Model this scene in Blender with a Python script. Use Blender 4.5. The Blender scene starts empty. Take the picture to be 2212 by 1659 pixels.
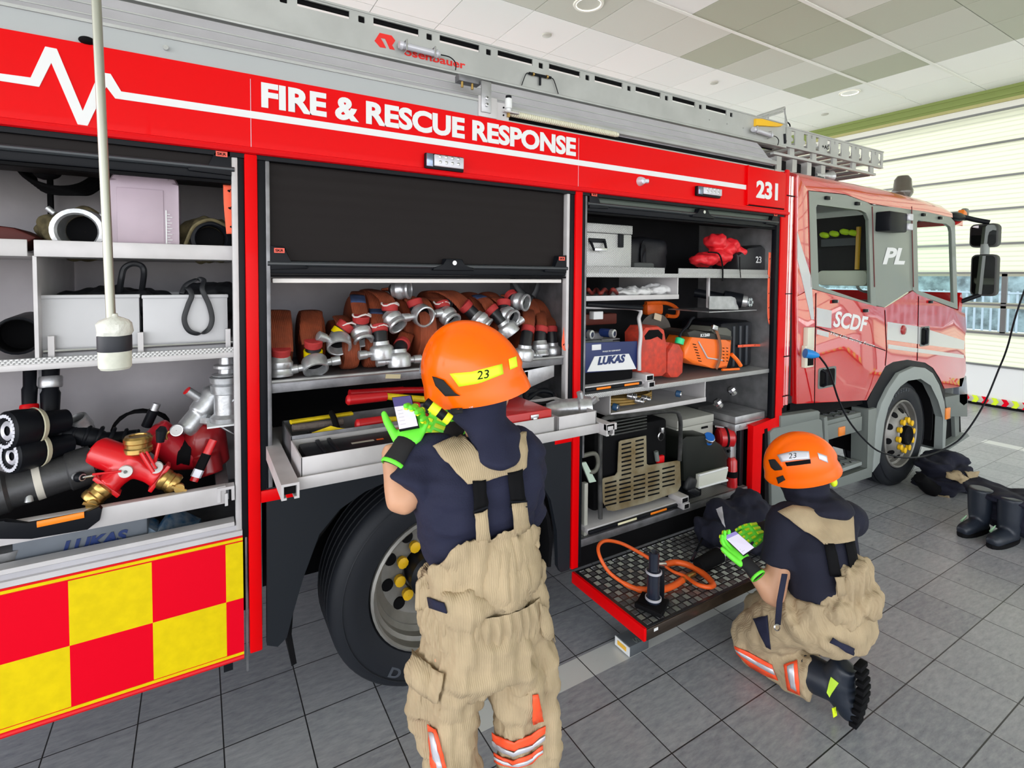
import bpy, bmesh, math, random
from mathutils import Vector as V, Matrix as Mx, Euler, noise
random.seed(7)
S = bpy.context.scene; COL = S.collection
# ---------------------------------------------------------------- camera
F_PX, PPX, PPY = 1120.09, 1091.74, 639.41          # focal length and principal point in a 2212 x 1659 frame
CAM = V((-1.26308, -1.33977, 1.85233))
CR = V((0.86018205, -0.50993733, 0.00712471)); CU = V((0.01340261, 0.03656917, 0.99924124)); CW = V((0.50981096, 0.85943389, -0.03829064))
cd = bpy.data.cameras.new('camera'); cam = bpy.data.objects.new('camera', cd); COL.objects.link(cam)
cd.sensor_fit = 'HORIZONTAL'; cd.sensor_width = 36.0; cd.lens = 36.0*F_PX/2212
cd.shift_x = (1106-PPX)/2212; cd.shift_y = (PPY-829.5)/2212; cd.clip_start = 0.05; cd.clip_end = 200
cam.matrix_world = Mx(((CR.x, CU.x, -CW.x, CAM.x), (CR.y, CU.y, -CW.y, CAM.y), (CR.z, CU.z, -CW.z, CAM.z), (0, 0, 0, 1)))
S.camera = cam
# ---------------------------------------------------------------- world, sun, exposure
w = bpy.data.worlds.new('world'); S.world = w; w.use_nodes = True
nt = w.node_tree; nt.nodes.clear()
out = nt.nodes.new('ShaderNodeOutputWorld'); bg = nt.nodes.new('ShaderNodeBackground')
tc = nt.nodes.new('ShaderNodeTexCoord'); sp = nt.nodes.new('ShaderNodeSeparateXYZ'); cr = nt.nodes.new('ShaderNodeValToRGB')
cr.color_ramp.elements[0].position = 0.47; cr.color_ramp.elements[0].color = (0.74, 0.72, 0.68, 1)
cr.color_ramp.elements[1].position = 0.56; cr.color_ramp.elements[1].color = (0.95, 0.99, 1.06, 1)
mr = nt.nodes.new('ShaderNodeMapRange'); mr.inputs[1].default_value = -1; mr.inputs[2].default_value = 1
nt.links.new(tc.outputs['Generated'], sp.inputs[0]); nt.links.new(sp.outputs[2], mr.inputs[0]); nt.links.new(mr.outputs[0], cr.inputs[0])
nt.links.new(cr.outputs[0], bg.inputs[0]); nt.links.new(bg.outputs[0], out.inputs[0]); wm_ = nt.nodes.new('ShaderNodeMapRange'); wm_.inputs[1].default_value = -1; wm_.inputs[2].default_value = 1; wm_.inputs[3].default_value = 5.2; wm_.inputs[4].default_value = 1.9
nt.links.new(sp.outputs[0], wm_.inputs[0]); nt.links.new(wm_.outputs[0], bg.inputs[1])      # brighter daylight from the open end of the hall
sun = bpy.data.lights.new('sun', 'SUN'); sun.energy = 3.2; sun.angle = math.radians(3); sun.color = (1, 0.97, 0.9)
so = bpy.data.objects.new('sun', sun); COL.objects.link(so); so.rotation_euler = V((-0.85, 0.25, -0.62)).to_track_quat('-Z', 'Y').to_euler()
S.view_settings.view_transform = 'Standard'; S.view_settings.look = 'None'; S.view_settings.gamma = 1; S.view_settings.use_curve_mapping = False
S.view_settings.exposure = 0.06

# ---------------------------------------------------------------- helpers
MW = {}
def at(u, v, x=None, y=None, z=None):
    """point where the sight line through (u, v) meets the plane x=, y= or z="""
    d = CR*((u-PPX)/F_PX) - CU*((v-PPY)/F_PX) + CW
    if x is not None: t = (x-CAM.x)/d.x
    elif y is not None: t = (y-CAM.y)/d.y
    else: t = (z-CAM.z)/d.z
    return CAM + d*t
def xz(pts, y): return [(p.x, p.z) for p in (at(u, v, y=y) for u, v in pts)]
MATS = {}
def mat(name, col, rough=0.5, metal=0.0, bump=0, bscale=60, var=0, vscale=8, coat=0, emit=0, trans=0, ior=1.45, wave=None, alpha=1, spec=None, col2=None):
    if name in MATS: return MATS[name]
    m = bpy.data.materials.new(name); m.use_nodes = True; n = m.node_tree; b = n.nodes['Principled BSDF']
    c = (*col, 1); b.inputs['Base Color'].default_value = c; b.inputs['Roughness'].default_value = rough; b.inputs['Metallic'].default_value = metal
    b.inputs['Coat Weight'].default_value = coat; b.inputs['Coat Roughness'].default_value = 0.03; b.inputs['IOR'].default_value = ior
    b.inputs['Transmission Weight'].default_value = trans; b.inputs['Alpha'].default_value = alpha
    if spec is not None: b.inputs['Specular IOR Level'].default_value = spec
    if emit: b.inputs['Emission Color'].default_value = c; b.inputs['Emission Strength'].default_value = emit
    t = n.nodes.new('ShaderNodeTexCoord')
    if var:
        nz = n.nodes.new('ShaderNodeTexNoise'); nz.inputs['Scale'].default_value = vscale; nz.inputs['Detail'].default_value = 5; n.links.new(t.outputs['Object'], nz.inputs['Vector'])
        mx = n.nodes.new('ShaderNodeMix'); mx.data_type = 'RGBA'
        c2 = col2 or tuple(max(0, k*(1-var)) for k in col)
        r = n.nodes.new('ShaderNodeMapRange'); r.inputs[1].default_value = 0.35; r.inputs[2].default_value = 0.68
        n.links.new(nz.outputs['Fac'], r.inputs[0]); n.links.new(r.outputs[0], mx.inputs[0]); mx.inputs[6].default_value = (*c2, 1); mx.inputs[7].default_value = c
        n.links.new(mx.outputs[2], b.inputs['Base Color'])
    if bump or wave:
        bp = n.nodes.new('ShaderNodeBump'); bp.inputs['Strength'].default_value = bump or 0.5; bp.inputs['Distance'].default_value = 0.004
        if wave:
            wv = n.nodes.new('ShaderNodeTexWave'); wv.bands_direction = wave[0]; wv.inputs['Scale'].default_value = wave[1]; wv.inputs['Distortion'].default_value = wave[2] if len(wave) > 2 else 0
            n.links.new(t.outputs['Object'], wv.inputs['Vector']); n.links.new(wv.outputs['Fac'], bp.inputs['Height'])
        else:
            nz = n.nodes.new('ShaderNodeTexNoise'); nz.inputs['Scale'].default_value = bscale; nz.inputs['Detail'].default_value = 4
            n.links.new(t.outputs['Object'], nz.inputs['Vector']); n.links.new(nz.outputs['Fac'], bp.inputs['Height'])
        n.links.new(bp.outputs[0], b.inputs['Normal'])
    MATS[name] = m; return m
RED = mat('truck_red', (0.76, 0.0, 0.002), 0.4, coat=0.06, spec=0.12)
RED_M = mat('truck_red_satin', (0.72, 0.002, 0.006), 0.4, spec=0.3)
BOOTM = mat('boot_rubber', (0.014, 0.019, 0.030), 0.4, bump=0.3, bscale=25)
CABRED = mat('cab_red', (0.66, 0.004, 0.006), 0.16, coat=1.0); CABRED.node_tree.nodes['Principled BSDF'].inputs['Coat IOR'].default_value = 2.9
YEL = mat('signal_yellow', (0.80, 0.60, 0.0), 0.5, var=0.10, vscale=30, spec=0.2)
REDR = mat('signal_red', (0.78, 0.0, 0.014), 0.5, spec=0.1)
WHITE = mat('white_vinyl', (0.78, 0.79, 0.80), 0.45)
ALU = mat('brushed_aluminium', (0.55, 0.55, 0.57), 0.38, 0.75, bump=0.15, bscale=90, var=0.3, vscale=14)
ALUL = mat('pale_aluminium', (0.62, 0.60, 0.61), 0.5, 0.25, var=0.12, vscale=10)
ALUD = mat('dull_aluminium', (0.30, 0.30, 0.32), 0.45, 0.6, bump=0.25, bscale=60, var=0.5, vscale=9)
LADM = mat('ladder_metal', (0.50, 0.51, 0.50), 0.45, 0.35, var=0.15, vscale=6)
LAV = mat('roof_side_grey', (0.50, 0.49, 0.53), 0.5, var=0.1, vscale=7)
STEEL = mat('steel', (0.6, 0.6, 0.62), 0.22, 0.95)
CAST = mat('cast_alloy', (0.60, 0.61, 0.63), 0.33, 0.7, bump=0.15, bscale=120, var=0.25, vscale=40)
BLACK = mat('black_plastic', (0.006, 0.007, 0.010), 0.42, spec=0.18)
BLACKM = mat('black_matt', (0.004, 0.004, 0.005), 0.8, spec=0.15)
RUBBER = mat('rubber', (0.022, 0.025, 0.032), 0.62, bump=0.2, bscale=80)
SLATM = mat('shutter_slats', (0.011, 0.008, 0.008), 0.55, wave=('Z', 6.3), spec=0.2, bump=0.25)
SHADEIN = mat('shaded_interior', (0.012, 0.012, 0.014), 0.6, var=0.3, spec=0.2)
GREYP = mat('grey_plastic', (0.17, 0.19, 0.18), 0.5, bump=0.1, bscale=200)
GREYL = mat('grey_arch_plastic', (0.28, 0.31, 0.30), 0.5)
NAVY = mat('navy_cloth', (0.010, 0.012, 0.036), 0.85, bump=0.35, bscale=220)
NAVYD = mat('black_navy_cloth', (0.008, 0.009, 0.022), 0.9, bump=0.35, bscale=200)
TAN = mat('tan_cloth', (0.46, 0.355, 0.22), 0.88, wave=('X', 60, 1.5), var=0.22, vscale=9, bump=0.3)
SKIN = mat('skin', (0.62, 0.33, 0.20), 0.5, var=0.12, vscale=12)
ORANGE = mat('helmet_orange', (1.0, 0.14, 0.0), 0.25, coat=0.15, spec=0.3)
ORG = mat('orange_plastic', (0.85, 0.13, 0.01), 0.4, var=0.2, vscale=25)
ORGR = mat('orange_hose_rubber', (0.85, 0.12, 0.015), 0.38)
FLUO = mat('fluo_yellow', (0.75, 0.95, 0.02), 0.45)
FLUOG = mat('fluo_green', (0.16, 0.85, 0.05), 0.5)
FLUOO = mat('fluo_orange', (1.0, 0.10, 0.03), 0.5)
REFL = mat('reflective_silver', (0.62, 0.62, 0.68), 0.35, 0.3)
BRASS = mat('brass', (0.62, 0.40, 0.13), 0.28, 0.95, var=0.35, vscale=18)
HOSE = mat('hose_canvas', (0.33, 0.065, 0.022), 0.8, wave=('X', 45, 1), var=0.45, vscale=12, bump=0.5)
HOSEB = mat('hose_blue_mark', (0.035, 0.06, 0.15), 0.8, var=0.5, vscale=25)
GLASS = mat('clear_glass', (0.95, 1, 0.97), 0.0, trans=1, ior=1.02)
DKGLASS = mat('mirror_glass', (0.25, 0.26, 0.26), 0.03, 1.0)
BLUE = mat('blue_plastic', (0.01, 0.14, 0.55), 0.4)
CANVAS = mat('khaki_canvas', (0.17, 0.14, 0.07), 0.95, bump=0.9, bscale=28, var=0.6, vscale=25)

def AW(u, v, w_): return CAM + (CR*((u-PPX)/F_PX) - CU*((v-PPY)/F_PX) + CW)*w_
class B:
    """collects shapes in one bmesh and links them as ONE mesh object"""
    def __init__(s, mx=None): s.bm = bmesh.new(); s.ms = []; s.mx = mx or Mx.Identity(4)
    def mi(s, m):
        if m not in s.ms: s.ms.append(m)
        return s.ms.index(m)
    def add(s, vs, fs, m, mx=None):
        t = s.mx @ mx if mx else s.mx
        bv = [s.bm.verts.new(t @ V(v)) for v in vs]; k = s.mi(m); fl = []
        for f in fs:
            try: q = s.bm.faces.new([bv[i] for i in f]); q.material_index = k; fl.append(q)
            except ValueError: pass
        return bv, fl
    def box(s, c, d, m, rot=None, bev=0):
        x, y, z = (k/2 for k in d); vs = [(i*x, j*y, k*z) for i in (-1, 1) for j in (-1, 1) for k in (-1, 1)]
        mx = Mx.Translation(c) @ (Euler(rot).to_matrix().to_4x4() if rot else Mx.Identity(4))
        bv, fl = s.add(vs, [(0, 1, 3, 2), (4, 6, 7, 5), (0, 4, 5, 1), (2, 3, 7, 6), (0, 2, 6, 4), (1, 5, 7, 3)], m, mx)
        if bev:
            ed = list({e for f in fl for e in f.edges}); r = bmesh.ops.bevel(s.bm, geom=ed, offset=bev, segments=2, affect='EDGES', profile=0.5)
            for f in r['faces']: f.material_index = s.mi(m)
        return s
    def bx(s, x0, x1, y0, y1, z0, z1, m, bev=0): return s.box(((x0+x1)/2, (y0+y1)/2, (z0+z1)/2), (abs(x1-x0), abs(y1-y0), abs(z1-z0)), m, None, bev)
    def prism(s, pts, ext, m, mx=None, bev=0):
        n = len(pts); e = V(ext); vs = [V(p) for p in pts]+[V(p)+e for p in pts]
        bv, fl = s.add(vs, [tuple(range(n)), tuple(reversed(range(n, 2*n)))]+[(i, i+n, (i+1) % n+n, (i+1) % n) for i in range(n)], m, mx)
        if bev:
            ed = [e for f in fl[:1] for e in f.edges]; r = bmesh.ops.bevel(s.bm, geom=ed, offset=bev, segments=2, affect='EDGES', profile=0.5)
            for f in r['faces']: f.material_index = s.mi(m)
        return s
    def side(s, pts, y0, y1, m, bev=0):       # polygon of (x, z) extruded in y
        return s.prism([(p[0], y0, p[1]) for p in pts], (0, y1-y0, 0), m, None, bev)
    def plate(s, outer, holes, y0, y1, m):    # (x, z) outline with holes, extruded in y
        bm2 = bmesh.new(); k = s.mi(m); t = s.mx
        for loop in [outer]+holes:
            vv = [bm2.verts.new((p[0], 0, p[1])) for p in loop]
            for i in range(len(vv)): bm2.edges.new((vv[i], vv[(i+1) % len(vv)]))
        bmesh.ops.triangle_fill(bm2, use_beauty=True, use_dissolve=False, edges=bm2.edges[:], normal=(0, -1, 0))
        bm2.verts.index_update()
        for yy in (y0, y1):
            vv = [s.bm.verts.new(t @ V((v.co.x, yy, v.co.z))) for v in bm2.verts]
            for f in bm2.faces: s.bm.faces.new([vv[v.index] for v in f.verts]).material_index = k
        bm2.free()
        for loop in [outer]+holes:
            n = len(loop); a = [s.bm.verts.new(t @ V((p[0], y0, p[1]))) for p in loop]; b = [s.bm.verts.new(t @ V((p[0], y1, p[1]))) for p in loop]
            for i in range(n): s.bm.faces.new((a[i], b[i], b[(i+1) % n], a[(i+1) % n])).material_index = k
        return s
    def loft(s, secs, m, caps=True, closed=False):   # secs: list of rings (lists of points)
        n = len(secs[0]); vs = [p for r in secs for p in r]; k = len(secs); fs = []
        for i in range(k if closed else k-1):
            a = i*n; b = ((i+1) % k)*n
            for j in range(n): fs.append((a+j, a+(j+1) % n, b+(j+1) % n, b+j))
        if caps and not closed: fs += [tuple(reversed(range(n))), tuple(range((k-1)*n, k*n))]
        s.add(vs, fs, m); return s
    def tube(s, pts, r, m, seg=10, closed=False, up=None, flat=None, caps=True, sq=2.0):
        """sweep; r number or list; flat=(half width, half thickness) for straps, up = width direction hint"""
        P = [V(p) for p in pts]; n = len(P); secs = []; prev = None
        for i in range(n):
            a = P[(i-1) % n] if closed or i else P[0]; b = P[(i+1) % n] if closed or i < n-1 else P[-1]
            t = (b-a); t = t.normalized() if t.length > 1e-9 else V((0, 0, 1))
            if up is not None: q = V(up)
            else: q = prev if prev is not None else (V((0, 0, 1)) if abs(t.z) < 0.9 else V((1, 0, 0)))
            q = (q-t*q.dot(t));
            if q.length < 1e-6: q = t.orthogonal()
            q.normalize(); prev = q; o = t.cross(q)
            rr = r[i] if isinstance(r, (list, tuple)) else r
            ra, rb = (flat if flat else (rr, rr))
            if flat and isinstance(r, (list, tuple)): ra, rb = ra*rr, rb*rr
            ring = []
            for j in range(seg):
                an = 2*math.pi*j/seg+(math.pi/4 if seg == 4 else 0); c, d = math.cos(an), math.sin(an)
                if seg == 4: c *= 1.4142; d *= 1.4142
                elif sq != 2: c = math.copysign(abs(c)**(2/sq), c); d = math.copysign(abs(d)**(2/sq), d)
                ring.append(P[i]+q*(ra*c)+o*(rb*d))
            secs.append(ring)
        return s.loft(secs, m, caps, closed)
    def cyl(s, a, b, r, m, r2=None, seg=20, caps=True):
        a = V(a); b = V(b); return s.tube([a, b], [r, r if r2 is None else r2], m, seg, caps=caps)
    def lathe(s, prof, org, axis, m, seg=24, up=None, closed=False, caps=False):   # prof: (r, h) along axis
        ax = V(axis).normalized(); q = V(up) if up else ax.orthogonal(); q = (q-ax*q.dot(ax)).normalized(); o = ax.cross(q); org = V(org)
        secs = [[org+ax*h+q*(max(r, 1e-4)*math.cos(2*math.pi*j/seg))+o*(max(r, 1e-4)*math.sin(2*math.pi*j/seg)) for j in range(seg)] for r, h in prof]
        return s.loft(secs, m, caps and not closed, closed)
    def ball(s, c, r, m, rot=None, seg=16, rings=10):
        r = r if isinstance(r, (tuple, list)) else (r, r, r); mx = Mx.Translation(c) @ (Euler(rot).to_matrix().to_4x4() if rot else Mx.Identity(4))
        secs = []
        for i in range(1, rings):
            a = math.pi*i/rings; secs.append([(mx @ V((r[0]*math.sin(a)*math.cos(2*math.pi*j/seg), r[1]*math.sin(a)*math.sin(2*math.pi*j/seg), r[2]*math.cos(a)))) for j in range(seg)])
        return s.loft(secs, m)
    def sheet(s, grid, m, th=0.002):   # grid[i][j] points -> thin solid cloth
        R_ = len(grid); C_ = len(grid[0]); G = [[V(p) for p in r] for r in grid]; vs = []; fs = []
        def nrm(i, j):
            a = G[min(i+1, R_-1)][j]-G[max(i-1, 0)][j]; b = G[i][min(j+1, C_-1)]-G[i][max(j-1, 0)]; q = a.cross(b)
            return q.normalized() if q.length > 1e-9 else V((0, 0, 1))
        for sg in (0.5, -0.5):
            for i in range(R_):
                for j in range(C_): vs.append(G[i][j]+nrm(i, j)*th*sg)
        o = R_*C_
        for i in range(R_-1):
            for j in range(C_-1):
                a = i*C_+j; fs += [(a, a+1, a+C_+1, a+C_), (o+a, o+a+C_, o+a+C_+1, o+a+1)]
        for j in range(C_-1): fs += [(j, o+j, o+j+1, j+1), ((R_-1)*C_+j, (R_-1)*C_+j+1, o+(R_-1)*C_+j+1, o+(R_-1)*C_+j)]
        for i in range(R_-1): fs += [(i*C_, (i+1)*C_, o+(i+1)*C_, o+i*C_), (i*C_+C_-1, o+i*C_+C_-1, o+(i+1)*C_+C_-1, (i+1)*C_+C_-1)]
        s.add(vs, fs, m); return s
    def text(s, txt, p0, ex, ey, m, w=None, h=None, bold=0.0, shear=0, th=0.002, align='L'):
        """lettering lying in the plane of ex, ey; fitted to width w and cap height h"""
        c = bpy.data.curves.new('t', 'FONT'); c.body = txt; c.offset = bold; c.shear = shear; c.resolution_u = 4; c.fill_mode = 'BOTH'; c.extrude = 0.0
        ob = bpy.data.objects.new('t', c); COL.objects.link(ob); bpy.context.view_layer.update()
        me = bpy.data.meshes.new_from_object(ob.evaluated_get(bpy.context.evaluated_depsgraph_get()))
        bpy.data.objects.remove(ob); bpy.data.curves.remove(c)
        if not me.vertices: return s
        xs = [v.co.x for v in me.vertices]; ys = [v.co.y for v in me.vertices]; x0, x1, y0, y1 = min(xs), max(xs), min(ys), max(ys)
        sy = h/(y1-y0) if h else 1; sx = w/(x1-x0) if w else sy
        ex = V(ex).normalized(); ey = V(ey).normalized(); nn = ex.cross(ey); p0 = V(p0)
        if align == 'C': p0 = p0-ex*((x1-x0)*sx/2)
        top = [p0+ex*((v.co.x-x0)*sx)+ey*((v.co.y-y0)*sy)+nn*th for v in me.vertices]
        s.add(top, [tuple(f.vertices) for f in me.polygons], m)
        cnt = {}
        for f in me.polygons:
            for e in f.edge_keys: cnt[e] = cnt.get(e, 0)+1
        vs = []; fs = []
        for e, k in cnt.items():
            if k == 1:
                q = len(vs); vs += [top[e[0]], top[e[1]], top[e[1]]-nn*th, top[e[0]]-nn*th]; fs.append((q, q+1, q+2, q+3))
        s.add(vs, fs, m); bpy.data.meshes.remove(me); return s
    def each(s, name, parent, **k):
        """every loose piece becomes an object of its own, all with the same name"""
        bm = s.bm; bm.verts.ensure_lookup_table(); bm.verts.index_update(); bm.faces.ensure_lookup_table(); seen = set(); outs = []
        for v0 in bm.verts:
            if v0.index in seen: continue
            st = [v0]; seen.add(v0.index); isl = []
            while st:
                v = st.pop(); isl.append(v)
                for e in v.link_edges:
                    o = e.other_vert(v)
                    if o.index not in seen: seen.add(o.index); st.append(o)
            b2 = B(); b2.ms = s.ms; mp = {v: b2.bm.verts.new(v.co) for v in isl}; fs = {f for v in isl for f in v.link_faces}
            for f in fs: q = b2.bm.faces.new([mp[v] for v in f.verts]); q.material_index = f.material_index
            outs.append(b2.done(name, parent, **k))
        bm.free(); return outs
    def done(s, name, parent=None, smooth=0.6, weld=True, remesh=None, label=None, wrinkle=None, loc=None, subd=0):
        bm = s.bm
        if weld: bmesh.ops.remove_doubles(bm, verts=bm.verts, dist=1e-5)
        bmesh.ops.recalc_face_normals(bm, faces=bm.faces)
        base = MW[parent] if parent else (Mx.Translation(loc) if loc is not None else Mx.Identity(4))
        if not parent and loc is None and len(bm.verts):
            c = sum((v.co for v in bm.verts), V())/len(bm.verts); base = Mx.Translation((c.x, c.y, min(v.co.z for v in bm.verts)))
        me = bpy.data.meshes.new(name); bm.to_mesh(me); bm.free()
        for m in s.ms: me.materials.append(m)
        o = bpy.data.objects.new(name, me); COL.objects.link(o)
        if remesh or subd:
            if remesh: md = o.modifiers.new('r', 'REMESH'); md.mode = 'VOXEL'; md.voxel_size = remesh; sm = o.modifiers.new('s', 'SMOOTH'); sm.iterations = 6; sm.factor = 0.6
            if subd: md = o.modifiers.new('u', 'SUBSURF'); md.levels = subd; md.render_levels = subd
            bpy.context.view_layer.update()
            me2 = bpy.data.meshes.new_from_object(o.evaluated_get(bpy.context.evaluated_depsgraph_get())); o.modifiers.clear(); o.data = me2; bpy.data.meshes.remove(me); me = me2; me.name = name
            if not me.materials:
                for m in s.ms: me.materials.append(m)
        if wrinkle:
            for amp, sc, st in (wrinkle if isinstance(wrinkle, list) else [wrinkle]):
                mv = []
                for v in me.vertices: q = V((v.co.x*sc*st[0], v.co.y*sc*st[1], v.co.z*sc*st[2])); mv.append(v.normal*(amp*noise.noise(q)+amp*0.5*noise.noise(q*2.3)))
                for v, d_ in zip(me.vertices, mv): v.co += d_
                me.update()
        me.transform(base.inverted()); me.shade_smooth()
        if smooth < 3: me.set_sharp_from_angle(angle=smooth)
        if parent: o.parent = parent; MW[o] = base
        else: o.matrix_world = base; MW[o] = base
        if label: o['label'] = label
        return o
def thing(name, label, cat, loc=(0, 0, 0), group=None):
    o = bpy.data.objects.new(name, None); COL.objects.link(o); o.location = loc; o.empty_display_size = 0.05
    MW[o] = Mx.Translation(loc); o['label'] = label; o['category'] = cat
    if group: o['group'] = group
    return o
def tag(o, label, cat, group=None, kind=None):
    o['label'] = label; o['category'] = cat
    if group: o['group'] = group
    if kind: o['kind'] = kind
    return o
def struct(b, name, label=None):
    o = b.done(name); o['kind'] = 'structure'
    if label: o['label'] = label
    return o
def arc(c, r, a0, a1, n, ry=None): return [(c[0]+r*math.cos(math.radians(a0+(a1-a0)*i/n)), c[1]+(ry or r)*math.sin(math.radians(a0+(a1-a0)*i/n))) for i in range(n+1)]
def rrect(x0, x1, z0, z1, r, n=4):
    P = []
    for cx, cz, a in ((x1-r, z1-r, 0), (x0+r, z1-r, 90), (x0+r, z0+r, 180), (x1-r, z0+r, 270)): P += arc((cx, cz), r, a, a+90, n)
    return P
def smoothpts(P, n=6, closed=False):     # Catmull-Rom through points
    P = [V(p) for p in P]; N = len(P); R_ = []
    for i in range(N if closed else N-1):
        g = (lambda k: P[k % N]) if closed else (lambda k: P[min(max(k, 0), N-1)])
        a, b, c, d = g(i-1), g(i), g(i+1), g(i+2)
        for k in range(n):
            t = k/n; R_.append(0.5*((2*b)+(c-a)*t+(2*a-5*b+4*c-d)*t*t+(3*b-a-3*c+d)*t**3))
    if not closed: R_.append(P[-1])
    return R_
# ================================================================ SETTING
def floor_mat():
    m = bpy.data.materials.new('slate_floor_tiles'); m.use_nodes = True; n = m.node_tree; b = n.nodes['Principled BSDF']; L = n.links.new
    t = n.nodes.new('ShaderNodeTexCoord'); s = n.nodes.new('ShaderNodeSeparateXYZ'); L(t.outputs['Object'], s.inputs[0])
    def ma(op, a, bb=None, c=None):
        q = n.nodes.new('ShaderNodeMath'); q.operation = op
        for i, v in enumerate((a, bb, c)):
            if v is None: continue
            if isinstance(v, (int, float)): q.inputs[i].default_value = v
            else: L(v, q.inputs[i])
        return q.outputs[0]
    gx = ma('DIVIDE', s.outputs[0], 0.3); gy = ma('DIVIDE', s.outputs[1], 0.3)
    def edge(g): f = ma('FRACT', g); return ma('MINIMUM', f, ma('SUBTRACT', 1.0, f))
    gr = ma('LESS_THAN', ma('MINIMUM', edge(gx), edge(gy)), 0.0085)
    cb = n.nodes.new('ShaderNodeCombineXYZ'); L(ma('FLOOR', gx), cb.inputs[0]); L(ma('FLOOR', gy), cb.inputs[1])
    wn = n.nodes.new('ShaderNodeTexWhiteNoise'); L(cb.outputs[0], wn.inputs['Vector'])
    mp = n.nodes.new('ShaderNodeMapping'); L(t.outputs['Object'], mp.inputs[0]); mp.inputs['Scale'].default_value = (9, 30, 9); mp.inputs['Rotation'].default_value = (0, 0, 0.5)
    nz = n.nodes.new('ShaderNodeTexNoise'); nz.inputs['Scale'].default_value = 1.6; nz.inputs['Detail'].default_value = 8; nz.inputs['Roughness'].default_value = 0.7; L(mp.outputs[0], nz.inputs['Vector'])
    f = ma('ADD', ma('MULTIPLY', wn.outputs['Value'], 0.22), nz.outputs['Fac'])
    cr = n.nodes.new('ShaderNodeValToRGB'); e = cr.color_ramp.elements; e[0].position = 0.35; e[0].color = (0.21, 0.22, 0.25, 1); e[1].position = 0.85; e[1].color = (0.42, 0.43, 0.45, 1); L(f, cr.inputs[0])
    # worn white lines painted on the tiles: one along the truck, one across the bay further on
    def band(c, lo, hi): return ma('MULTIPLY', ma('GREATER_THAN', c, lo), ma('LESS_THAN', c, hi))
    ln = ma('MAXIMUM', ma('MULTIPLY', band(s.outputs[1], 0.455, 0.585), band(s.outputs[0], -0.3, 1.75)), ma('MULTIPLY', band(s.outputs[0], 6.40, 6.56), ma('LESS_THAN', s.outputs[1], 0.92)))
    lw = ma('MULTIPLY', ln, ma('GREATER_THAN', nz.outputs['Fac'], 0.30))
    m1 = n.nodes.new('ShaderNodeMix'); m1.data_type = 'RGBA'; L(ma('MULTIPLY', lw, 0.92), m1.inputs[0]); L(cr.outputs[0], m1.inputs[6]); m1.inputs[7].default_value = (0.70, 0.72, 0.70, 1)
    m2 = n.nodes.new('ShaderNodeMix'); m2.data_type = 'RGBA'; L(gr, m2.inputs[0]); L(m1.outputs[2], m2.inputs[6]); m2.inputs[7].default_value = (0.022, 0.022, 0.024, 1)
    L(m2.outputs[2], b.inputs['Base Color'])
    bp = n.nodes.new('ShaderNodeBump'); bp.inputs['Strength'].default_value = 0.05; bp.inputs['Distance'].default_value = 0.002; L(ma('SUBTRACT', nz.outputs['Fac'], ma('MULTIPLY', gr, 1.0)), bp.inputs['Height']); L(bp.outputs[0], b.inputs['Normal'])
    L(ma('ADD', 0.24, ma('MULTIPLY', nz.outputs['Fac'], 0.10)), b.inputs['Roughness']); return m
b = B(); b.bx(-9, 8.72, -9, 10, -0.2, 0, floor_mat()); fl = b.done('floor', loc=(0, 0, 0)); fl['kind'] = 'structure'
# ceiling of 0.72 m panels: greenish grey acoustic panels in the middle field, white boards around
CGREY = [mat('ceiling_panel_%s' % 'abcd'[i], c, 0.8) for i, c in enumerate([(0.50, 0.53, 0.44), (0.58, 0.60, 0.53), (0.45, 0.48, 0.38), (0.66, 0.68, 0.62)])]
CWHITE = [mat('ceiling_board_%s' % 'ab'[i], c, 0.75) for i, c in enumerate([(0.88, 0.90, 0.88), (0.84, 0.87, 0.85)])]
JOINT = mat('ceiling_joint', (0.28, 0.30, 0.28), 0.8); TRACK = mat('ceiling_track', (0.82, 0.84, 0.80), 0.7)
b = B(); rnd = random.Random(3)
for i in range(-18, 9):
    for j in range(-16, 10):
        x0 = 3.22+0.725*i; y0 = 3.225+0.775*j
        if x0 > 8.6: continue
        x1 = min(x0+0.725, 8.64); g = j < 0 and i < 5 and i > -14
        m = rnd.choice(CGREY if (g and (i >= 0 or j < -2)) else [CGREY[3], CGREY[1], CWHITE[1]] if g else CWHITE)
        b.bx(x0+0.004, x1-0.004, y0+0.004, y0+0.771, 4.6, 4.63, m)
b.bx(-9.9, 8.64, -9.2, 10.2, 4.612, 4.70, JOINT)
for j in (-2, -1):  b.bx(-6, 8.0, 3.225+0.775*j-0.018, 3.225+0.775*j+0.018, 4.592, 4.601, TRACK)
struct(b, 'ceiling', 'grey green panelled ceiling with white border boards')
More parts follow.
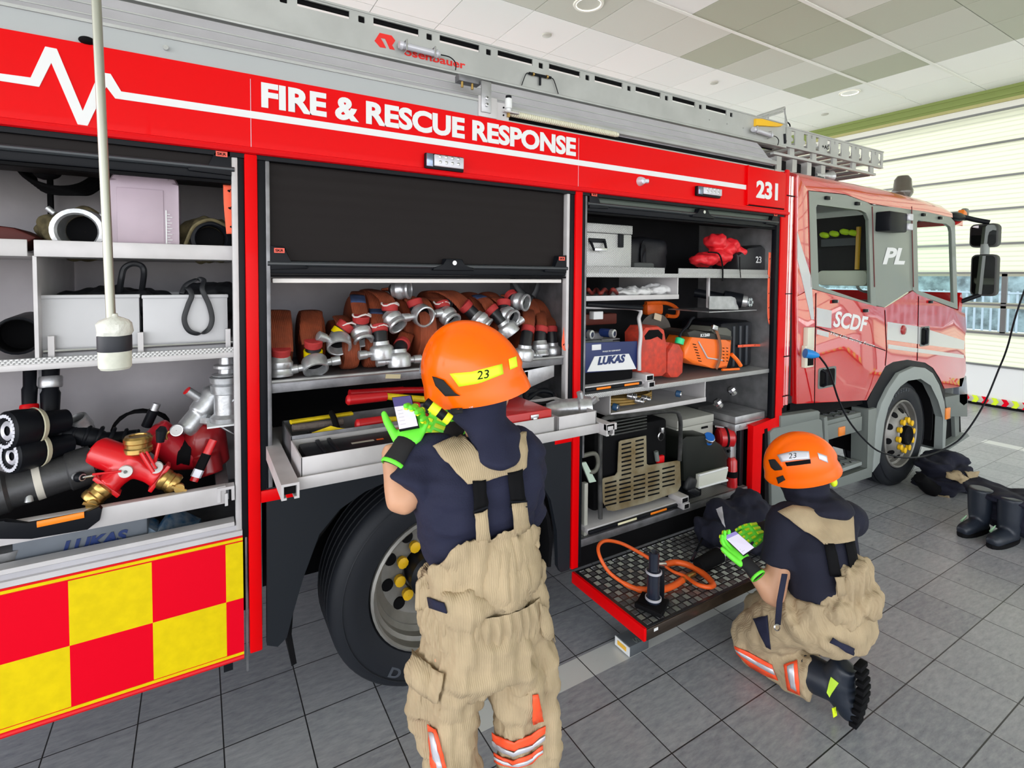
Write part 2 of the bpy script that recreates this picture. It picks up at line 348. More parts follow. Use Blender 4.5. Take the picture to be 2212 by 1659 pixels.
# wall with sectional doors
GREEN = mat('green_band', (0.20, 0.26, 0.07), 0.6); OLIVE = mat('olive_band', (0.40, 0.38, 0.16), 0.6)
WALLW = mat('wall_cream', (0.72, 0.73, 0.68), 0.7)
b = B()
for k in range(5): b.bx(8.62+0.012*(k % 2), 8.85, -9, 10, 4.38+0.044*k, 4.424+0.044*k, GREEN if k > 0 else OLIVE)
b.bx(8.65, 8.85, -9, 10, 4.27, 4.38, WALLW)
for y0, y1 in ((-9, -6.6), (-2.3, -1.9), (4.7, 5.2), (9.6, 10)): b.bx(8.65, 8.85, y0, y1, 0, 4.27, WALLW)
struct(b, 'wall_front', 'ribbed green band above the sectional bay doors')
def door_sheet_mat():
    m = bpy.data.materials.new('translucent_door_sheet'); m.use_nodes = True; n = m.node_tree; n.nodes.clear(); L = n.links.new
    o = n.nodes.new('ShaderNodeOutputMaterial'); d = n.nodes.new('ShaderNodeBsdfDiffuse'); t = n.nodes.new('ShaderNodeBsdfTranslucent'); mx = n.nodes.new('ShaderNodeMixShader')
    d.inputs[0].default_value = (0.86, 0.87, 0.74, 1); mx.inputs[0].default_value = 0.5
    tc = n.nodes.new('ShaderNodeTexCoord'); wv = n.nodes.new('ShaderNodeTexWave'); wv.bands_direction = 'Z'; wv.inputs['Scale'].default_value = 4.6
    bp = n.nodes.new('ShaderNodeBump'); bp.inputs['Strength'].default_value = 0.6; bp.inputs['Distance'].default_value = 0.01
    L(tc.outputs['Object'], wv.inputs[0]); L(wv.outputs['Fac'], bp.inputs['Height']); L(bp.outputs[0], d.inputs['Normal'])
    cr = n.nodes.new('ShaderNodeValToRGB'); e = cr.color_ramp.elements; e[0].position = 0.0; e[0].color = (0.30, 0.33, 0.24, 1); e[1].position = 0.30; e[1].color = (0.52, 0.545, 0.40, 1); L(wv.outputs['Fac'], cr.inputs[0]); L(cr.outputs[0], t.inputs[0])
    L(d.outputs[0], mx.inputs[1]); L(t.outputs[0], mx.inputs[2]); L(mx.outputs[0], o.inputs[0]); return m
DSH = door_sheet_mat(); DFR = mat('door_rail_grey', (0.20, 0.21, 0.21), 0.4, 0.5); DWHT = mat('door_white_panel', (0.85, 0.87, 0.86), 0.6)
ZJ = [0.035, 0.60, 1.07, 1.49, 1.95, 2.37, 2.87, 3.34, 3.82, 4.28]
for di, (ya, yb) in enumerate(((-1.9, 4.7), (-6.6, -2.3), (5.2, 9.6))):
    b = B()
    for k in range(9):
        z0, z1 = ZJ[k], ZJ[k+1]; b.bx(8.645, 8.70, ya, yb, z1-0.014, z1+0.014, DFR)
        if k in (2, 3):
            b.bx(8.65, 8.69, ya, yb, z0, z0+0.03, DSH); b.bx(8.65, 8.69, ya, yb, z1-0.05, z1-0.014, DSH)
            nn = 4
            for q in range(nn+1): yy = ya+(yb-ya)*q/nn; b.bx(8.65, 8.69, yy-0.03, yy+0.03, z0, z1, DFR)
        else:
            m = DSH if k else DWHT; b.add([(8.67, ya, z0), (8.67, yb, z0), (8.67, yb, z1), (8.67, ya, z1)], [(0, 1, 2, 3)], m)
    for yy in (ya+0.03, yb-0.03): b.bx(8.645, 8.70, yy-0.03, yy+0.03, 0, 4.28, DFR)
    o = struct(b, 'door_%d' % (di+1), 'cream ribbed sectional bay door with two rows of windows')
    b = B()
    for k in (2, 3):
        for q in range(4): b.bx(8.668, 8.672, ya+(yb-ya)*q/4+0.03, ya+(yb-ya)*(q+1)/4-0.03, ZJ[k]+0.03, ZJ[k+1]-0.05, GLASS)
    b.done('door_glass', o)
    b = B(); b.bx(8.64, 8.70, ya, yb, 0.0, 0.035, BLACKM)
    n_ = int((yb-ya)/0.11)
    for q in range(n_):
        y0 = ya+q*0.11
        for sgn in (0, 1): b.prism([(8.638, y0+0.03, 0.035+0.05*sgn), (8.638, y0+0.085, 0.035+0.05*sgn), (8.638, y0+0.055, 0.085), (8.638, y0, 0.085)] if sgn == 0 else [(8.638, y0, 0.085), (8.638, y0+0.055, 0.085), (8.638, y0+0.085, 0.135), (8.638, y0+0.03, 0.135)], (0.01, 0, 0), REDR if q % 2 else FLUO)
    b.done('warning_strip', o, label='red and yellow chevron strip along the bottom edge')
# outdoors behind the doors
ROAD = mat('outside_paving', (0.62, 0.62, 0.60), 0.9, var=0.2, vscale=1); HEDGE = mat('hedge_haze', (0.16, 0.22, 0.24), 0.9, var=0.7, vscale=3, bump=1)  # hedge colour paled and blued to hold the outdoor haze
b = B(); b.bx(8.73, 40, -25, 25, -0.25, -0.02, ROAD); struct(b, 'ground', 'pale paving outside the bay doors')
b = B(); b.bx(17, 18, -25, 25, -0.05, 0.25, mat('kerb_grass', (0.16, 0.24, 0.12), 0.9)); b.bx(24, 26, -25, 25, -0.05, 2.2, HEDGE); struct(b, 'trim_1', 'hedge and verge across the road')
FEN = mat('fence_grey', (0.20, 0.25, 0.30), 0.6); b = B()
for k in range(110): b.bx(20, 20.03, -11+k*0.2, -10.95+k*0.2, 0, 1.5, FEN)
for z in (0.2, 1.42): b.bx(19.98, 20.05, -11, 11, z, z+0.05, FEN)
struct(b, 'trim_2', 'grey railing beyond the road')

# ceiling lamps (their own light)
CRIM = mat('lamp_rim', (0.80, 0.80, 0.72), 0.5); LENS = mat('lamp_lens', (1.0, 0.99, 0.92), 0.6, emit=1.4)
for x, y, r, lab in ((2.16, 2.83, 0.15, 'round recessed ceiling lamp above the ladder middle'), (7.06, 2.76, 0.135, 'round recessed ceiling lamp near the green wall band')):
    t = thing('ceiling_lamp', lab, 'ceiling lamp', (x, y, 4.6), 'round recessed ceiling lamps')
    b = B(); b.lathe([(r*0.8, 0.0), (r*0.85, -0.012), (r, -0.012), (r*1.03, 0.0)], (x, y, 4.6), (0, 0, 1), CRIM, 32); b.done('rim', t)
    b = B(); b.lathe([(r*0.82, -0.004), (r*0.82, -0.012)], (x, y, 4.6), (0, 0, 1), LENS, 32); b.done('lens', t)
for x, y, lab in ((2.19, 3.60, 'small round ceiling sensor nearest the ladder lettering'), (5.03, 3.55, 'small round ceiling sensor above the ladder middle right'), (7.79, 3.50, 'small round ceiling sensor near the ladder tip')):
    b = B(); b.lathe([(0.055, 0), (0.055, -0.012), (0.045, -0.018), (0.001, -0.018)], (x, y, 4.6), (0, 0, 1), mat('sensor_grey', (0.5, 0.51, 0.46), 0.5), 24)
    tag(b.done('ceiling_sensor'), lab, 'ceiling sensor', 'small ceiling sensors')

# ================================================================ FIRE TRUCK
TR = thing('fire_truck', 'red fire and rescue engine with its side lockers open and a ladder on the roof', 'fire truck', (1.5, 2.0, 0))
Y0 = 0.76; XL = -2.7
def part(b, name, label=None, parent=None, **k): return b.done(name, parent or TR, label=label, **k)
b = B(); b.bx(XL, 2.215, Y0, Y0+0.03, 2.30, 2.572, RED)
b.tube([(XL, Y0-0.004, 2.300), (2.235, Y0-0.004, 2.296)], 0.013, RED_M, 8); b.bx(XL, 2.2, Y0+0.0, Y0+0.05, 2.27, 2.3, BLACK)
for px_ in ((541, 190), (1250, 312)): x = at(*px_, y=Y0).x; b.bx(x-0.0008, x+0.0008, Y0-0.0012, Y0, 2.31, 2.555, REFL)
part(b, 'upper_panel', 'red panel with white lettering')
b = B(); o = xz([(0, 159), (66.5, 168), (98, 101), (123, 106), (179, 240), (208, 172), (226, 158), (239, 160), (262, 198)], Y0)+[(1.775, 2.447), (1.775, 2.418)]+xz([(249, 213), (230, 188), (189.5, 272), (168, 269), (111, 136), (85, 188), (0, 175)], Y0)
o = [(XL, o[0][1])]+o+[(XL, o[-1][1])]; b.side(o, Y0-0.0025, Y0, WHITE); part(b, 'pulse_stripe', 'white stripe with a heartbeat zigzag')
b = B(); b.text('FIRE & RESCUE RESPONSE', (-1.056, Y0-0.001, 2.459), (1, 0, 0), (0, 0, 1), WHITE, w=1.445, h=0.092, bold=0.042, shear=0.0, th=0.002); part(b, 'lettering', 'white capital letters FIRE & RESCUE RESPONSE')
# frame posts
b = B(); b.bx(-1.114, -1.072, Y0-0.006, Y0+0.05, 0.44, 2.285, RED, 0.004); part(b, 'red_pillar')
b = B(); b.bx(0.392, 0.436, Y0-0.006, Y0+0.05, 0.325, 2.285, RED, 0.004); part(b, 'red_pillar')
b = B(); b.side([(2.16, 2.27), (2.235, 2.27), (2.235, 0.82), (2.012, 0.80), (2.012, 0.325), (1.915, 0.325), (1.915, 0.865), (2.16, 0.885)], Y0-0.002, Y0+0.04, RED, 0.004); part(b, 'red_corner_frame')
b = B(); b.bx(-1.072, -0.95, Y0-0.004, Y0+0.03, 1.00, 1.045, RED, 0.003)
b.bx(0.28, 0.392, Y0-0.0, Y0+0.03, 1.00, 1.045, RED, 0.003); b.each('red_crossbar', TR)
# shell of the body
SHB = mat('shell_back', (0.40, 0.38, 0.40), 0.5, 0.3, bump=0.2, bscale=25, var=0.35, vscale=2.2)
b = B(); b.bx(XL, 2.23, Y0+0.05, 3.15, 2.50, 2.60, LADM); b.bx(XL, 2.23, 3.1, 3.15, 0.4, 2.5, RED)
b.bx(2.19, 2.23, Y0+0.04, 3.1, 0.5, 2.5, RED); b.bx(XL-0.03, XL, Y0, 3.15, 0.4, 2.6, RED)
part(b, 'body_shell')
b = B(); b.bx(XL, -1.09, 1.38, 1.40, 0.4, 2.5, SHB); b.bx(-1.09, 0.41, 1.40, 1.42, 0.95, 2.5, SHB); b.bx(0.41, 2.19, 1.42, 1.44, 0.3, 2.5, SHADEIN); b.bx(-1.04, 0.40, 1.37, 1.40, 0.95, 1.43, BLACKM)  # right wall and lower middle panel blackened to stand in for locker shade
part(b, 'locker_back_wall')
for x, z0 in ((-1.085, 0.5), (0.415, 0.31)): b = B(); b.bx(x-0.02, x+0.02, Y0+0.05, 1.4, z0, 2.5, ALUD); part(b, 'locker_side_wall')
b = B(); b.bx(2.15, 2.18, Y0+0.05, 1.44, 0.88, 2.5, ALU); b.bx(1.89, 1.915, Y0+0.08, 1.44, 0.31, 0.88, ALUD); b.bx(1.9, 2.17, Y0+0.05, 1.44, 0.87, 0.885, ALUD); part(b, 'locker_side_wall')
# fascia and roof side above the red panel
b = B(); b.bx(XL, -0.165, Y0+0.006, Y0+0.02, 2.573, 2.645, mat('fascia_grey', (0.42, 0.44, 0.45), 0.5)); b.bx(XL, -0.165, Y0+0.0, Y0+0.014, 2.640, 2.650, LADM)
b.cyl((-1.345, Y0+0.006, 2.607), (-1.345, Y0-0.006, 2.607), 0.008, STEEL); b.ball(tuple(at(188, 88, y=Y0)), (0.022, 0.02, 0.012), BLACKM)
part(b, 'roof_fascia', 'grey strip above the red panel')
b = B(); pr = [(Y0+0.02, 2.645), (Y0+0.055, 2.652), (Y0+0.055, 2.666), (0.845, 2.686), (0.90, 2.765), (0.93, 2.80), (0.98, 2.80), (1.0, 2.6), (Y0+0.06, 2.6)]
b.prism([(XL, y, z) for y, z in pr], (4.83, 0, 0), LAV)
for y, z, d in ((0.853, 2.700, 0.003), (0.886, 2.748, 0.004)): b.tube([(XL, y, z), (2.12, y, z)], d, LADM, 6)
part(b, 'roof_side_rail', 'pale grey sloping roof edge')
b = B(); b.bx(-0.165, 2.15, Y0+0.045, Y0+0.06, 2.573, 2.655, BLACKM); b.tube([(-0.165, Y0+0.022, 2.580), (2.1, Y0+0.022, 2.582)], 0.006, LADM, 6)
b.tube([(0.0, Y0+0.035, 2.640), (2.13, Y0+0.035, 2.636)], 0.018, LADM, 8); part(b, 'dark_recess')
b = B()
for k in range(56): x = 0.02+k*0.0118; b.cyl((x, Y0+0.02, 2.618-0.00005*k), (x+0.0075, Y0+0.02, 2.6176-0.00005*k), 0.0145, mat('cream_duct', (0.72, 0.70, 0.55), 0.5), seg=12)
b.cyl((0.0, Y0+0.02, 2.618), (0.69, Y0+0.02, 2.615), 0.0115, MATS['cream_duct'], seg=12); part(b, 'ribbed_conduit', 'cream ribbed conduit')
b = B(); b.bx(-0.165, -0.07, Y0-0.002, Y0+0.008, 2.573, 2.665, ALUL, 0.002); b.bx(-0.10, 0.0, Y0+0.010, Y0+0.016, 2.575, 2.655, ALUL)
b.bx(-0.155, -0.105, Y0-0.010, Y0-0.002, 2.592, 2.73, ALU, 0.002)
for z in (2.625, 2.655): b.lathe([(0.009, 0), (0.009, -0.008), (0.004, -0.01)], (-0.13, Y0-0.01, z), (0, 1, 0), STEEL, 6)
for z in (2.60, 2.635): b.cyl((-0.03, Y0+0.009, z), (-0.03, Y0+0.006, z), 0.004, BLACKM)
b.bx(-0.26, -0.15, Y0+0.005, Y0+0.05, 2.715, 2.745, ALUD, 0.003)
for x in (-0.24, -0.19): b.cyl((x, Y0+0.015, 2.72), (x, Y0+0.015, 2.69), 0.006, BRASS)
part(b, 'ladder_bracket')
b = B(); x = -0.005; b.lathe([(0.012, 0), (0.012, 0.012), (0.017, 0.014), (0.017, 0.058), (0.010, 0.062)], (x, Y0+0.005, 2.62), (0, 0, 1), WHITE, 16); b.bx(x-0.03, x+0.05, Y0-0.012, Y0+0.03, 2.612, 2.619, ALUL); b.cyl((x, Y0+0.005, 2.612), (x, Y0+0.005, 2.594), 0.008, BRASS, seg=6)
b.lathe([(0.014, 0.062), (0.014, 0.072)], (x, Y0+0.005, 2.62), (0, 0, 1), BLACK, 16); part(b, 'rubber_buffer', 'white buffer on a bolt')
# lamps on the panel
def side_lamp(x0, x1, z0, z1):
    t = B(); t.bx(x0, x1, Y0-0.022, Y0, z0-0.008, z1-0.004, BLACK, 0.006); o = part(t, 'side_marker_lamp')
    t = B(); t.bx(x0+(x1-x0)*0.2, x1-0.006, Y0-0.034, Y0-0.02, z0+0.004, z1-0.010, REFL, 0.004); n_ = 8
    for i in range(n_):
        cx = x0+(x1-x0)*(0.27+0.66*(i//2+0.5)/4.2); cz = z0+(z1-z0)*(0.36+0.36*(i % 2)); t.ball((cx, Y0-0.034, cz), (0.0075, 0.003, 0.0075), STEEL, seg=8, rings=5)
    t.done('lamp_lens', o, label='clear lens with LED reflectors')
    t = B(); t.bx(x0+0.002, x0+(x1-x0)*0.18, Y0-0.03, Y0-0.02, z0, z1-0.008, mat('chrome_blue', (0.25, 0.30, 0.42), 0.15, 0.9), 0.003); t.done('lamp_clip', o)
side_lamp(-0.428, -0.247, 2.315, 2.378); side_lamp(1.285, 1.50, 2.345, 2.40)
b = B(); c = at(1382, 392, y=Y0); b.lathe([(0.026, 0), (0.024, -0.012), (0.016, -0.03), (0.001, -0.034)], (c.x, Y0, c.z), (0, 1, 0), REFL, 20); b.cyl((c.x+0.012, Y0-0.02, c.z), (c.x+0.034, Y0-0.03, c.z), 0.012, REFL); b.cyl((c.x+0.034, Y0-0.030, c.z), (c.x+0.036, Y0-0.031, c.z), 0.008, BLACK); part(b, 'side_camera', 'small white camera housing')
# number box 231
b = B(); b.bx(1.785, 2.185, Y0-0.012, Y0, 2.326, 2.565, RED, 0.004)
b.bx(1.772, 1.783, Y0-0.014, Y0, 2.32, 2.572, RED); b.bx(1.78, 2.19, Y0-0.003, Y0, 2.318, 2.325, BLACKM); b.bx(2.187, 2.192, Y0-0.003, Y0, 2.32, 2.57, BLACKM); part(b, 'number_panel')
b = B(); b.text('231', (1.862, Y0-0.0125, 2.372), (1, 0, 0), (0, 0, 1), WHITE, w=0.235, h=0.115, bold=0.04); part(b, 'number_lettering', 'white number 231')
# shutters
def slats(b, x0, x1, z0, z1, y=Y0+0.035): b.bx(x0, x1, y, y+0.012, z0, z1, SLATM)
SK = mat('red_tab', (0.85, 0.12, 0.08), 0.5)
def latch_end(b, x, z, sgn, par):
    b.prism([(x, Y0+0.0, z-0.035), (x+sgn*0.13, Y0+0.0, z-0.03), (x+sgn*0.135, Y0+0.0, z-0.018), (x+sgn*0.07, Y0, z-0.012), (x+sgn*0.05, Y0, z+0.05), (x, Y0, z+0.055)], (0, 0.04, 0), BLACK, bev=0.004)
def shutter_bar(x0, x1, z, mid=True):
    t = B(); t.bx(x0, x1, Y0+0.012, Y0+0.045, z-0.05, z+0.0, BLACK, 0.006); t.tube([(x0, Y0+0.008, z-0.012), (x1, Y0+0.008, z-0.012)], 0.010, mat('bar_gloss', (0.03, 0.035, 0.04), 0.25), 10)
    t.bx(x0, x1, Y0+0.010, Y0+0.03, z-0.062, z-0.052, BLACKM)
    o = part(t, 'shutter_bar')
    t = B(); latch_end(t, x0+0.01, z, 1, o); latch_end(t, x1-0.01, z, -1, o); t.each('end_latch', o)
    for xx in (x0+0.022, x1-0.058): t = B(); t.bx(xx, xx+0.036, Y0-0.002, Y0, z+0.028, z+0.046, SK); t.text('SKR', (xx+0.004, Y0-0.002, z+0.032), (1, 0, 0), (0, 0, 1), BLACKM, w=0.028, h=0.010, bold=0.02, th=0.001); t.done('maker_tab', o, label='small red tab')
    if mid:
        xm = (x0+x1)/2+0.06; t = B(); t.prism([(xm-0.10, Y0-0.004, z-0.030), (xm+0.10, Y0-0.004, z-0.030), (xm+0.095, Y0-0.004, z-0.016), (xm+0.05, Y0-0.004, z-0.008), (xm+0.04, Y0-0.004, z+0.022), (xm-0.04, Y0-0.004, z+0.022), (xm-0.05, Y0-0.004, z-0.008), (xm-0.095, Y0-0.004, z-0.016)], (0, 0.035, 0), BLACK, bev=0.004)
        t.cyl((xm, Y0-0.010, z+0.004), (xm, Y0-0.002, z+0.004), 0.010, STEEL); t.done('shutter_lock', o, label='black latch with a round chrome keyhole')
b = B(); slats(b, -1.03, 0.345, 1.895, 2.28); part(b, 'roller_shutter', 'half lowered black slatted shutter')
shutter_bar(-1.04, 0.35, 1.905)
b = B(); b.bx(XL, -1.15, Y0+0.02, Y0+0.30, 2.20, 2.28, SLATM); part(b, 'roller_shutter'); shutter_bar(XL, -1.145, 2.238, False)
b = B(); b.bx(0.49, 2.13, Y0+0.03, Y0+0.05, 2.2, 2.28, mat('slats_green', (0.07, 0.09, 0.075), 0.35, wave=('Z', 8.0))); b.bx(0.49, 2.13, Y0+0.05, Y0+0.30, 2.21, 2.28, BLACKM); part(b, 'roller_shutter'); shutter_bar(0.475, 2.14, 2.243)
# guide rails beside the openings
for x0, x1, z0, m in ((-1.155, -1.135, 0.88, ALUL), (-1.135, -1.114, 0.88, BLACK), (-1.072, -1.045, 1.0, BLACK), (-1.045, -1.03, 1.0, ALUD), (0.345, 0.362, 1.05, ALUL), (0.365, 0.392, 1.05, BLACK), (0.436, 0.462, 0.34, BLACK), (0.462, 0.475, 0.9, ALUD), (2.125, 2.165, 0.88, BLACK)):
    b = B(); b.bx(x0, x1, Y0+0.004, Y0+0.04, z0, 2.27, m, 0.003); part(b, 'guide_rail')
# lower left drop panel with red and yellow squares
b = B(); yp = Y0-0.006; xs = [XL, -2.512, -2.292, -2.0715, -1.851, -1.631, -1.411, -1.19, -1.134]
for i in range(8):
    for k, (z0, z1) in enumerate(((0.462, 0.662), (0.662, 0.873))):
        b.bx(xs[i], xs[i+1], yp-0.001, yp, z0, z1, YEL if (i+k) % 2 == 0 else REDR)
b.bx(XL, -1.134, yp, Y0+0.02, 0.435, 0.895, RED_M); b.bx(XL, -1.134, yp-0.001, yp, 0.449, 0.459, YEL); b.bx(XL, -1.134, yp-0.001, yp, 0.878, 0.888, YEL)
b.tube([(XL, yp+0.006, 0.437), (-1.134, yp+0.006, 0.437)], 0.009, RED_M, 8); part(b, 'checkered_panel', 'lower panel with red and yellow squares')
b = B(); b.bx(XL, -1.135, Y0-0.008, Y0+0.03, 0.897, 0.915, ALUL); b.bx(XL, -1.14, Y0+0.006, Y0+0.03, 0.915, 0.932, LAV); b.bx(XL, -1.16, Y0+0.0, Y0+0.05, 0.935, 0.950, ALUL); part(b, 'sill_rail')
b = B(); b.bx(XL, -1.12, Y0+0.05, 1.38, 0.87, 0.89, ALUD); b.bx(XL, -1.12, Y0+0.10, 1.38, 0.55, 0.87, BLACKM); part(b, 'locker_floor')
b = B(); b.bx(-1.125, -1.118, Y0+0.02, Y0+0.04, 0.36, 0.95, ALUD); b.bx(-1.2, -1.17, Y0+0.02, Y0+0.05, 0.385, 0.44, BLACK); part(b, 'hinge_bracket')
# rear wheel arch plate, with underside
AX, AZ, WR = -0.345, 0.462, 0.475
b = B(); o = xz([(576, 1036), (577, 1395), (600, 1398), (620, 1378), (632, 1330), (655, 1250), (690, 1155), (735, 1100), (790, 1062)], Y0)+[(-0.45, 1.015), (-0.25, 1.015)]
o += [(0.02, 0.98), (0.17, 0.87), (0.26, 0.72), (0.30, 0.55), (0.31, 0.36), (0.33, 0.325), (0.385, 0.325), (0.385, 1.05), (-1.05, 1.05)]
b.side(o, Y0+0.002, Y0+0.03, mat('fender_dark', (0.010, 0.013, 0.018), 0.55, spec=0.3)); part(b, 'wheel_arch_plate', 'dark plate round the rear wheel')
b = B(); sec = [[(AX+0.62*math.cos(a), y, AZ+0.60*math.sin(a)) for y in (Y0+0.03, 1.35)]+[(AX+0.64*math.cos(a), y, AZ+0.62*math.sin(a)) for y in (1.35, Y0+0.03)] for a in [math.radians(t) for t in range(-10, 196, 12)]]
b.loft(sec, BLACKM); b.bx(-1.05, 0.4, 1.35, 1.37, 0.35, 1.0, BLACKM); part(b, 'wheel_housing')
# wheels
TYR = mat('tyre', (0.014, 0.016, 0.021), 0.55, spec=0.3, bump=0.1, bscale=150); RIMM = mat('rim_grey', (0.30, 0.29, 0.27), 0.45, 0.35, var=0.35, vscale=7); TYT = mat('tyre_letter', (0.06, 0.068, 0.085), 0.5)
def wheel(x, z, yo, concave, steer=0):
    mx = Mx.Translation((x, yo, z)) @ Mx.Rotation(steer, 4, 'Z')
    R_ = WR; b = B(mx); w_ = 0.28
    pr = [(0.30, 0.035), (0.315, 0.008), (0.37, -0.008), (0.42, -0.004), (0.448, 0.010), (0.464, 0.022), (R_, 0.040)]
    for k in range(5):
        y = 0.055+k*0.045; pr += [(R_, y), (R_-0.010, y+0.003), (R_-0.010, y+0.009), (R_, y+0.012)]
    pr += [(R_, w_-0.03), (0.45, w_), (0.31, w_), (0.30, w_-0.03)]
    b.lathe(pr, (0, 0, 0), (0, 1, 0), TYR, 72); b.lathe([(0.425, -0.006), (0.427, -0.0085), (0.43, -0.006)], (0, 0, 0), (0, 1, 0), TYR, 60)
    o = b.done('wheel', TR, label='rear wheel with black tyre' if concave else 'front wheel with black tyre')
    b = B(mx); b.lathe([(0.303, 0.036), (0.306, 0.004), (0.296, -0.004), (0.288, 0.004), (0.284, 0.045), (0.268, 0.055), (0.266, 0.09), (0.248, 0.11), (0.245, w_), (0.29, w_), (0.29, 0.05)], (0, 0, 0), (0, 1, 0), RIMM, 48)
    if concave: dz = [(0.247, 0.115), (0.235, 0.13), (0.215, 0.150), (0.17, 0.158), (0.13, 0.150), (0.115, 0.150), (0.11, 0.17), (0.001, 0.17)]; hp = 0.152; hr = 0.19
    else: dz = [(0.247, 0.10), (0.235, 0.06), (0.20, 0.015), (0.165, -0.01), (0.14, -0.015), (0.10, -0.012), (0.09, -0.02), (0.001, -0.02)]; hp = 0.020; hr = 0.205
    b.lathe(dz, (0, 0, 0), (0, 1, 0), RIMM, 48); rim = b.done('rim', o)
    b = B(mx)
    for k in range(10):
        a = 2*math.pi*(k+0.3)/10; c = V((hr*math.cos(a), hp+(0 if concave else 0.0), hr*math.sin(a))); nn = V((0, -1, 0)) if concave else V((math.cos(a)*0.65, -0.76, math.sin(a)*0.65))
        b.cyl(c-nn*0.01, c+nn*0.004, 0.028, BLACKM, seg=16)
    b.each('vent_hole', o)
    b = B(mx)
    if concave: b.lathe([(0.10, 0.17), (0.105, 0.06), (0.085, 0.045), (0.07, 0.045), (0.06, 0.03), (0.001, 0.03)], (0, 0, 0), (0, 1, 0), BLACK, 24)
    else: b.lathe([(0.085, -0.01), (0.085, -0.055), (0.07, -0.062), (0.05, -0.05), (0.001, -0.05)], (0, 0, 0), (0, 1, 0), BLACKM, 24)
    b.done('hub', o)
    yn = 0.135 if concave else -0.03; rn = 0.135
    b = B(mx); bn = B(mx); NY = mat('nut_indicator_yellow', (0.85, 0.50, 0.01), 0.45)
    for k in range(10):
        a = 2*math.pi*k/10+0.15; c = (rn*math.cos(a), yn, rn*math.sin(a)); bn.cyl((c[0], yn+0.03, c[2]), (c[0], yn-0.012, c[2]), 0.016, STEEL, seg=6)
        b.lathe([(0.024, 0.012), (0.026, -0.014), (0.014, -0.018), (0.001, -0.018)], c, (0, 1, 0), NY, 10)
        d = 1 if k % 2 else -1; a2 = a+d*0.22; b.prism([(c[0]-0.018*math.sin(a), yn-0.006, c[2]+0.018*math.cos(a)), (c[0]+0.018*math.sin(a), yn-0.006, c[2]-0.018*math.cos(a)), ((rn+0.0)*math.cos(a2), yn-0.006, (rn)*math.sin(a2))], (0, -0.008, 0), NY)
    bn.each('wheel_nut', o); b.each('nut_indicator', o, label='yellow plastic nut indicator')
    b = B(mx)
    if concave:
        for i, ch in enumerate('RAEYD'):
            a = math.radians(-121+11*i)
            pos = V((0.395*math.cos(a), -0.007, 0.395*math.sin(a))); ex = V((-math.sin(a), 0, math.cos(a))); ey = V((-math.cos(a), 0, -math.sin(a)))
            b.text('DYEAR'[i], pos-ex*0.028+ey*(-0.02), ex, ey, TYT, w=0.056, h=0.042, bold=0.03, th=0.0015)
    else:
        for i, ch in enumerate('315/80R22.5'):
            a = math.radians(148-7*i); pos = V((0.395*math.cos(a), -0.007, 0.395*math.sin(a))); ex = V((math.sin(a), 0, -math.cos(a))); ey = V((math.cos(a), 0, math.sin(a)))
            b.text(ch, pos-ex*0.014-ey*0.01, ex, ey, TYT, w=0.026, h=0.028, bold=0.02, th=0.0015)
    b.done('tyre_lettering', o)
wheel(AX, AZ, 0.79, True); wheel(4.15, 0.462, 0.80, False)
b = B(); b.cyl((AX, 0.98, AZ), (AX, 2.9, AZ), 0.09, BLACKM); b.cyl((4.15, 0.98, AZ), (4.15, 2.9, AZ), 0.07, BLACKM); b.bx(-2.6, 5.0, 1.5, 1.6, 0.55, 0.8, BLACKM); b.bx(-2.6, 5.0, 2.3, 2.4, 0.55, 0.8, BLACKM); part(b, 'chassis')
for x in (AX, 4.15):
    b = B(); b.lathe([(0.27, 0), (0.3, 0.0), (WR, 0.04), (WR, 0.28), (0.3, 0.3), (0.27, 0.3)], (x, 2.83, AZ), (0, 1, 0), TYR, 40); b.lathe([(0.27, 0.02), (0.1, 0.12), (0.001, 0.12)], (x, 2.83, AZ), (0, 1, 0), RIMM, 24); part(b, 'wheel')
# ================================================================ CAB
YC = 0.76
def cp(l, y=YC): return xz(l, y)
CABG = mat('cab_grey', (0.24, 0.27, 0.24), 0.45, coat=0.2); CABIN = mat('cab_interior', (0.02, 0.02, 0.022), 0.7)
low = cp([(1722, 640), (1753.7, 624), (1890.7, 661.5), (1912, 666), (1971.7, 627.7), (1985, 637), (2056.6, 666), (2085.5, 676), (2088.4, 712.6), (2083.6, 728), (2087.5, 801), (2077.8, 836), (2040, 840), (2030, 815), (2016, 793.6), (1998.7, 782), (1960, 777), (1929, 782), (1912, 790), (1873, 865), (1722, 873)])
b = B(); b.side(low, YC, YC+0.05, CABRED, 0.006)
for p in ([(1762, 633), (1759, 873)], [(1911, 670), (1915, 757), (1912, 790)], [(1984, 640), (1981, 779)], [(1762, 706), (1912, 757)]): b.tube([(x, YC-0.001, z) for x, z in cp(p)], 0.0035, BLACKM, 6)
part(b, 'cab_side', 'glossy red lower cab side')
w1 = cp([(1767, 442), (1860, 454), (1872, 460), (1878, 475), (1883, 656), (1770, 618), (1764.3, 448)]); w2 = cp([(1985, 475), (2045, 483), (2054, 490), (2056.6, 500), (2061.4, 654.5), (1985, 627.5), (1982, 480)])
b = B(); b.plate(cp([(1746, 412), (1829, 421), (1875, 437.4), (1885, 444), (1894.5, 662), (1890, 661), (1750, 622)]), [w1], YC+0.004, YC+0.03, CABG); part(b, 'rear_door_frame', 'grey window frame of the rear cab door')
b = B(); b.side(cp([(1885, 443), (1968, 450), (1973.6, 627), (1960, 632), (1925, 655), (1912, 664), (1894.5, 660)]), YC+0.006, YC+0.03, CABG, 0.003); part(b, 'middle_pillar', 'grey panel between the cab windows')
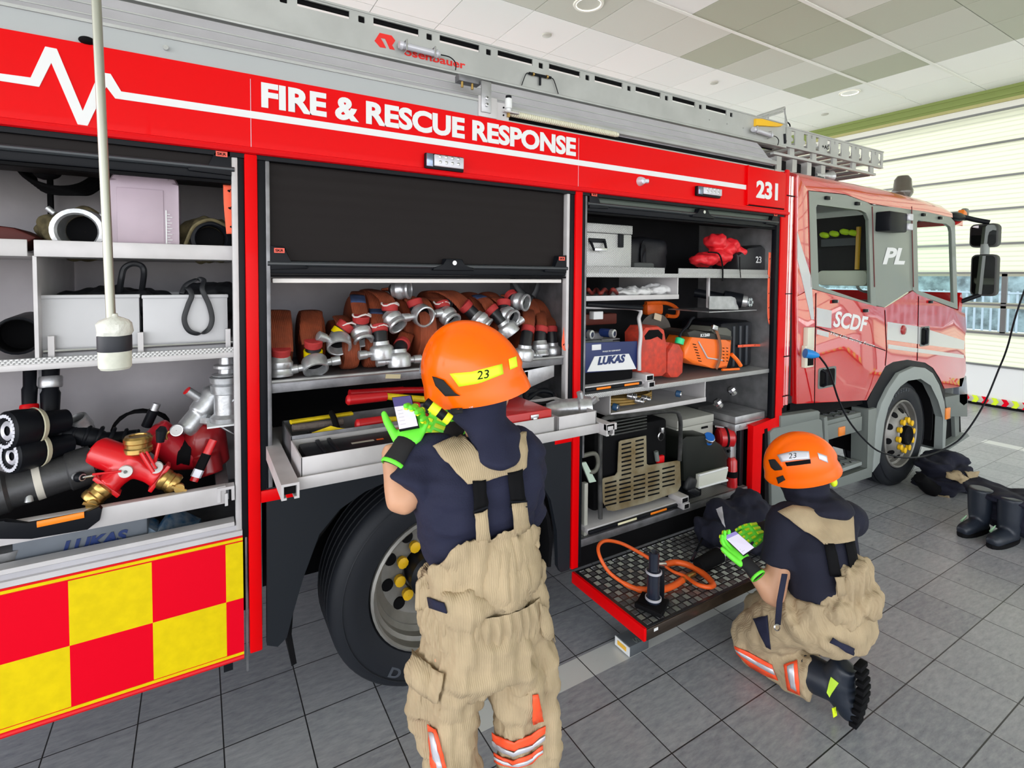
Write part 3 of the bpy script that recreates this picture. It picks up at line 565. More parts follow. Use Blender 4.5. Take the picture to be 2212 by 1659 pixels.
b = B(); b.plate(cp([(1968, 450), (2053, 467), (2064, 480), (2070, 668), (1985, 637), (1973.6, 627)]), [w2], YC+0.004, YC+0.03, CABG); part(b, 'front_door_frame', 'grey window frame of the front cab door')
b = B()
for x_ in (1746.5, 1884.5, 1969.5): b.tube([(x, YC+0.001, z) for x, z in cp([(x_, 412 if x_ < 1800 else 446), (x_+(5 if x_ < 1960 else 4), 620)])], 0.004, mat('seal_dark_red', (0.12, 0.01, 0.01), 0.5), 6)
b.each('door_seal', TR)
for i, w_ in enumerate((w1, w2)): b = B(); b.side([(x, z) for x, z in w_], YC+0.014, YC+0.018, GLASS); part(b, 'side_window')
# roof with rounded edge, lofted along x
rf = [(1728.6, 375.7, 409), (1745, 377, 411), (1825, 394, 419), (1880, 404, 439), (1921.5, 411, 446), (1998.7, 432, 457), (2040, 445, 466), (2058, 458, 470)]
secs = []
for u, vt, vb in rf:
    z0 = at(u, vb, y=YC).z; x = at(u, vb, y=YC).x; zt = CAM.z+(at(u, vt, y=YC+0.10).z-CAM.z)
    secs.append([(x, YC, z0), (x, YC+0.003, z0+(zt-z0)*0.45), (x, YC+0.03, z0+(zt-z0)*0.78), (x, YC+0.10, zt), (x, YC+0.3, zt+0.03), (x, 2.85, zt+0.03), (x, 3.05, zt), (x, 3.12, z0), (x, 3.09, z0), (x, YC+0.03, z0)])
b = B(); b.loft(secs, CABRED); part(b, 'cab_roof', 'red cab roof', smooth=0.9)
b = B(); b.side(cp([(1724, 378), (1746, 411), (1752, 622), (1722, 640)]), YC, YC+0.04, CABRED, 0.004); part(b, 'rear_corner', 'red rear corner of the cab')
b = B()
for k, x in enumerate((2.250, 2.285, 2.320)): b.tube([(x, YC+0.03, 0.955), (x, YC+0.03, 1.7), (x+0.002, YC+0.03, 2.56)], 0.0185, CABRED, 10)
b.bx(2.235, 2.27, YC+0.01, YC+0.03, 0.94, 2.60, RED_M, 0.004)
for z in (1.02, 1.30, 1.74, 2.42): b.bx(2.238, 2.335, YC+0.006, YC+0.012, z, z+0.006, BLACKM)
part(b, 'cab_bellows', 'red ribbed joint between body and cab', weld=False)
b = B(); b.bx(2.36, 5.2, 3.05, 3.10, 0.9, 1.72, CABRED); b.bx(2.36, 2.55, 3.05, 3.10, 1.7, 2.5, CABG); b.bx(3.7, 4.25, 3.05, 3.10, 1.7, 2.5, CABG); b.bx(5.0, 5.2, 3.05, 3.10, 1.7, 2.5, CABG); b.bx(2.36, 5.2, 3.05, 3.10, 2.38, 2.5, CABG); part(b, 'cab_far_side')
b = B(); b.bx(2.36, 2.40, YC+0.04, 3.1, 0.9, 2.5, CABIN); b.bx(2.4, 5.1, YC+0.04, 3.1, 0.95, 1.0, CABIN); part(b, 'cab_floor')
b = B(); b.prism([(5.16, YC+0.03, 0.8), (5.34, YC+0.03, 1.65), (5.30, YC+0.03, 1.72), (5.27, YC+0.03, 1.72), (5.12, YC+0.03, 0.8)], (0, 2.3, 0), CABRED); b.bx(5.10, 5.26, YC+0.03, 3.1, 2.38, 2.50, CABRED); part(b, 'cab_front')
b = B(); b.prism([(5.30, YC+0.06, 1.72), (5.17, YC+0.06, 2.40), (5.165, YC+0.06, 2.40), (5.295, YC+0.06, 1.72)], (0, 2.24, 0), GLASS); part(b, 'windscreen')
# inside of the cab seen through the windows
b = B(); b.bx(3.66, 3.72, YC+0.06, 3.0, 1.87, 2.40, CABIN); b.bx(2.42, 5.1, YC+0.06, 3.04, 2.44, 2.46, LAV); part(b, 'cab_shade_wall')  # wall added to darken the rear window view; slab above is the headliner
q = lambda u, v: at(u, v, x=3.60)
b = B(); a = q(1770, 616); c = q(1878, 584); b.prism([(3.56, p[0], p[1]) for p in rrect(c.y, a.y, a.z, c.z, 0.04)] if c.y < a.y else [(3.56, p[0], p[1]) for p in rrect(a.y, c.y, a.z, c.z, 0.04)], (0.08, 0, 0), mat('headrest_glare', (0.85, 0.90, 0.75), 0.6), None, 0.01); part(b, 'seat_headrest', 'pale green seat top with reflected light in its colour')  # seat colour raised to carry the bright door's reflection
b = B(); b.tube([q(1851, 582), q(1855, 490)], 0.018, mat('grab_pole_yellow', (0.75, 0.42, 0.02), 0.4), 10); part(b, 'grab_pole', 'yellow grab pole')
b = B()
for u, v in ((1781, 508), (1802, 505), (1825, 501), (1843, 503)): b.ball(tuple(q(u, v)), (0.03, 0.045, 0.028), mat('mask_lime', (0.55, 0.85, 0.02), 0.5), (0.3, 0, 0), 10, 6)
b.each('breathing_mask', TR, label='lime green mask on the rack')
b = B(); a = q(1772, 533); c = q(1850, 513); b.bx(3.61, 3.65, min(a.y, c.y), max(a.y, c.y), a.z, c.z, mat('mask_rack', (0.10, 0.11, 0.12), 0.5)); part(b, 'mask_rack')
b = B(); b.tube([(4.7, 1.25, 1.78), (4.75, 1.25, 1.35)], 0.03, GREYP, 8); b.lathe([(0.20, 0.0), (0.215, 0.015), (0.20, 0.03), (0.185, 0.015)], (4.72, 1.25, 1.80), (-0.5, 0, 0.86), GREYP, 28, closed=True); part(b, 'steering_wheel')
b = B(); b.bx(4.95, 5.1, YC+0.1, 3.0, 1.2, 1.62, CABIN, 0.03); part(b, 'dashboard')
# cab lettering and stripes
SIL = mat('silver_band', (0.62, 0.62, 0.63), 0.3, 0.2, coat=0.5); yl = YC-0.0022
b = B()
for pg in ([(1764, 664.5), (1796, 671), (1795, 709), (1764, 704)], [(1764, 711), (1790, 718), (1789, 729), (1764, 722)], [(1917, 695), (1941, 699), (1983, 705), (2083, 736), (2082, 755), (1983, 743), (1915.7, 734)], [(1917.7, 743.5), (2081.7, 766.6), (2081.7, 774), (1917.7, 753)], [(1722, 500), (1727, 520), (1752, 600), (1758, 690), (1752, 690), (1722, 560)]):
    b.side(cp(pg), yl, YC, SIL)
b.each('silver_stripe', TR, label='silver band on the cab')
def slant(b, txt, q0, q1, h_px, m, bold, shear, y=YC):
    a = at(*q0, y=y); c = at(*q1, y=y); d = (c-a); w_ = d.length; hz = abs(at(q0[0], q0[1]-h_px, y=y).z-a.z)
    b.text(txt, a+V((0, -0.001, 0)), d, (-d.z/w_*0.0, 0, 1), m, w=w_, h=hz, bold=bold, shear=shear)
b = B(); slant(b, 'SCDF', (1799, 706), (1874, 718), 36, WHITE, 0.03, 0.3); part(b, 'cab_lettering', 'large slanted white letters')
b = B(); slant(b, 'The Life Saving Force', (1792, 724), (1889, 752), 9, WHITE, 0.01, 0.3); part(b, 'cab_lettering', 'small white motto along the crease')
b = B(); slant(b, 'PL', (1906, 571), (1954, 571.5), 37, WHITE, 0.04, 0.25, YC+0.004); part(b, 'cab_lettering', 'white letters PL')
b = B(); c = at(1949.5, 712.6, y=YC); b.lathe([(0.042, 0), (0.04, -0.015), (0.02, -0.022), (0.001, -0.022)], (c.x, YC, c.z), (0, 1, 0), mat('badge_red', (0.35, 0.01, 0.015), 0.2, coat=0.5), 20); part(b, 'side_marker_lamp')
for q in ((1766, 790, 1806, 841), (1986, 704, 2008, 749)):
    a = at(q[0], q[3], y=YC); c = at(q[2], q[1], y=YC); b = B(); b.side(rrect(a.x, c.x, a.z, c.z, 0.02), YC-0.003, YC+0.001, GREYP); b.side(rrect(a.x+0.02, c.x-0.02, a.z+0.015, c.z-0.015, 0.02), YC-0.004, YC, BLACKM)
    b.tube([(a.x+0.055, YC-0.005, a.z+0.02), (a.x+0.06, YC-0.03, a.z+0.035), (a.x+0.06, YC-0.03, c.z-0.03), (a.x+0.05, YC-0.005, c.z-0.015)], 0.012, BLACK, 8); part(b, 'door_handle')
for u, v, y_ in ((1785, 428, 0), (1850, 440, 0), (1993, 464, 0), (2029, 471, 0), (1801, 651, 1), (1867, 671, 1), (2008, 652, 1)):
    c = at(u, v, y=YC); b = B(); b.box((c.x, YC-0.008, c.z), (0.05, 0.02, 0.025), BLACK, None, 0.003); b.box((c.x+0.03, YC-0.008, c.z), (0.015, 0.016, 0.018), STEEL); part(b, 'window_clip')
b = B(); a = at(1892, 500, y=YC); c = at(1931, 463, y=YC); b.bx(a.x, c.x, YC-0.10, YC+0.01, a.z, c.z, BLACK, 0.012)
for k in (0, 1): zz = a.z+0.02+k*(c.z-a.z)/2; b.bx(c.x-0.005, c.x+0.07, YC-0.115, YC-0.02, zz, zz+0.055, REFL, 0.008)
part(b, 'scene_light', 'black twin scene light with white lenses')
# mirrors
b = B(); b.tube(smoothpts([(5.0, 0.80, 2.47), (5.2, 0.80, 2.475), (5.35, 0.72, 2.44), (5.4, 0.63, 2.41)]), 0.025, BLACK, 8); b.ball((5.1, 0.79, 2.46), (0.17, 0.05, 0.045), BLACK); b.tube([(5.32, 0.80, 1.63), (5.4, 0.68, 1.70)], 0.022, BLACK, 8); b.cyl((5.4, 0.655, 2.1), (5.4, 0.655, 2.2), 0.035, GREYL); b.each('mirror_arm', TR, smooth=0.9)
for z0, z1, y0, y1 in ((2.17, 2.40, 0.555, 0.775), (1.69, 2.10, 0.555, 0.755)):
    b = B(); b.prism([(5.385, p[0], p[1]) for p in rrect(y0, y1, z0, z1, 0.045)], (0.075, 0, 0), mat('mirror_shell', (0.05, 0.052, 0.05), 0.5), None, 0.01); m_ = part(b, 'side_mirror')
    b = B(); b.prism([(5.380, p[0], p[1]) for p in rrect(y0+0.015, y1-0.015, z0+0.015, z1-0.015, 0.035)], (0.004, 0, 0), DKGLASS); b.done('mirror_glass', m_)
b = B(); b.box((5.28, 0.80, 2.50), (0.10, 0.05, 0.06), mat('amber', (0.8, 0.2, 0.02), 0.3), (0, 0.3, 0), 0.01); b.box((5.33, 0.80, 2.50), (0.07, 0.05, 0.12), GREYP, None, 0.015); part(b, 'corner_lamp')
# beacon and horns on the roof
b = B(); b.lathe([(0.001, 2.83), (0.045, 2.825), (0.068, 2.79), (0.074, 2.72), (0.08, 2.70), (0.085, 2.69), (0.085, 2.66), (0.05, 2.60)], (4.49, 1.0, 0), (0, 0, 1), mat('beacon_smoke', (0.10, 0.09, 0.07), 0.2, coat=0.6), 24); part(b, 'beacon', 'smoked dome beacon')
b = B(); b.tube([(3.0, 1.0, 2.68), (3.15, 1.0, 2.69), (3.22, 1.0, 2.69)], [0.02, 0.025, 0.05], CAST, 14); b.bx(2.98, 3.06, 0.96, 1.04, 2.60, 2.66, BLACK); part(b, 'air_horn')
# socket and power lead
CREAM = mat('cream_socket', (0.70, 0.68, 0.55), 0.5)
b = B(); a = at(1734, 753, y=YC); c = at(1750, 706, y=YC); b.bx(a.x, c.x, YC-0.035, YC, a.z, c.z, CREAM, 0.005); part(b, 'charger_cover', 'cream flip cover')
b = B(); a = at(1730, 794, y=YC); c = at(1750, 744, y=YC); b.bx(a.x, c.x, YC-0.03, YC, a.z, c.z, CREAM, 0.005); b.bx(a.x+0.03, c.x-0.01, YC-0.033, YC-0.02, a.z+0.015, a.z+0.10, BLACKM); part(b, 'power_socket')
lead = thing('power_lead', 'black charging cable with blue plug hanging across the cab side and wheel', 'cable', (2.55, 0.72, 1.3))
b = B(); P0 = at(1739, 763, y=0.71); P1 = at(1768, 768, y=0.66); b.tube([P0, P0.lerp(P1, 0.55), P1], [0.034, 0.030, 0.014], mat('plug_blue', (0.01, 0.22, 0.62), 0.35), 14); b.done('plug', lead, label='bright blue plug')
pp = [(1768, 768, .66), (1791, 801.5, .65), (1812.7, 866.6, .63), (1840, 918, .60), (1886, 967, .57), (1921, 982, .55), (1956.5, 988.7, .53), (2000, 984.6, .50), (2051.4, 964, .45), (2084, 937, .40), (2124.7, 874.8, .33), (2157, 798.8, .27), (2176, 750, .22), (2212, 630, .13)]
PP = [at(u, v, y=y) for u, v, y in pp]; PP += [PP[-1]+V((0.35, -0.2, 1.1)), PP[-1]+V((0.5, -0.3, 2.7))]; PP[-1].z = 4.6
b = B(); b.tube(smoothpts(PP, 8), 0.0065, BLACK, 8); b.done('cable', lead)
# lower side of the cab: covers, steps, arch, bumper
yl = 0.745
b = B(); b.side(cp([(1687, 899), (1768, 887), (1772, 890), (1771, 905), (1687, 924)], yl), yl, yl+0.2, GREYP, 0.006); part(b, 'side_cover', 'grey plastic strip above the battery cover')
b = B(); b.side(cp([(1664, 935), (1672, 926), (1768, 903), (1777, 908), (1781, 1000), (1800, 1062), (1790, 1066), (1668, 1100)], yl), yl, yl+0.5, GREYP, 0.012); part(b, 'side_cover', 'large grey plastic side cover')
b = B(); b.side(cp([(1655, 928), (1661, 926), (1664, 1100), (1655, 1100)], yl), yl+0.01, yl+0.4, BLACKM); b.bx(2.2, 3.9, 0.80, 1.6, 0.82, 0.95, BLACKM); part(b, 'under_frame')
CHK = mat('dark_tread', (0.10, 0.10, 0.11), 0.35, 0.6)
def tread(b, x0, x1, y0, y1, z, m, n=9, k=4):
    for i in range(n):
        for j in range(k):
            cx = x0+(x1-x0)*(i+0.5)/n; cy = y0+(y1-y0)*(j+0.5)/k; a = 0.8 if (i+j) % 2 else -0.8; b.box((cx, cy, z+0.002), (0.036, 0.008, 0.006), m, (0, 0, a))
b = B(); A1 = at(1790, 911, y=yl); A2 = at(1863, 898, y=yl); b.bx(A1.x, A2.x+0.02, yl+0.02, yl+0.30, A1.z-0.045, A1.z, GREYP, 0.004); tread(b, A1.x, A2.x, yl+0.03, yl+0.29, A1.z, CHK); part(b, 'cab_step', 'upper cab step with dark tread')
b = B(); A3 = at(1790, 952, y=yl); b.bx(A1.x, A2.x+0.02, yl+0.01, yl+0.05, A3.z, A3.z+0.115, GREYP, 0.004); o = part(b, 'step_riser'); b = B(); c = at(1820, 932, y=yl); b.bx(c.x-0.045, c.x+0.045, yl, yl+0.02, c.z-0.035, c.z+0.035, mat('amber_lens', (0.85, 0.25, 0.04), 0.25), 0.006); b.done('amber_reflector', o)
b = B(); A4 = at(1802, 1022, y=yl); A5 = at(1868, 1004, y=yl); b.bx(A4.x-0.05, A5.x, yl+0.02, yl+0.28, A4.z-0.03, A4.z, GREYL, 0.004); tread(b, A4.x-0.03, A5.x-0.02, yl+0.03, yl+0.27, A4.z, CHK); b.bx(A1.x, A5.x+0.1, yl+0.3, yl+0.4, A4.z, 0.9, BLACKM); part(b, 'cab_step', 'lower cab step with dark tread')
b = B(); b.side(cp([(1779, 902), (1786, 899), (1793, 1040), (1872, 1012), (1874, 885), (1892, 881), (1894, 888), (1882, 1030), (1800, 1056), (1786, 1048)], yl), yl-0.005, yl+0.12, GREYP, 0.005); part(b, 'step_frame')
out_ = [(1886, 1021), (1894, 913), (1905, 872), (1921, 839.5), (1943, 807), (1975.5, 792), (2000, 795), (2016, 806), (2030, 831), (2040.6, 866.6), (2046, 913), (2042, 972)]; in_ = [(2035, 972), (2038, 902), (2027, 864), (2011, 831), (1989, 816.5), (1962, 820.5), (1945, 833), (1932, 850), (1918, 880), (1910, 913), (1901, 1000)]
b = B(); b.side(cp(out_+in_, 0.735), 0.735, 0.80, GREYL, 0.008); part(b, 'wheel_arch_flare', 'pale grey wheel arch lip')
o2 = [(1873, 868), (1912, 788), (1929, 780), (1960, 774), (1998.7, 780), (2016, 792), (2030, 814), (2042, 842), (2040, 866), (2030, 831), (2016, 806), (2000, 795), (1975.5, 792), (1943, 807), (1921, 839.5), (1905, 872), (1894, 905), (1880, 900)]
b = B(); b.side(cp(o2, 0.765), 0.765, 0.85, BLACK); part(b, 'arch_inner')
sec = [[(4.15+0.62*math.cos(a), y, WR-0.01+0.60*math.sin(a)) for y in (0.80, 1.35)]+[(4.15+0.64*math.cos(a), y, WR+0.62*math.sin(a)) for y in (1.35, 0.80)] for a in [math.radians(t) for t in range(-15, 196, 12)]]
b = B(); b.loft(sec, BLACKM); part(b, 'wheel_housing')
b = B(); b.side(cp([(2042, 858), (2075, 852), (2090, 850), (2090, 900), (2047, 900)]), YC, YC+0.5, GREYP, 0.006); b.side(cp([(2046, 900), (2090, 890), (2092, 940), (2040, 975), (2035, 965)]), YC+0.06, YC+0.5, BLACKM); b.side(cp([(2036, 966), (2088, 936), (2092, 942), (2040, 976)]), YC-0.01, YC+0.2, GREYP, 0.004); b.side(cp([(2070, 900), (2080, 897), (2080, 945), (2072, 948)]), YC+0.03, YC+0.08, GREYP)
b.prism([(5.20, 0.8, 0.45), (5.40, 0.85, 0.45), (5.42, 0.85, 0.85), (5.25, 0.8, 0.85)], (0, 2.2, 0), GREYP, None, 0.02)
part(b, 'bumper', 'grey front bumper with step'); b = B(); c = at(2044, 893, y=0.735); b.bx(c.x-0.03, c.x+0.06, 0.72, 0.74, c.z-0.055, c.z+0.055, MATS['amber_lens'], 0.008); part(b, 'side_marker_lamp', 'amber side marker')
b = B(); b.side(cp([(2072, 816), (2088, 812), (2092, 870), (2082, 878), (2072, 870)]), YC, YC+0.3, mat('headlamp', (0.25, 0.28, 0.33), 0.15, 0.5), 0.01); part(b, 'headlamp')

# ================================================================ ROOF LADDER
YL = 0.95
LD = thing('roof_ladder', 'long grey aluminium extension ladder lying on top of the fire engine roof', 'ladder', (0.5, YL+0.3, 2.80))
hx = [at(u, v, y=YL).x for u, v in ((781, 41), (924, 78), (1050.6, 111), (1163, 140), (1264, 166), (1355, 189), (1437, 209), (1512, 228), (1580, 245))]
pit = (hx[-1]-hx[0])/8; ZB, ZT = 2.823, 2.992; rail_holes = []; sq = []
k = 0; x = hx[0]+pit*8
while x > -2.6:
    sq.append(rrect(x-0.014, x+0.014, ZT-0.048, ZT-0.020, 0.004, 2)); rail_holes.append([(x-pit+0.052, ZT-0.046), (x-0.052, ZT-0.046), (x-0.052, ZT-0.012), (x-pit+0.052, ZT-0.012)]); x -= pit
b = B(); b.plate([(XL, ZB), (2.50, ZB), (2.50, ZT), (XL, ZT)], sq+[h for h in rail_holes if h[0][0] > XL+0.02], YL, YL+0.008, LADM)
b.bx(XL, 2.50, YL-0.012, YL+0.03, ZB-0.008, ZB+0.006, LADM, 0.004); b.bx(XL, 2.50, YL-0.004, YL+0.03, ZT-0.004, ZT+0.004, LADM); b.bx(XL, 2.5, YL+0.1, YL+0.11, ZB, ZT-0.01, BLACKM)
for u, v in ((1532, 259), (1570, 268), (1605, 277)): c = at(u, v, y=YL); b.cyl((c.x, YL-0.004, c.z), (c.x, YL+0.002, c.z), 0.005, STEEL, seg=8)
b.bx(XL, 2.5, YL+0.014, YL+0.02, ZT-0.028, ZT-0.004, BLACKM)  # black strip stands in for shade inside the rail slots
for q in sq: b.bx(q[0][0]-0.03, q[0][0]+0.004, YL+0.009, YL+0.014, ZT-0.052, ZT-0.014, BLACKM)  # black backing gives the square holes their shade
b.done('outer_rail', LD, label='wide slotted side rail')
b = B()
for q in (0.08, 0.62): b.bx(XL, 2.5, YL+q, YL+q+0.03, 2.83, 2.98, LADM)
for i in range(18): b.cyl((XL+0.15+i*pit, YL+0.03, 2.87), (XL+0.15+i*pit, YL+0.65, 2.87), 0.016, LADM, seg=8)
b.each('rung', LD)
wx = [at(u, v, y=YL+0.02).x for u, v in ((1714, 287), (1901, 332))]; p2 = (wx[1]-wx[0])/8; yb = YL+0.02
b = B(); b.plate([(2.42, 2.842), (wx[1]+0.06, 2.842), (wx[1]+0.06, 2.985), (2.42, 2.985)], [[(wx[0]+p2*i-0.025, 2.862), (wx[0]+p2*i+0.025, 2.862), (wx[0]+p2*i+0.025, 2.965), (wx[0]+p2*i-0.025, 2.965)] for i in range(9)]+[rrect(wx[0]+p2*i+p2*0.5-0.010, wx[0]+p2*i+p2*0.5+0.010, 2.945, 2.967, 0.003, 2) for i in (1, 3, 5, 7)], yb, yb+0.01, LADM)
b.bx(2.42, wx[1]+0.06, yb-0.006, yb+0.03, 2.838, 2.848, LADM, 0.002); b.bx(2.42, wx[1]+0.06, yb-0.006, yb+0.03, 2.98, 2.990, LADM, 0.002); b.done('inner_rail', LD, label='slotted rail of the upper ladder section')
b = B(); b.bx(2.42, wx[1]+0.06, yb+0.5, yb+0.53, 2.84, 2.985, LADM); b.done('inner_rail', LD)
b = B()
for i in range(9): b.cyl((wx[0]+p2*i, yb+0.01, 2.905), (wx[0]+p2*i, yb+0.5, 2.905), 0.016, LADM, seg=8)
b.each('rung', LD)
b = B(); e0 = at(1672, 322, y=yb).x; e1 = at(1893, 366, y=yb).x
for yy in (yb, yb+0.45): b.bx(e0, e1, yy, yy+0.03, 2.765, 2.785, LADM, 0.003)
b.each('lower_rail', LD)
b = B()
for i in range(5): x = e0+0.25+(e1-e0-0.3)*i/4; b.bx(x-0.03, x+0.03, yb+0.012, yb+0.03, 2.785, 2.84, LADM)
b.each('spacer_block', LD)
b = B()
for i in range(8): x = e0+0.05+(e1-e0-0.1)*i/7; b.tube([(x, yb+0.03, 2.776), (x+0.0, yb+0.45, 2.776)], 0.018, mat('rung_dark', (0.20, 0.19, 0.19), 0.5), 8)
b.each('rung', LD)
b = B(); b.bx(1.9, 3.2, 0.98, 1.02, 2.62, 2.66, LADM); 
for i in range(6): b.bx(2.05+i*0.2, 2.11+i*0.2, 0.98, 1.04, 2.66, 2.76, LADM); b.bx(2.13+i*0.2, 2.20+i*0.2, 1.0, 1.1, 2.67, 2.74, BLACKM)
part(b, 'roof_rack')
b = B(); b.text('+AS', (at(1776, 301, y=yb).x, yb-0.001, 2.89), (1, 0, 0), (0, 0, 1), BLACKM, w=0.10, h=0.03, bold=0.01, th=0.001); b.done('rail_lettering', LD)
RRED = mat('maker_red', (0.80, 0.02, 0.015), 0.4)
b = B(); a = at(808, 92, y=YL-0.001); c = at(852, 110, y=YL-0.001); lx, lz = a.x, c.z
P_ = [(809, 88), (820, 71), (846, 77), (854, 88), (847, 98), (853, 108), (842, 106), (832, 84), (822, 82), (828, 92), (834, 104), (821, 102)]
b.side(xz(P_, YL-0.001), YL-0.002, YL, RRED); part_ = b.done('maker_emblem', LD, label='red arrow shaped emblem')
b = B(); a = at(872, 119, y=YL); b.text('osenbauer', (a.x, YL-0.001, a.z), (1, 0, 0), (0, 0, 1), RRED, w=at(1005, 146, y=YL).x-a.x, h=0.036, bold=0.02, th=0.001); b.done('maker_lettering', LD, label='red maker lettering partly behind a lamp tube')
def tube_lamp(u0, v0, u1, v1, nm):
    a = at(u0, v0, y=YL-0.03); c = at(u1, v1, y=YL-0.03); d = (c-a).normalized(); b = B(); b.tube([a, a+d*0.015, a+d*0.02, c-d*0.02, c-d*0.015, c], [0.016, 0.020, 0.015, 0.015, 0.020, 0.012], REFL, 12)
    o = b.done('tube_lamp', LD, label=nm); b = B()
    for q in (a+d*0.03, c-d*0.03): b.tube([q+V((0, 0.02, 0.022)), q+V((0, -0.018, 0.022)), q+V((0, -0.018, -0.022)), q+V((0, 0.02, -0.022))], 0.0035, STEEL, 6)
    b.each('lamp_clip', o); b = B(); b.tube(smoothpts([c, c+d*0.05, c+d*0.08+V((0, 0, -0.02)), c+d*0.085+V((0, 0.01, -0.05))]), 0.003, BLACK, 6); b.done('lamp_wire', o)
tube_lamp(862, 96, 950, 118, 'clear lamp tube over the red lettering'); tube_lamp(1626, 279, 1668, 293, 'grey lamp tube near the yellow handle')
b = B(); a = at(1143, 158, y=YL-0.01); c = at(1190, 168, y=YL-0.01); m_ = (a+c)/2; b.tube([a, c], 0.007, BLACK, 8); b.tube([m_, m_+V((0, 0, -0.05))], 0.006, BLACK, 8)
b.tube(smoothpts([a, a+V((-0.02, 0, -0.01)), at(1127, 184, y=YL-0.01)]), 0.0025, BLACK, 6); b.tube(smoothpts([c, c+V((0.02, 0, -0.01)), at(1206, 203, y=YL-0.01)]), 0.0025, BLACK, 6); b.cyl(a+V((0.02, 0, 0)), a+V((0.03, 0, 0)), 0.009, BRASS); b.cyl(c-V((0.03, 0, 0)), c-V((0.02, 0, 0)), 0.009, BRASS); b.done('wire_connector', LD, label='black cable connector')
b = B(); YH = mat('latch_yellow', (0.85, 0.48, 0.01), 0.4); a = at(1634, 262, y=YL-0.02); c = at(1694, 268, y=YL-0.02)
b.prism([a+V((0, 0, -0.03)), a+V((0, 0, 0.02)), a+V((0.06, 0, 0.028)), c+V((0, 0, 0.0)), c+V((-0.03, 0, -0.02)), c+V((-0.10, 0, -0.032))], (0, 0.05, 0), YH, bev=0.005); b.done('release_handle', LD, label='yellow release handle')
b = B(); q = [at(1636, 252, y=YL+0.03), at(1694, 233, y=YL+0.03), at(1698, 262, y=YL+0.03), at(1697, 305, y=YL+0.0)]; b.tube([q[0], q[1], q[2], q[3]], 0.010, LADM, 8); b.tube([q[0]+V((0, 0, -0.02)), q[1]+V((-0.02, 0, -0.03))], 0.008, LADM, 8); b.tube([q[0].lerp(q[1], 0.4), q[0].lerp(q[1], 0.4)+V((0, 0, -0.04))], 0.006, LADM, 8)
b.tube(smoothpts([q[2], q[2]+V((0.05, 0, -0.02)), q[2]+V((0.04, 0, -0.07)), q[2]+V((0.0, 0, -0.14)), q[2]+V((-0.02, 0, -0.12))]), 0.005, BLACK, 6); b.tube([q[3]+V((-0.02, 0, 0.05)), q[3]+V((-0.01, 0, -0.02))], 0.012, BLACK, 8); b.done('stop_bracket', LD)
# hanging pole with a taped plastic weight
hp = thing('hanging_pole', 'thin grey pole hanging from the ceiling with a taped white bottle at its end', 'pole', (-1.42, 0.05, 1.69))
b = B(); b.tube([(-1.475, 0.10, 4.6), at(208, 0, y=0.07), at(240, 695, y=0.05)], 0.0088, mat('pole_metal', (0.40, 0.40, 0.34), 0.35, 0.7), 12); b.done('pole', hp)
E1 = at(247, 703, y=0.05); b = B(); PL_ = mat('milky_plastic', (0.75, 0.76, 0.66), 0.5, var=0.2, vscale=30); kk = 0.86; Z_ = lambda l: [(r*kk, h*kk) for r, h in l]; b.lathe(Z_([(0.001, -0.110), (0.030, -0.110), (0.0345, -0.104), (0.035, -0.03), (0.035, 0.0), (0.033, 0.006), (0.02, 0.012), (0.001, 0.014)]), E1, (0, 0, 1), PL_, 28); bt = b.done('bottle', hp, label='cut white plastic bottle')
b = B(); b.lathe(Z_([(0.0355, -0.064), (0.0362, -0.062), (0.0362, -0.026), (0.0355, -0.024)]), E1, (0, 0, 1), mat('tape_black', (0.02, 0.022, 0.03), 0.5), 28); b.done('black_tape', bt)
b = B(); b.lathe(Z_([(0.0355, -0.024), (0.038, -0.015), (0.037, 0.004), (0.031, 0.012), (0.022, 0.018), (0.010, 0.024), (0.009, 0.03)]), E1, (0, 0, 1), mat('clear_tape', (0.72, 0.72, 0.66), 0.3, bump=1, bscale=60), 28); b.done('clear_tape', bt, wrinkle=(0.004, 60, (1, 1, 1)))
# ================================================================ LOCKER FITTINGS (parts of the truck)
def perf_mat(name, col, sc):
    m = mat(name, col, 0.4, 0.5); n = m.node_tree; b = n.nodes['Principled BSDF']; L = n.links.new
    t = n.nodes.new('ShaderNodeTexCoord'); v = n.nodes.new('ShaderNodeTexVoronoi'); v.inputs['Scale'].default_value = sc; v.inputs['Randomness'].default_value = 0.0
    mp = n.nodes.new('ShaderNodeMapping'); mp.inputs['Rotation'].default_value = (0, 0.785, 0); L(t.outputs['Object'], mp.inputs[0]); L(mp.outputs[0], v.inputs['Vector'])
    r = n.nodes.new('ShaderNodeMapRange'); r.inputs[1].default_value = 0.25; r.inputs[2].default_value = 0.55; L(v.outputs['Distance'], r.inputs[0])
    mx = n.nodes.new('ShaderNodeMix'); mx.data_type = 'RGBA'; L(r.outputs[0], mx.inputs[0]); mx.inputs[6].default_value = (*[c*0.45 for c in col], 1); mx.inputs[7].default_value = (*col, 1); L(mx.outputs[2], b.inputs['Base Color'])
    bp = n.nodes.new('ShaderNodeBump'); bp.inputs['Strength'].default_value = 0.6; bp.inputs['Distance'].default_value = 0.002; L(r.outputs[0], bp.inputs['Height']); L(bp.outputs[0], b.inputs['Normal']); return m
PERF = perf_mat('dimpled_aluminium', (0.58, 0.58, 0.58), 110)
def shelf(name, x0, x1, y0, y1, z, lip, m=ALUL, lipm=None, label=None, bot=0.012):
    b = B(); b.bx(x0, x1, y0, y1, z-bot, z, m); b.bx(x0, x1, y0-0.006, y0, z-0.012, z+lip, lipm or m, 0.002); return part(b, name, label)
shelf('locker_shelf', -1.700, -1.147, 0.80, 1.37, 1.915, 0.040, label='upper shelf with a tall front lip')
shelf('locker_shelf', XL, -1.715, 0.80, 1.37, 1.915, 0.040)
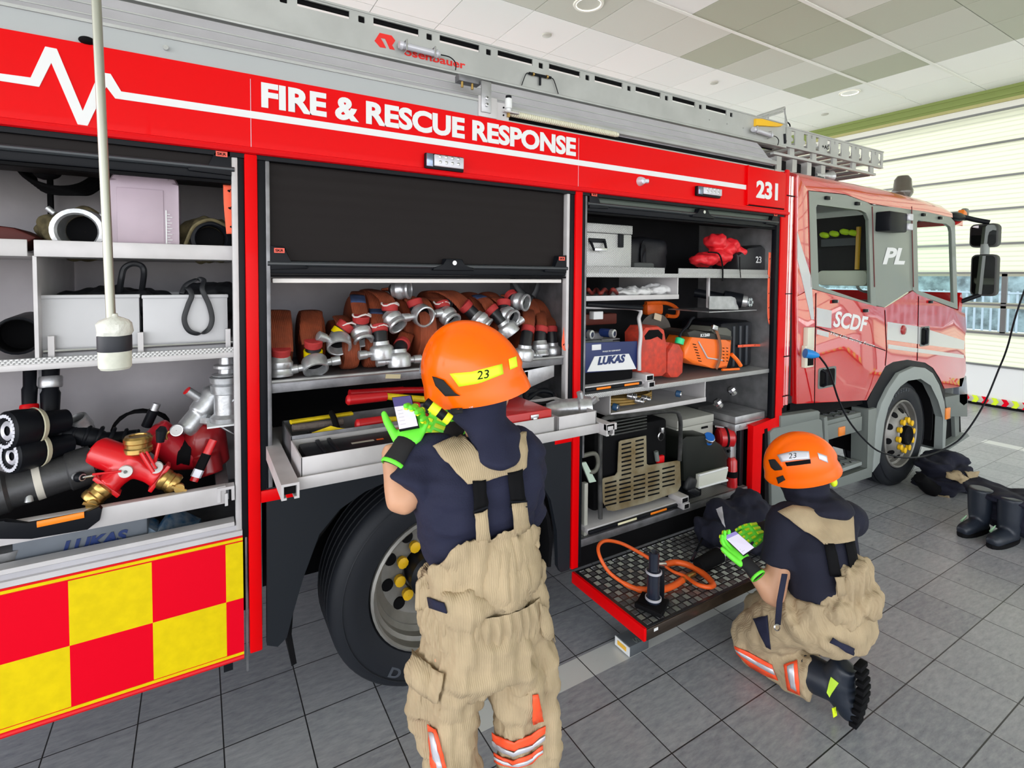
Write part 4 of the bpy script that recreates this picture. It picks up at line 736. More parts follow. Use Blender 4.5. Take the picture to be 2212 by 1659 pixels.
b = B(); b.bx(XL, -1.143, 0.80, 1.37, 1.556, 1.568, ALUL); b.bx(XL, -1.143, 0.793, 0.80, 1.568, 1.586, PERF); b.bx(XL, -1.143, 0.792, 0.80, 1.548, 1.568, ALUL, 0.002); part(b, 'locker_shelf', 'shelf with dimpled edge strip')
b = B(); b.bx(-1.705, -1.695, 0.80, 1.37, 1.568, 1.905, ALUL); part(b, 'shelf_divider')
b = B(); b.tube([(-1.69, 0.83, 1.60), (-1.15, 0.83, 1.60)], 0.007, STEEL, 8)
for x in (-1.67, -1.435, -1.17): b.bx(x-0.008, x+0.008, 0.822, 0.84, 1.568, 1.65, ALUL)
part(b, 'retaining_bar')
b = B(); b.bx(-1.76, -1.745, 1.30, 1.33, 1.97, 2.5, BLACKM); b.bx(-1.80, -1.785, 1.30, 1.33, 0.9, 1.56, ALUD); b.each('locker_post', TR)
# left sliding tray
b = B(); b.bx(XL, -1.20, 0.80, 1.36, 1.028, 1.036, BLACKM); b.bx(XL, -1.185, 0.768, 0.80, 1.020, 1.085, ALUL, 0.003); b.bx(-1.215, -1.175, 0.80, 1.36, 1.022, 1.08, ALUD)
b.prism([(-1.213, 0.762, 1.030), (-1.213, 0.762, 1.082), (-1.158, 0.762, 1.082), (-1.158, 0.762, 1.03), (-1.168, 0.762, 1.03), (-1.168, 0.762, 1.072), (-1.203, 0.762, 1.072), (-1.203, 0.762, 1.03)], (0, 0.04, 0), ALUL); b.bx(-1.19, -1.18, 0.758, 0.762, 1.015, 1.06, ALUL); part(b, 'sliding_tray', 'lower sliding tray of the left locker')
b = B(); P_ = [at(u, v, y=0.755) for u, v in ((-30, 1128), (12, 1122), (60, 1130), (180, 1108), (215, 1092), (221, 1098), (216, 1122), (190, 1142), (70, 1162), (-30, 1162))]
b.prism([(p.x, 0.745, p.z) for p in P_], (0, 0.02, 0), BLACK, None, 0.003); o = part(b, 'tray_handle', 'black tray handle with an orange insert')
b = B(); a = at(80, 1133, y=0.742); c = at(182, 1112, y=0.742); b.tube([a, c], 0.011, mat('insert_orange', (1.0, 0.25, 0.01), 0.4), 12, flat=(0.010, 0.004), up=(0, 0, 1)); b.done('handle_insert', o)
# middle locker: hose shelf, roof lamp, pull-out tray
b = B(); b.bx(-1.04, 0.345, 0.79, 1.38, 1.435, 1.447, ALUD); b.bx(-1.04, 0.345, 0.783, 0.79, 1.402, 1.447, ALUD, 0.002); b.tube([(-1.04, 0.785, 1.445), (0.345, 0.785, 1.440)], 0.008, ALU, 8); part(b, 'hose_shelf', 'aluminium shelf under the hoses')
b = B(); a = at(849, 830, y=0.782); b.box((a.x, 0.781, 1.424), (0.065, 0.002, 0.018), mat('masking_tape', (0.55, 0.48, 0.30), 0.7), (0, 0.1, 0)); part(b, 'tape_label', 'strip of beige tape')
b = B(); b.bx(-1.02, 0.34, 0.80, 0.84, 1.820, 1.838, mat('strip_lamp', (0.9, 0.86, 0.82), 0.4), 0.003); part(b, 'strip_lamp', 'white lamp strip under the shutter')
b = B(); b.bx(-1.04, 0.345, 0.80, 1.38, 1.0, 1.008, BLACKM); part(b, 'locker_floor')
b = B(); b.prism([(0.12, 0.80, 1.385), (0.30, 0.80, 1.40), (0.30, 0.80, 1.34), (0.12, 0.80, 1.29)], (0, 0.01, 0), ALU, None, 0.002); b.bx(0.12, 0.14, 0.80, 1.1, 1.30, 1.38, ALU); part(b, 'shelf_bracket')
TZ = 1.209
for x0, x1, nm in ((-1.052, -1.000, ''), (0.255, 0.30, '')):
    b = B(); b.prism([(x0, 0.35, TZ-0.05), (x0, 0.35, TZ), (x1, 0.35, TZ), (x1, 0.35, TZ-0.05), (x1-0.015, 0.35, TZ-0.05), (x1-0.015, 0.35, TZ-0.043), (x1-0.007, 0.35, TZ-0.043), (x1-0.007, 0.35, TZ-0.008), (x0+0.007, 0.35, TZ-0.008), (x0+0.007, 0.35, TZ-0.043), (x0+0.015, 0.35, TZ-0.043), (x0+0.015, 0.35, TZ-0.05)], (0, 0.95, 0), ALUL); b.bx(x0+0.008, x1-0.008, 0.37, 1.2, TZ-0.04, TZ-0.01, BLACKM); part(b, 'tray_runner', 'aluminium channel runner of the pulled out tray')
b = B(); b.bx(-1.0, 0.26, 0.40, 1.15, TZ-0.045, TZ-0.037, ALUL); b.bx(-1.0, 0.26, 0.396, 0.402, TZ-0.045, TZ-0.004, ALUL, 0.002); part(b, 'pull_out_tray', 'pulled out tool tray')
def bin_(x0, x1, y0, y1, z1, m=ALUL, z0=TZ-0.037):
    b = B(); b.bx(x0, x1, y0, y0+0.004, z0, z1, m, 0.001); b.bx(x0, x1, y1-0.004, y1, z0, z1, m); b.bx(x0, x0+0.004, y0, y1, z0, z1, m); b.bx(x1-0.004, x1, y0, y1, z0, z1, m); b.bx(x0, x1, y0, y1, z0, z0+0.004, m); return part(b, 'tray_bin')
bin_(-0.985, 0.025, 0.415, 0.62, 1.262); bin_(-0.985, 0.025, 0.625, 0.85, 1.275, ALUD); bin_(0.04, 0.25, 0.412, 0.72, 1.258)
b = B(); b.box((0.285, 0.36, TZ-0.012), (0.06, 0.02, 0.03), ALUL, None, 0.002); part(b, 'runner_end')

# ================================================================ LEFT LOCKER CONTENTS
def ringpart(b, c, ax, r, m=CAST, L=0.05, lugs=True, inner=BLACKM, seg=28):
    """storz style ring coupling, mouth at c, facing -ax"""
    b.lathe([(r*0.72, 0.002), (r*0.80, -0.006), (r*0.98, -0.004), (r, 0.010), (r*0.97, 0.02), (r, 0.026), (r, L*0.7), (r*0.86, L*0.78), (r*0.84, L), (r*0.74, L), (r*0.72, 0.004)], c, ax, m, seg, closed=True)
def coupling(name, label, c, ax, r, L=0.05, m=CAST, cover=None, group=None, cat='coupling'):
    t = thing(name, label, cat, c, group); b = B(); ringpart(b, c, ax, r, m, L); o = b.done('ring', t)
    b = B(); cc = V(c)+V(ax).normalized()*L*0.9; b.lathe([(r*0.7, 0), (0.001, 0.002)], cc, ax, BLACKM); b.done('bore', o)
    return t
c = at(167, 497, y=0.84); t = coupling('suction_coupling', 'large metal suction coupling in a khaki canvas cover beside the hanging pole', (c.x, 0.84, 1.915+0.075), (0.1, 1, 0.05), 0.074, 0.09)
b = B(); q = V((c.x, 0.84, 1.99)); b.ball(q+V((-0.02, 0.22, 0.0)), (0.12, 0.13, 0.085), CANVAS, (0, 0, 0.2), 24, 14); b.done('canvas_cover', t, smooth=4, wrinkle=(0.03, 14, (1, 1, 1)), remesh=0.008)
for s_ in (-1, 1): b = B(); b.cyl(q+V((s_*0.06, 0.02, 0.055)), q+V((s_*0.078, 0.02, 0.072)), 0.009, CAST); b.done('lug', t)
c = at(456, 505, y=0.84); t = coupling('suction_coupling', 'black mouthed coupling in a khaki canvas bag at the right end of the upper shelf', (c.x, 0.84, 1.915+0.065), (-0.1, 1, 0), 0.066, 0.05, BLACK)
q = V((c.x, 0.84, 1.98)); b = B(); b.ball(q+V((0, 0.185, 0.01)), (0.11, 0.13, 0.08), CANVAS, None, 24, 14); b.done('canvas_cover', t, smooth=4, wrinkle=(0.03, 15, (1, 1, 1)), remesh=0.008)
b = B(); b.tube(smoothpts([q+V((-0.09, -0.01, -0.06)), q+V((-0.075, -0.01, -0.01)), q+V((-0.05, -0.01, 0.045)), q+V((0.0, -0.015, 0.068)), q+V((0.05, -0.01, 0.05))]), 0.006, CANVAS, 8); b.tube(smoothpts([q+V((-0.105, -0.02, -0.055)), q+V((-0.08, -0.03, -0.045)), q+V((-0.05, -0.02, -0.055)), q+V((-0.07, 0.0, -0.062))], closed=True), 0.004, CANVAS, 6, True); b.done('drawstring', t)
# milky container
MILK = mat('milky_pink_plastic', (0.70, 0.56, 0.66), 0.35, trans=0.25, var=0.15, vscale=4)
t = thing('plastic_container', 'milky pink plastic container standing between the two khaki covered couplings', 'container', (-1.36, 0.9, 1.915))
a = at(238, 524, y=0.85); c = at(385, 380, y=0.85); b = B(); b.prism([(p[0], 0.85, p[1]) for p in rrect(a.x, c.x, 1.916, c.z, 0.035, 5)], (0, 0.25, 0), MILK, None, 0.02); b.done('container_body', t)
b = B(); b.bx(a.x+0.02, c.x-0.045, 0.846, 0.852, 1.93, c.z-0.055, MILK, 0.002); b.done('raised_panel', t)
b = B()
for k in range(14): b.bx(c.x-0.035, c.x-0.020-(0.006 if k % 2 else 0), 0.845, 0.85, 1.93+k*0.01, 1.932+k*0.01, WHITE)
b.bx(c.x-0.040, c.x-0.036, 0.846, 0.850, 1.925, 2.075, WHITE); b.done('level_scale', t, weld=False, label='white level scale')
# black cables top left
b = B()
for k in range(6):
    r_ = 0.05+0.022*k; b.tube(smoothpts([at(30+k*8, 350, y=1.2), at(60+k*6, 385+k*5, y=1.15), at(120+k*10, 405+k*3, y=1.12), at(175+k*6, 398+k*3, y=1.15), at(205+k*8, 370, y=1.2), at(150, 345, y=1.25)], 6), 0.008-0.0005*k, BLACKM, 8)
b.tube(smoothpts([at(75, 350, y=1.1), at(90, 375, y=1.08), at(120, 372, y=1.1), at(120, 350, y=1.15)]), 0.02, BLACKM, 8)
tag(b.done('cable_bundle', smooth=4), 'bundle of black cables hanging under the locker roof, far left', 'cable')
b = B(); p = [at(15, 450, y=1.0), at(75, 470, y=1.0), at(70, 516, y=1.0), at(0, 516, y=1.0)]; b.prism([(-1.95, 0.95, 1.93), (-1.78, 0.95, 1.93), (-1.72, 0.95, 1.97), (-1.78, 0.95, 2.0), (-1.95, 0.95, 2.02)], (0, 0.2, 0), mat('dark_red_case', (0.10, 0.015, 0.012), 0.6), None, 0.01)
tag(b.done('red_case'), 'dark red case at the left end of the upper shelf', 'case')
# orange straps
STRAP = mat('orange_strap', (0.90, 0.13, 0.06), 0.7)
def strap(pts, label, w_=0.018, up=(1, 0, 0), marks=True, cat='strap'):
    b = B(); P_ = smoothpts(pts, 6); b.tube(P_, 1, STRAP, 8, up=up, flat=(w_, 0.0018), sq=6)
    if marks:
        n_ = len(P_)
        for k in range(2, n_-1, 4):
            d = (P_[min(k+1, n_-1)]-P_[k-1]).normalized(); u_ = V(up); nn = d.cross(u_).normalized(); nn = nn if nn.y < 0 else -nn; ex = -nn.cross(d).normalized()
            b.box(tuple(P_[k]+nn*0.002), (w_*0.5, 0.001, 0.006), BLACKM, (0, 0.6, 0)); b.box(tuple(P_[k]+nn*0.002+V((0.004, 0, 0.004))), (w_*0.4, 0.001, 0.003), BLACKM, (0, -0.8, 0))
    return tag(b.done('orange_strap', smooth=4, weld=False), label, cat, 'orange printed straps')
strap([at(494, 400, y=0.80), at(496, 450, y=0.80), at(501, 505, y=0.80)], 'orange strap with black print at the left locker edge')
strap([at(1221, 606, y=0.80), at(1230, 640, y=0.79), at(1244, 690, y=0.775), at(1246, 720, y=0.77), at(1225, 752, y=0.77), at(1217, 745, y=0.775), at(1222, 700, y=0.785), at(1226, 640, y=0.80)], 'orange strap looped at the right side of the hose locker', 0.011)
strap([at(1663, 545, y=0.80), at(1661, 600, y=0.80), at(1660, 650, y=0.80), at(1661, 690, y=0.80), at(1668, 705, y=0.80)], 'orange strap hanging down the right edge of the right locker', 0.013)
# two aluminium boxes
BOXM = mat('box_grey', (0.56, 0.56, 0.58), 0.5, 0.15, var=0.08, vscale=5)
for (u0, v0, u1, v1), lab in (((87, 636, 300, 751), 'pale grey metal box behind the hanging pole bottle, left of two'), ((310, 636, 491, 742), 'pale grey metal box with a black strap loop over its front')):
    a = at(u0, v1, y=0.845); c = at(u1, v0, y=0.845); x0, x1 = a.x, c.x; z1 = c.z; z0 = 1.570; t = thing('metal_box', lab, 'box', ((x0+x1)/2, 1.0, z0), 'grey metal boxes on the middle shelf')
    b = B(); b.bx(x0, x1, 0.845, 0.851, z0, z1-0.001, BOXM, 0.001); b.bx(x0, x0+0.005, 0.851, 1.20, z0, z1, BOXM); b.bx(x1-0.005, x1, 0.851, 1.20, z0, z1, BOXM); b.bx(x0, x1, 1.2, 1.205, z0, z1, BOXM); b.bx(x0, x1, 0.851, 1.2, z0, z0+0.005, BOXM); b.done('box_body', t)
    b = B(); b.bx(x0-0.003, x1+0.003, 0.840, 0.856, z1-0.012, z1+0.001, BOXM, 0.003); b.done('rolled_rim', t)
BAGM = mat('black_nylon', (0.010, 0.011, 0.014), 0.5, bump=0.5, bscale=18)
a = at(230, 600, y=0.95); b = B(); b.ball((a.x-0.0, 1.0, 1.74), (0.17, 0.12, 0.055), BAGM, None, 24, 12); b.ball((a.x+0.12, 0.98, 1.745), (0.12, 0.11, 0.05), BAGM, (0, 0.2, 0), 20, 10)
t = thing('folded_bag', 'black folded bag with a stiff loop handle lying in the left grey box', 'bag', (a.x, 1.0, 1.69)); b.done('bag_body', t, smooth=4, remesh=0.009, wrinkle=(0.022, 16, (1, 1, 1)))
b = B(); b.tube(smoothpts([at(258, 632, y=0.93), at(262, 602, y=0.9), at(268, 580, y=0.9), at(285, 570, y=0.9), at(305, 574, y=0.9), at(311, 590, y=0.9), at(306, 630, y=0.95)]), 0.010, BAGM, 8); b.done('handle', t)
t = thing('folded_bag', 'black folded bag with a hanging strap loop in the right grey box', 'bag', (-1.22, 1.0, 1.69)); b = B(); b.ball((-1.22, 1.0, 1.745), (0.13, 0.12, 0.075), BAGM, None, 24, 12); b.done('bag_body', t, smooth=4, remesh=0.009, wrinkle=(0.02, 16, (1, 1, 1)))
b = B(); b.tube(smoothpts([at(392, 634, y=0.86), at(402, 615, y=0.87), at(425, 604, y=0.87), at(440, 606, y=0.86), at(437, 625, y=0.835), at(452, 660, y=0.83), at(458, 690, y=0.83), at(450, 712, y=0.83), at(430, 721, y=0.83), at(408, 714, y=0.83), at(398, 690, y=0.83), at(406, 660, y=0.83), at(414, 638, y=0.83), at(405, 622, y=0.85), at(392, 636, y=0.87)], 6), 1, BAGM, 8, up=(0.9, -0.25, 0.2), flat=(0.009, 0.0018), sq=6); b.done('strap_loop', t, smooth=4)
# dark tube at the far left
b = B(); c = at(38, 726, y=0.86); b.lathe([(0.055, -0.002), (0.060, 0.0), (0.062, 0.02), (0.060, 0.3), (0.001, 0.3)], c, (-0.1, 1, 0), BLACK, 24); b.lathe([(0.055, -0.002), (0.052, 0.0), (0.052, 0.1), (0.001, 0.1)], c, (-0.1, 1, 0), BLACKM, 24)
tag(b.done('suction_strainer'), 'black open tube lying left of the two grey boxes', 'tube')
# --- lower compartment
TRZ = 1.036
def tilt(a, c): return V(a), V(c)
# vertical hanging branch pipes
for (u, v0, v1, r_), lab, rd in (((66, 800, 895, 0.020), 'slim black branch pipe with a red foot hanging under the dimpled shelf', 1), ((111, 800, 915, 0.026), 'thick black branch pipe with a worn metal collar hanging under the shelf', 0)):
    a = at(u, v0, y=1.05); c = at(u-3, v1, y=1.0); a.z = 1.555; t = thing('branch_pipe', lab, 'branch pipe', a)
    b = B(); b.tube([a, a.lerp(c, 0.5), a.lerp(c, 0.55), c], [r_, r_*0.9, r_*1.1, r_*0.95], BLACK, 16); b.done('barrel', t)
    b = B(); q = a.lerp(c, 0.38 if not rd else 0.93); b.lathe([(r_*1.2, -0.02), (r_*1.3, -0.015), (r_*1.3, 0.015), (r_*1.2, 0.02)], q, (c-a), RED_M if rd else CAST, 20, caps=True); b.done('collar', t)
# two foam/fog nozzles with LED-like rings
for (u, v, r_), lab in (((10, 932, 0.062), 'black fog nozzle with a bright ringed face, upper of the two at the left edge'), ((20, 987, 0.055), 'black fog nozzle with a bright ringed face, lower of the two at the left edge')):
    c = at(u, v, y=0.86); ax = V((0.75, 0.62, -0.05)).normalized(); t = thing('fog_nozzle', lab, 'nozzle', c, 'black fog nozzles')
    b = B(); b.lathe([(0.001, 0.012), (r_*0.5, 0.010), (r_*0.85, 0.0), (r_, 0.006), (r_*1.02, 0.03), (r_*0.95, 0.07), (r_*0.7, 0.10), (r_*0.62, 0.17), (0.001, 0.18)], c, ax, BLACK, 32); b.done('nozzle_body', t)
    b = B(); b.lathe([(r_*0.25, 0.006), (r_*0.42, 0.002), (r_*0.5, 0.006)], c, ax, REFL, 24)
    q = ax.orthogonal().normalized(); o_ = ax.cross(q)
    for k in range(26): an = 2*math.pi*k/26; b.box(tuple(c+q*(r_*0.78*math.cos(an))+o_*(r_*0.78*math.sin(an))-ax*0.001), (0.006, 0.006, 0.010), REFL)
    b.done('toothed_ring', t, weld=False, label='silver toothed ring'); b = B(); b.lathe([(r_*0.97, 0.075), (r_*1.0, 0.078), (r_*0.9, 0.092), (r_*0.88, 0.09)], c, ax, mat('cream_band', (0.6, 0.57, 0.42), 0.6), 24); b.done('marking_band', t)
# big grey tube with lugs
a = at(12, 1062, y=0.90); c = at(145, 1020, y=0.93); d = (c-a).normalized(); t = thing('standpipe', 'thick dark grey pipe with lugs and a paper band lying in the left tray', 'pipe', a.lerp(c, 0.5))
GPIPE = mat('pipe_grey', (0.085, 0.085, 0.09), 0.45, 0.5, bump=0.3, bscale=60, var=0.3)
b = B(); b.lathe([(0.001, -0.06), (0.068, -0.06), (0.070, 0.0), (0.060, 0.01), (0.060, (c-a).length), (0.067, (c-a).length+0.005), (0.067, (c-a).length+0.07), (0.001, (c-a).length+0.075)], a, d, GPIPE, 32); b.done('pipe_body', t)
b = B(); q = a.lerp(c, 0.46); b.lathe([(0.0605, 0), (0.0615, 0.001), (0.0615, 0.019), (0.0605, 0.02)], q, d, mat('paper_band', (0.66, 0.62, 0.55), 0.8, var=0.2), 28); b.done('paper_band', t)
for u, v, w_, h_ in ((55, 992, 1, 1), (63, 1075, 1, -1)):
    q = at(u, v, y=0.86); b = B(); b.tube([q+V((0, 0.02, -0.02*h_)), q, q+V((0, -0.003, 0.012*h_)), q+V((0, -0.003, 0.016*h_))], [0.010, 0.010, 0.012, 0.004], CAST, 12); b.done('lug', t)
b = B(); b.tube([c+V((0.03, -0.06, -0.0)), c+V((0.055, -0.085, 0.0))], 0.012, CAST, 10); b.ball(tuple(c+V((0.045, -0.075, 0))), 0.017, BLACK); b.tube([c+V((0.055, -0.085, 0.0)), c+V((0.13, -0.085, 0.005))], 0.004, STEEL, 8); b.done('valve_lever', t)
# small silver couplings and black valve behind
c = at(168, 905, y=1.0); t = coupling('small_coupling', 'small silver hose coupling behind the black nozzles', c, (0.35, 0.4, -0.8), 0.030, 0.06)
c = at(148, 935, y=1.0); b = B(); b.tube(smoothpts([c+V((-0.16, 0, 0.02)), c+V((-0.08, 0, 0.0)), c, c+V((0.1, 0.0, -0.04)), c+V((0.2, 0.02, -0.05))]), [0.035]*6+[0.03]*6+[0.035]*6+[0.028]*7, BLACK, 14)
for k in range(7): q = c+V((-0.02+0.035*k, 0.0, -0.015*k*0.6)); b.lathe([(0.036, -0.006), (0.040, 0), (0.036, 0.006)], q, (1, 0, -0.35), BLACK, 18)
tag(b.done('black_nozzle_hose', smooth=4), 'black ribbed nozzle lying behind the grey pipe', 'nozzle')
c = at(305, 915, y=1.1); t = thing('valve_hose', 'coil of thin black hose behind the red dividing valve', 'hose', c); b = B(); b.tube([(c.x+0.09*math.cos(x*0.3), c.y+0.02*math.sin(x), c.z-0.02+0.07*math.sin(x*0.3)) for x in range(42)], 0.006, BLACKM, 6); b.done('coil', t, smooth=4)
b = B(); b.tube([c+V((0.02, -0.05, 0.0)), c+V((0.045, -0.06, 0.06))], 0.018, BLACK, 12); b.tube([c+V((0.045, -0.06, 0.06)), c+V((0.055, -0.06, 0.085))], 0.014, CAST, 12); b.done('valve', t)
# red dividing breeching with brass couplings
DR = mat('breeching_red', (0.68, 0.006, 0.012), 0.32, coat=0.4); DR2 = mat('breeching_dark_red', (0.30, 0.008, 0.012), 0.35, coat=0.3)
def brass(b, c, ax, r): b.lathe([(0.001, 0.0), (r*0.6, 0.0), (r*0.62, -0.004), (r*0.86, -0.004), (r, 0.004), (r, 0.018), (r*0.92, 0.022), (r*0.92, 0.034), (r, 0.038), (r*1.02, 0.052), (r*0.9, 0.058), (0.001, 0.06)], c, ax, BRASS, 28)
t = thing('dividing_valve', 'bright red two way dividing valve with three brass couplings in front', 'valve', at(290, 1010, y=0.86)); Yb = 0.86
C0 = at(285, 1000, y=Yb); b = B(); b.ball(tuple(C0), (0.055, 0.045, 0.05), DR); b.tube([C0, at(298, 985, y=Yb)], 0.045, DR, 20); L1 = at(232, 1048, y=Yb-0.02); R1 = at(345, 1030, y=Yb-0.02)
b.tube([C0, C0.lerp(L1, 0.7), L1], [0.045, 0.036, 0.040], DR, 20); b.tube([C0, C0.lerp(R1, 0.7), R1], [0.045, 0.036, 0.040], DR, 20); b.tube([C0, at(210, 975, y=Yb+0.06)], [0.05, 0.052], DR, 20); b.done('valve_body', t, smooth=4, remesh=0.005)
for nm, q, d, s_ in (('a', L1, L1-C0, 1), ('b', R1, R1-C0, 1)):
    d = d.normalized(); b = B(); b.box(tuple(q), (0.10, 0.05, 0.014), DR, (0, math.atan2(-d.x, -d.z) if d.x < 0 else -math.atan2(d.x, -d.z), 0), 0.003); b.done('flange', t)
    b = B(); e = q+d*0.062; brass(b, e, -d, 0.036); o = b.done('brass_coupling', t); b = B(); e2 = e+V((0.01, -0.042, 0.0)); b.cyl(e2, e2+V((0, 0.014, 0)), 0.016, BRASS); b.box(tuple(e2), (0.05, 0.006, 0.008), BRASS, (0, 0.5, 0)); b.done('blank_cap', o)
b = B(); q = at(298, 950, y=Yb); brass(b, q+V((0, 0, 0.012)), (0, 0, -1), 0.043); b.done('brass_coupling', t)
for u, v in ((271, 1019), (337, 1010)): b = B(); q = at(u, v, y=Yb-0.052); b.lathe([(0.001, -0.003), (0.020, -0.003), (0.021, 0.006), (0.001, 0.006)], q, (0, 1, 0), mat('dial_white', (0.7, 0.7, 0.68), 0.5), 24); b.lathe([(0.001, -0.006), (0.005, -0.006), (0.006, -0.002)], q, (0, 1, 0), GREYP, 12); b.done('indicator_disc', t)
b = B(); b.tube([at(305, 978, y=Yb-0.06), at(331, 1020, y=Yb-0.07)], 0.007, DR, 8); b.tube([at(316, 975, y=Yb-0.06), at(337, 1012, y=Yb-0.07)], 0.004, DR, 8); b.tube([at(200, 1025, y=Yb-0.05), at(262, 1018, y=Yb-0.06)], 0.004, DR, 8); b.each('lever', t)
b = B(); b.tube([at(334, 1000, y=Yb-0.05), at(346, 952, y=Yb-0.05)], 0.006, DR, 8); o = b.done('lever', t); b = B(); b.tube([at(346, 955, y=Yb-0.05), at(349, 930, y=Yb-0.05), at(352, 922, y=Yb-0.05)], [0.012, 0.018, 0.010], BLACK, 12); b.done('knob', o)
# second and third red valves
t = thing('dividing_valve', 'dark red valve with a black band standing behind the bright red one', 'valve', at(370, 970, y=1.0)); b = B(); b.tube([at(330, 930, y=0.98), at(395, 985, y=1.0), at(430, 985, y=1.0)], [0.055, 0.06, 0.05], mat('valve_red_mid', (0.50, 0.008, 0.02), 0.35, coat=0.3), 22); b.ball(tuple(at(350, 945, y=0.98)), 0.055, MATS['valve_red_mid']); b.done('valve_body', t, smooth=4, remesh=0.006); b = B(); q = at(398, 975, y=1.0); b.lathe([(0.063, -0.022), (0.065, -0.02), (0.065, 0.02), (0.063, 0.022)], q, (1, 0, -0.1), BLACKM, 24, caps=True); b.done('black_band', t)
b = B(); q = at(382, 929, y=0.93); b.lathe([(0.001, -0.010), (0.021, -0.010), (0.023, -0.008), (0.023, 0.01), (0.001, 0.012)], q, (0.1, 1, -0.1), STEEL, 24); o = b.done('pressure_gauge', t); b = B(); b.lathe([(0.001, -0.012), (0.018, -0.012)], q, (0.1, 1, -0.1), WHITE, 24); b.done('dial', o); b = B(); b.tube([q+V((-0.02, 0, 0)), q+V((-0.035, 0, -0.012)), q+V((-0.032, 0, -0.03))], 0.005, BRASS, 8); b.done('gauge_stem', t)
t = thing('dividing_valve', 'deep red valve with a black taped lever at the right end of the tray', 'valve', at(450, 980, y=1.0)); b = B(); b.ball(tuple(at(440, 955, y=0.99)), (0.075, 0.06, 0.085), DR2); b.tube([at(455, 920, y=1.0), at(470, 1000, y=1.0)], [0.05, 0.045], DR2, 20); b.tube([at(445, 985, y=0.96), at(455, 1025, y=0.94)], [0.05, 0.045], DR2, 20); b.done('valve_body', t, smooth=4, remesh=0.006)
b = B(); q0 = at(461, 950, y=0.89); q1 = at(418, 1040, y=0.86); b.tube([q0, q1], 0.008, DR, 8, flat=(0.014, 0.005), up=(1, 0, 0.4)); o = b.done('lever', t); b = B(); b.tube([q0.lerp(q1, 0.35), q0.lerp(q1, 0.75)], 0.01, BLACKM, 8, flat=(0.017, 0.008), up=(1, 0, 0.4)); b.done('black_tape', o); b = B(); b.tube([q0.lerp(q1, 0.72), q0.lerp(q1, 0.9)], 0.01, REFL, 8, flat=(0.018, 0.009), up=(1, 0, 0.4)); b.done('silver_end', o)
# leaning alloy branch and standing coupling stack
a = at(405, 925, y=0.97); c = at(455, 862, y=1.0); d = (c-a).normalized(); t = thing('alloy_inductor', 'cast alloy inductor leaning diagonally behind the red valves', 'pipe fitting', a)
b = B(); b.tube([a-d*0.02, a, a+d*0.06, a+d*0.065, c, c+d*0.02, c+d*0.05], [0.030, 0.040, 0.038, 0.044, 0.048, 0.05, 0.03], CAST, 24); b.tube([c, c+V((0.055, 0.0, -0.02))], [0.042, 0.035], CAST, 18); b.done('casting', t, smooth=4, remesh=0.004)
b = B(); q = a.lerp(c, 0.9)+V((-0.02, -0.01, 0.01)); b.tube([q, q+V((-0.05, -0.01, 0.045))], 0.017, CAST, 14); o = b.done('side_inlet', t); b = B(); b.cyl(q+V((-0.05, -0.01, 0.045)), q+V((-0.053, -0.0105, 0.048)), 0.016, RED_M); b.done('red_plug', o)
b = B(); q = a.lerp(c, 0.35)+V((0.04, -0.03, -0.005)); b.tube([q-V((0.02, -0.01, 0)), q, q+V((0.018, -0.005, 0))], [0.018, 0.022, 0.012], CAST, 6); b.tube([q, q+V((0.10, -0.02, -0.075))], 0.005, STEEL, 8); b.ball(tuple(q+V((0.10, -0.02, -0.075))), 0.011, STEEL); b.done('control_lever', t)
t = thing('coupling_stack', 'stack of silver couplings standing at the right side of the left locker', 'coupling', at(492, 905, y=0.90)); q = at(492, 905, y=0.90); S_ = [(0.001, -0.005), (0.058, -0.005), (0.060, 0.012), (0.052, 0.02), (0.047, 0.025), (0.045, 0.10), (0.056, 0.105), (0.058, 0.135), (0.050, 0.14), (0.058, 0.145), (0.060, 0.165), (0.045, 0.168), (0.001, 0.166)]
b = B(); b.lathe(S_, q, (0, 0, 1), CAST, 32); b.done('lower_coupling', t); b = B(); b.lathe([(0.001, 0.17), (0.05, 0.17), (0.052, 0.175), (0.030, 0.18), (0.028, 0.195), (0.046, 0.20), (0.046, 0.21), (0.028, 0.215), (0.024, 0.26), (0.001, 0.26)], q, (0, 0, 1), CAST, 28); b.done('upper_coupling', t)
b = B(); q2 = q+V((0.035, -0.045, 0.07))
for an in (0.5, 2.6, 4.7): b.tube([q2, q2+V((0.022*math.cos(an), -0.01, 0.022*math.sin(an)))], 0.005, STEEL, 8)
b.ball(tuple(q2), 0.009, STEEL); b.done('wing_nut', t, weld=False); b = B(); b.bx(q.x-0.07, q.x+0.06, q.y-0.065, q.y+0.08, q.z-0.012, q.z-0.006, WHITE); part(b, 'coupling_bracket')
# below the tray
LK = mat('grey_case', (0.13, 0.15, 0.18), 0.45, var=0.2); LKB = mat('maker_blue', (0.012, 0.03, 0.13), 0.4)
t = thing('tool_case', 'grey case with slanted dark blue lettering under the left tray', 'case', (-1.5, 1.0, 0.89)); b = B(); b.bx(-1.78, -1.425, 0.83, 1.2, 0.892, 1.010, LK, 0.01); b.done('case_body', t)
b = B(); p = at(135, 1196, y=0.829); b.text('LUKAS', (p.x, 0.829, p.z), (1, 0, 0), (0, 0, 1), LKB, w=0.175, h=0.040, bold=0.045, shear=0.25); b.bx(p.x-0.002, p.x+0.25, 0.828, 0.83, p.z-0.014, p.z-0.008, LKB); b.done('case_lettering', t, label='slanted dark blue capital letters')
b = None; t = thing('chock_block', 'chipped blue folded metal block beside the grey case', 'block', at(350, 1150, y=0.85)); BL = mat('chipped_blue', (0.02, 0.16, 0.36), 0.45, var=0.6, vscale=35, col2=(0.35, 0.42, 0.5))
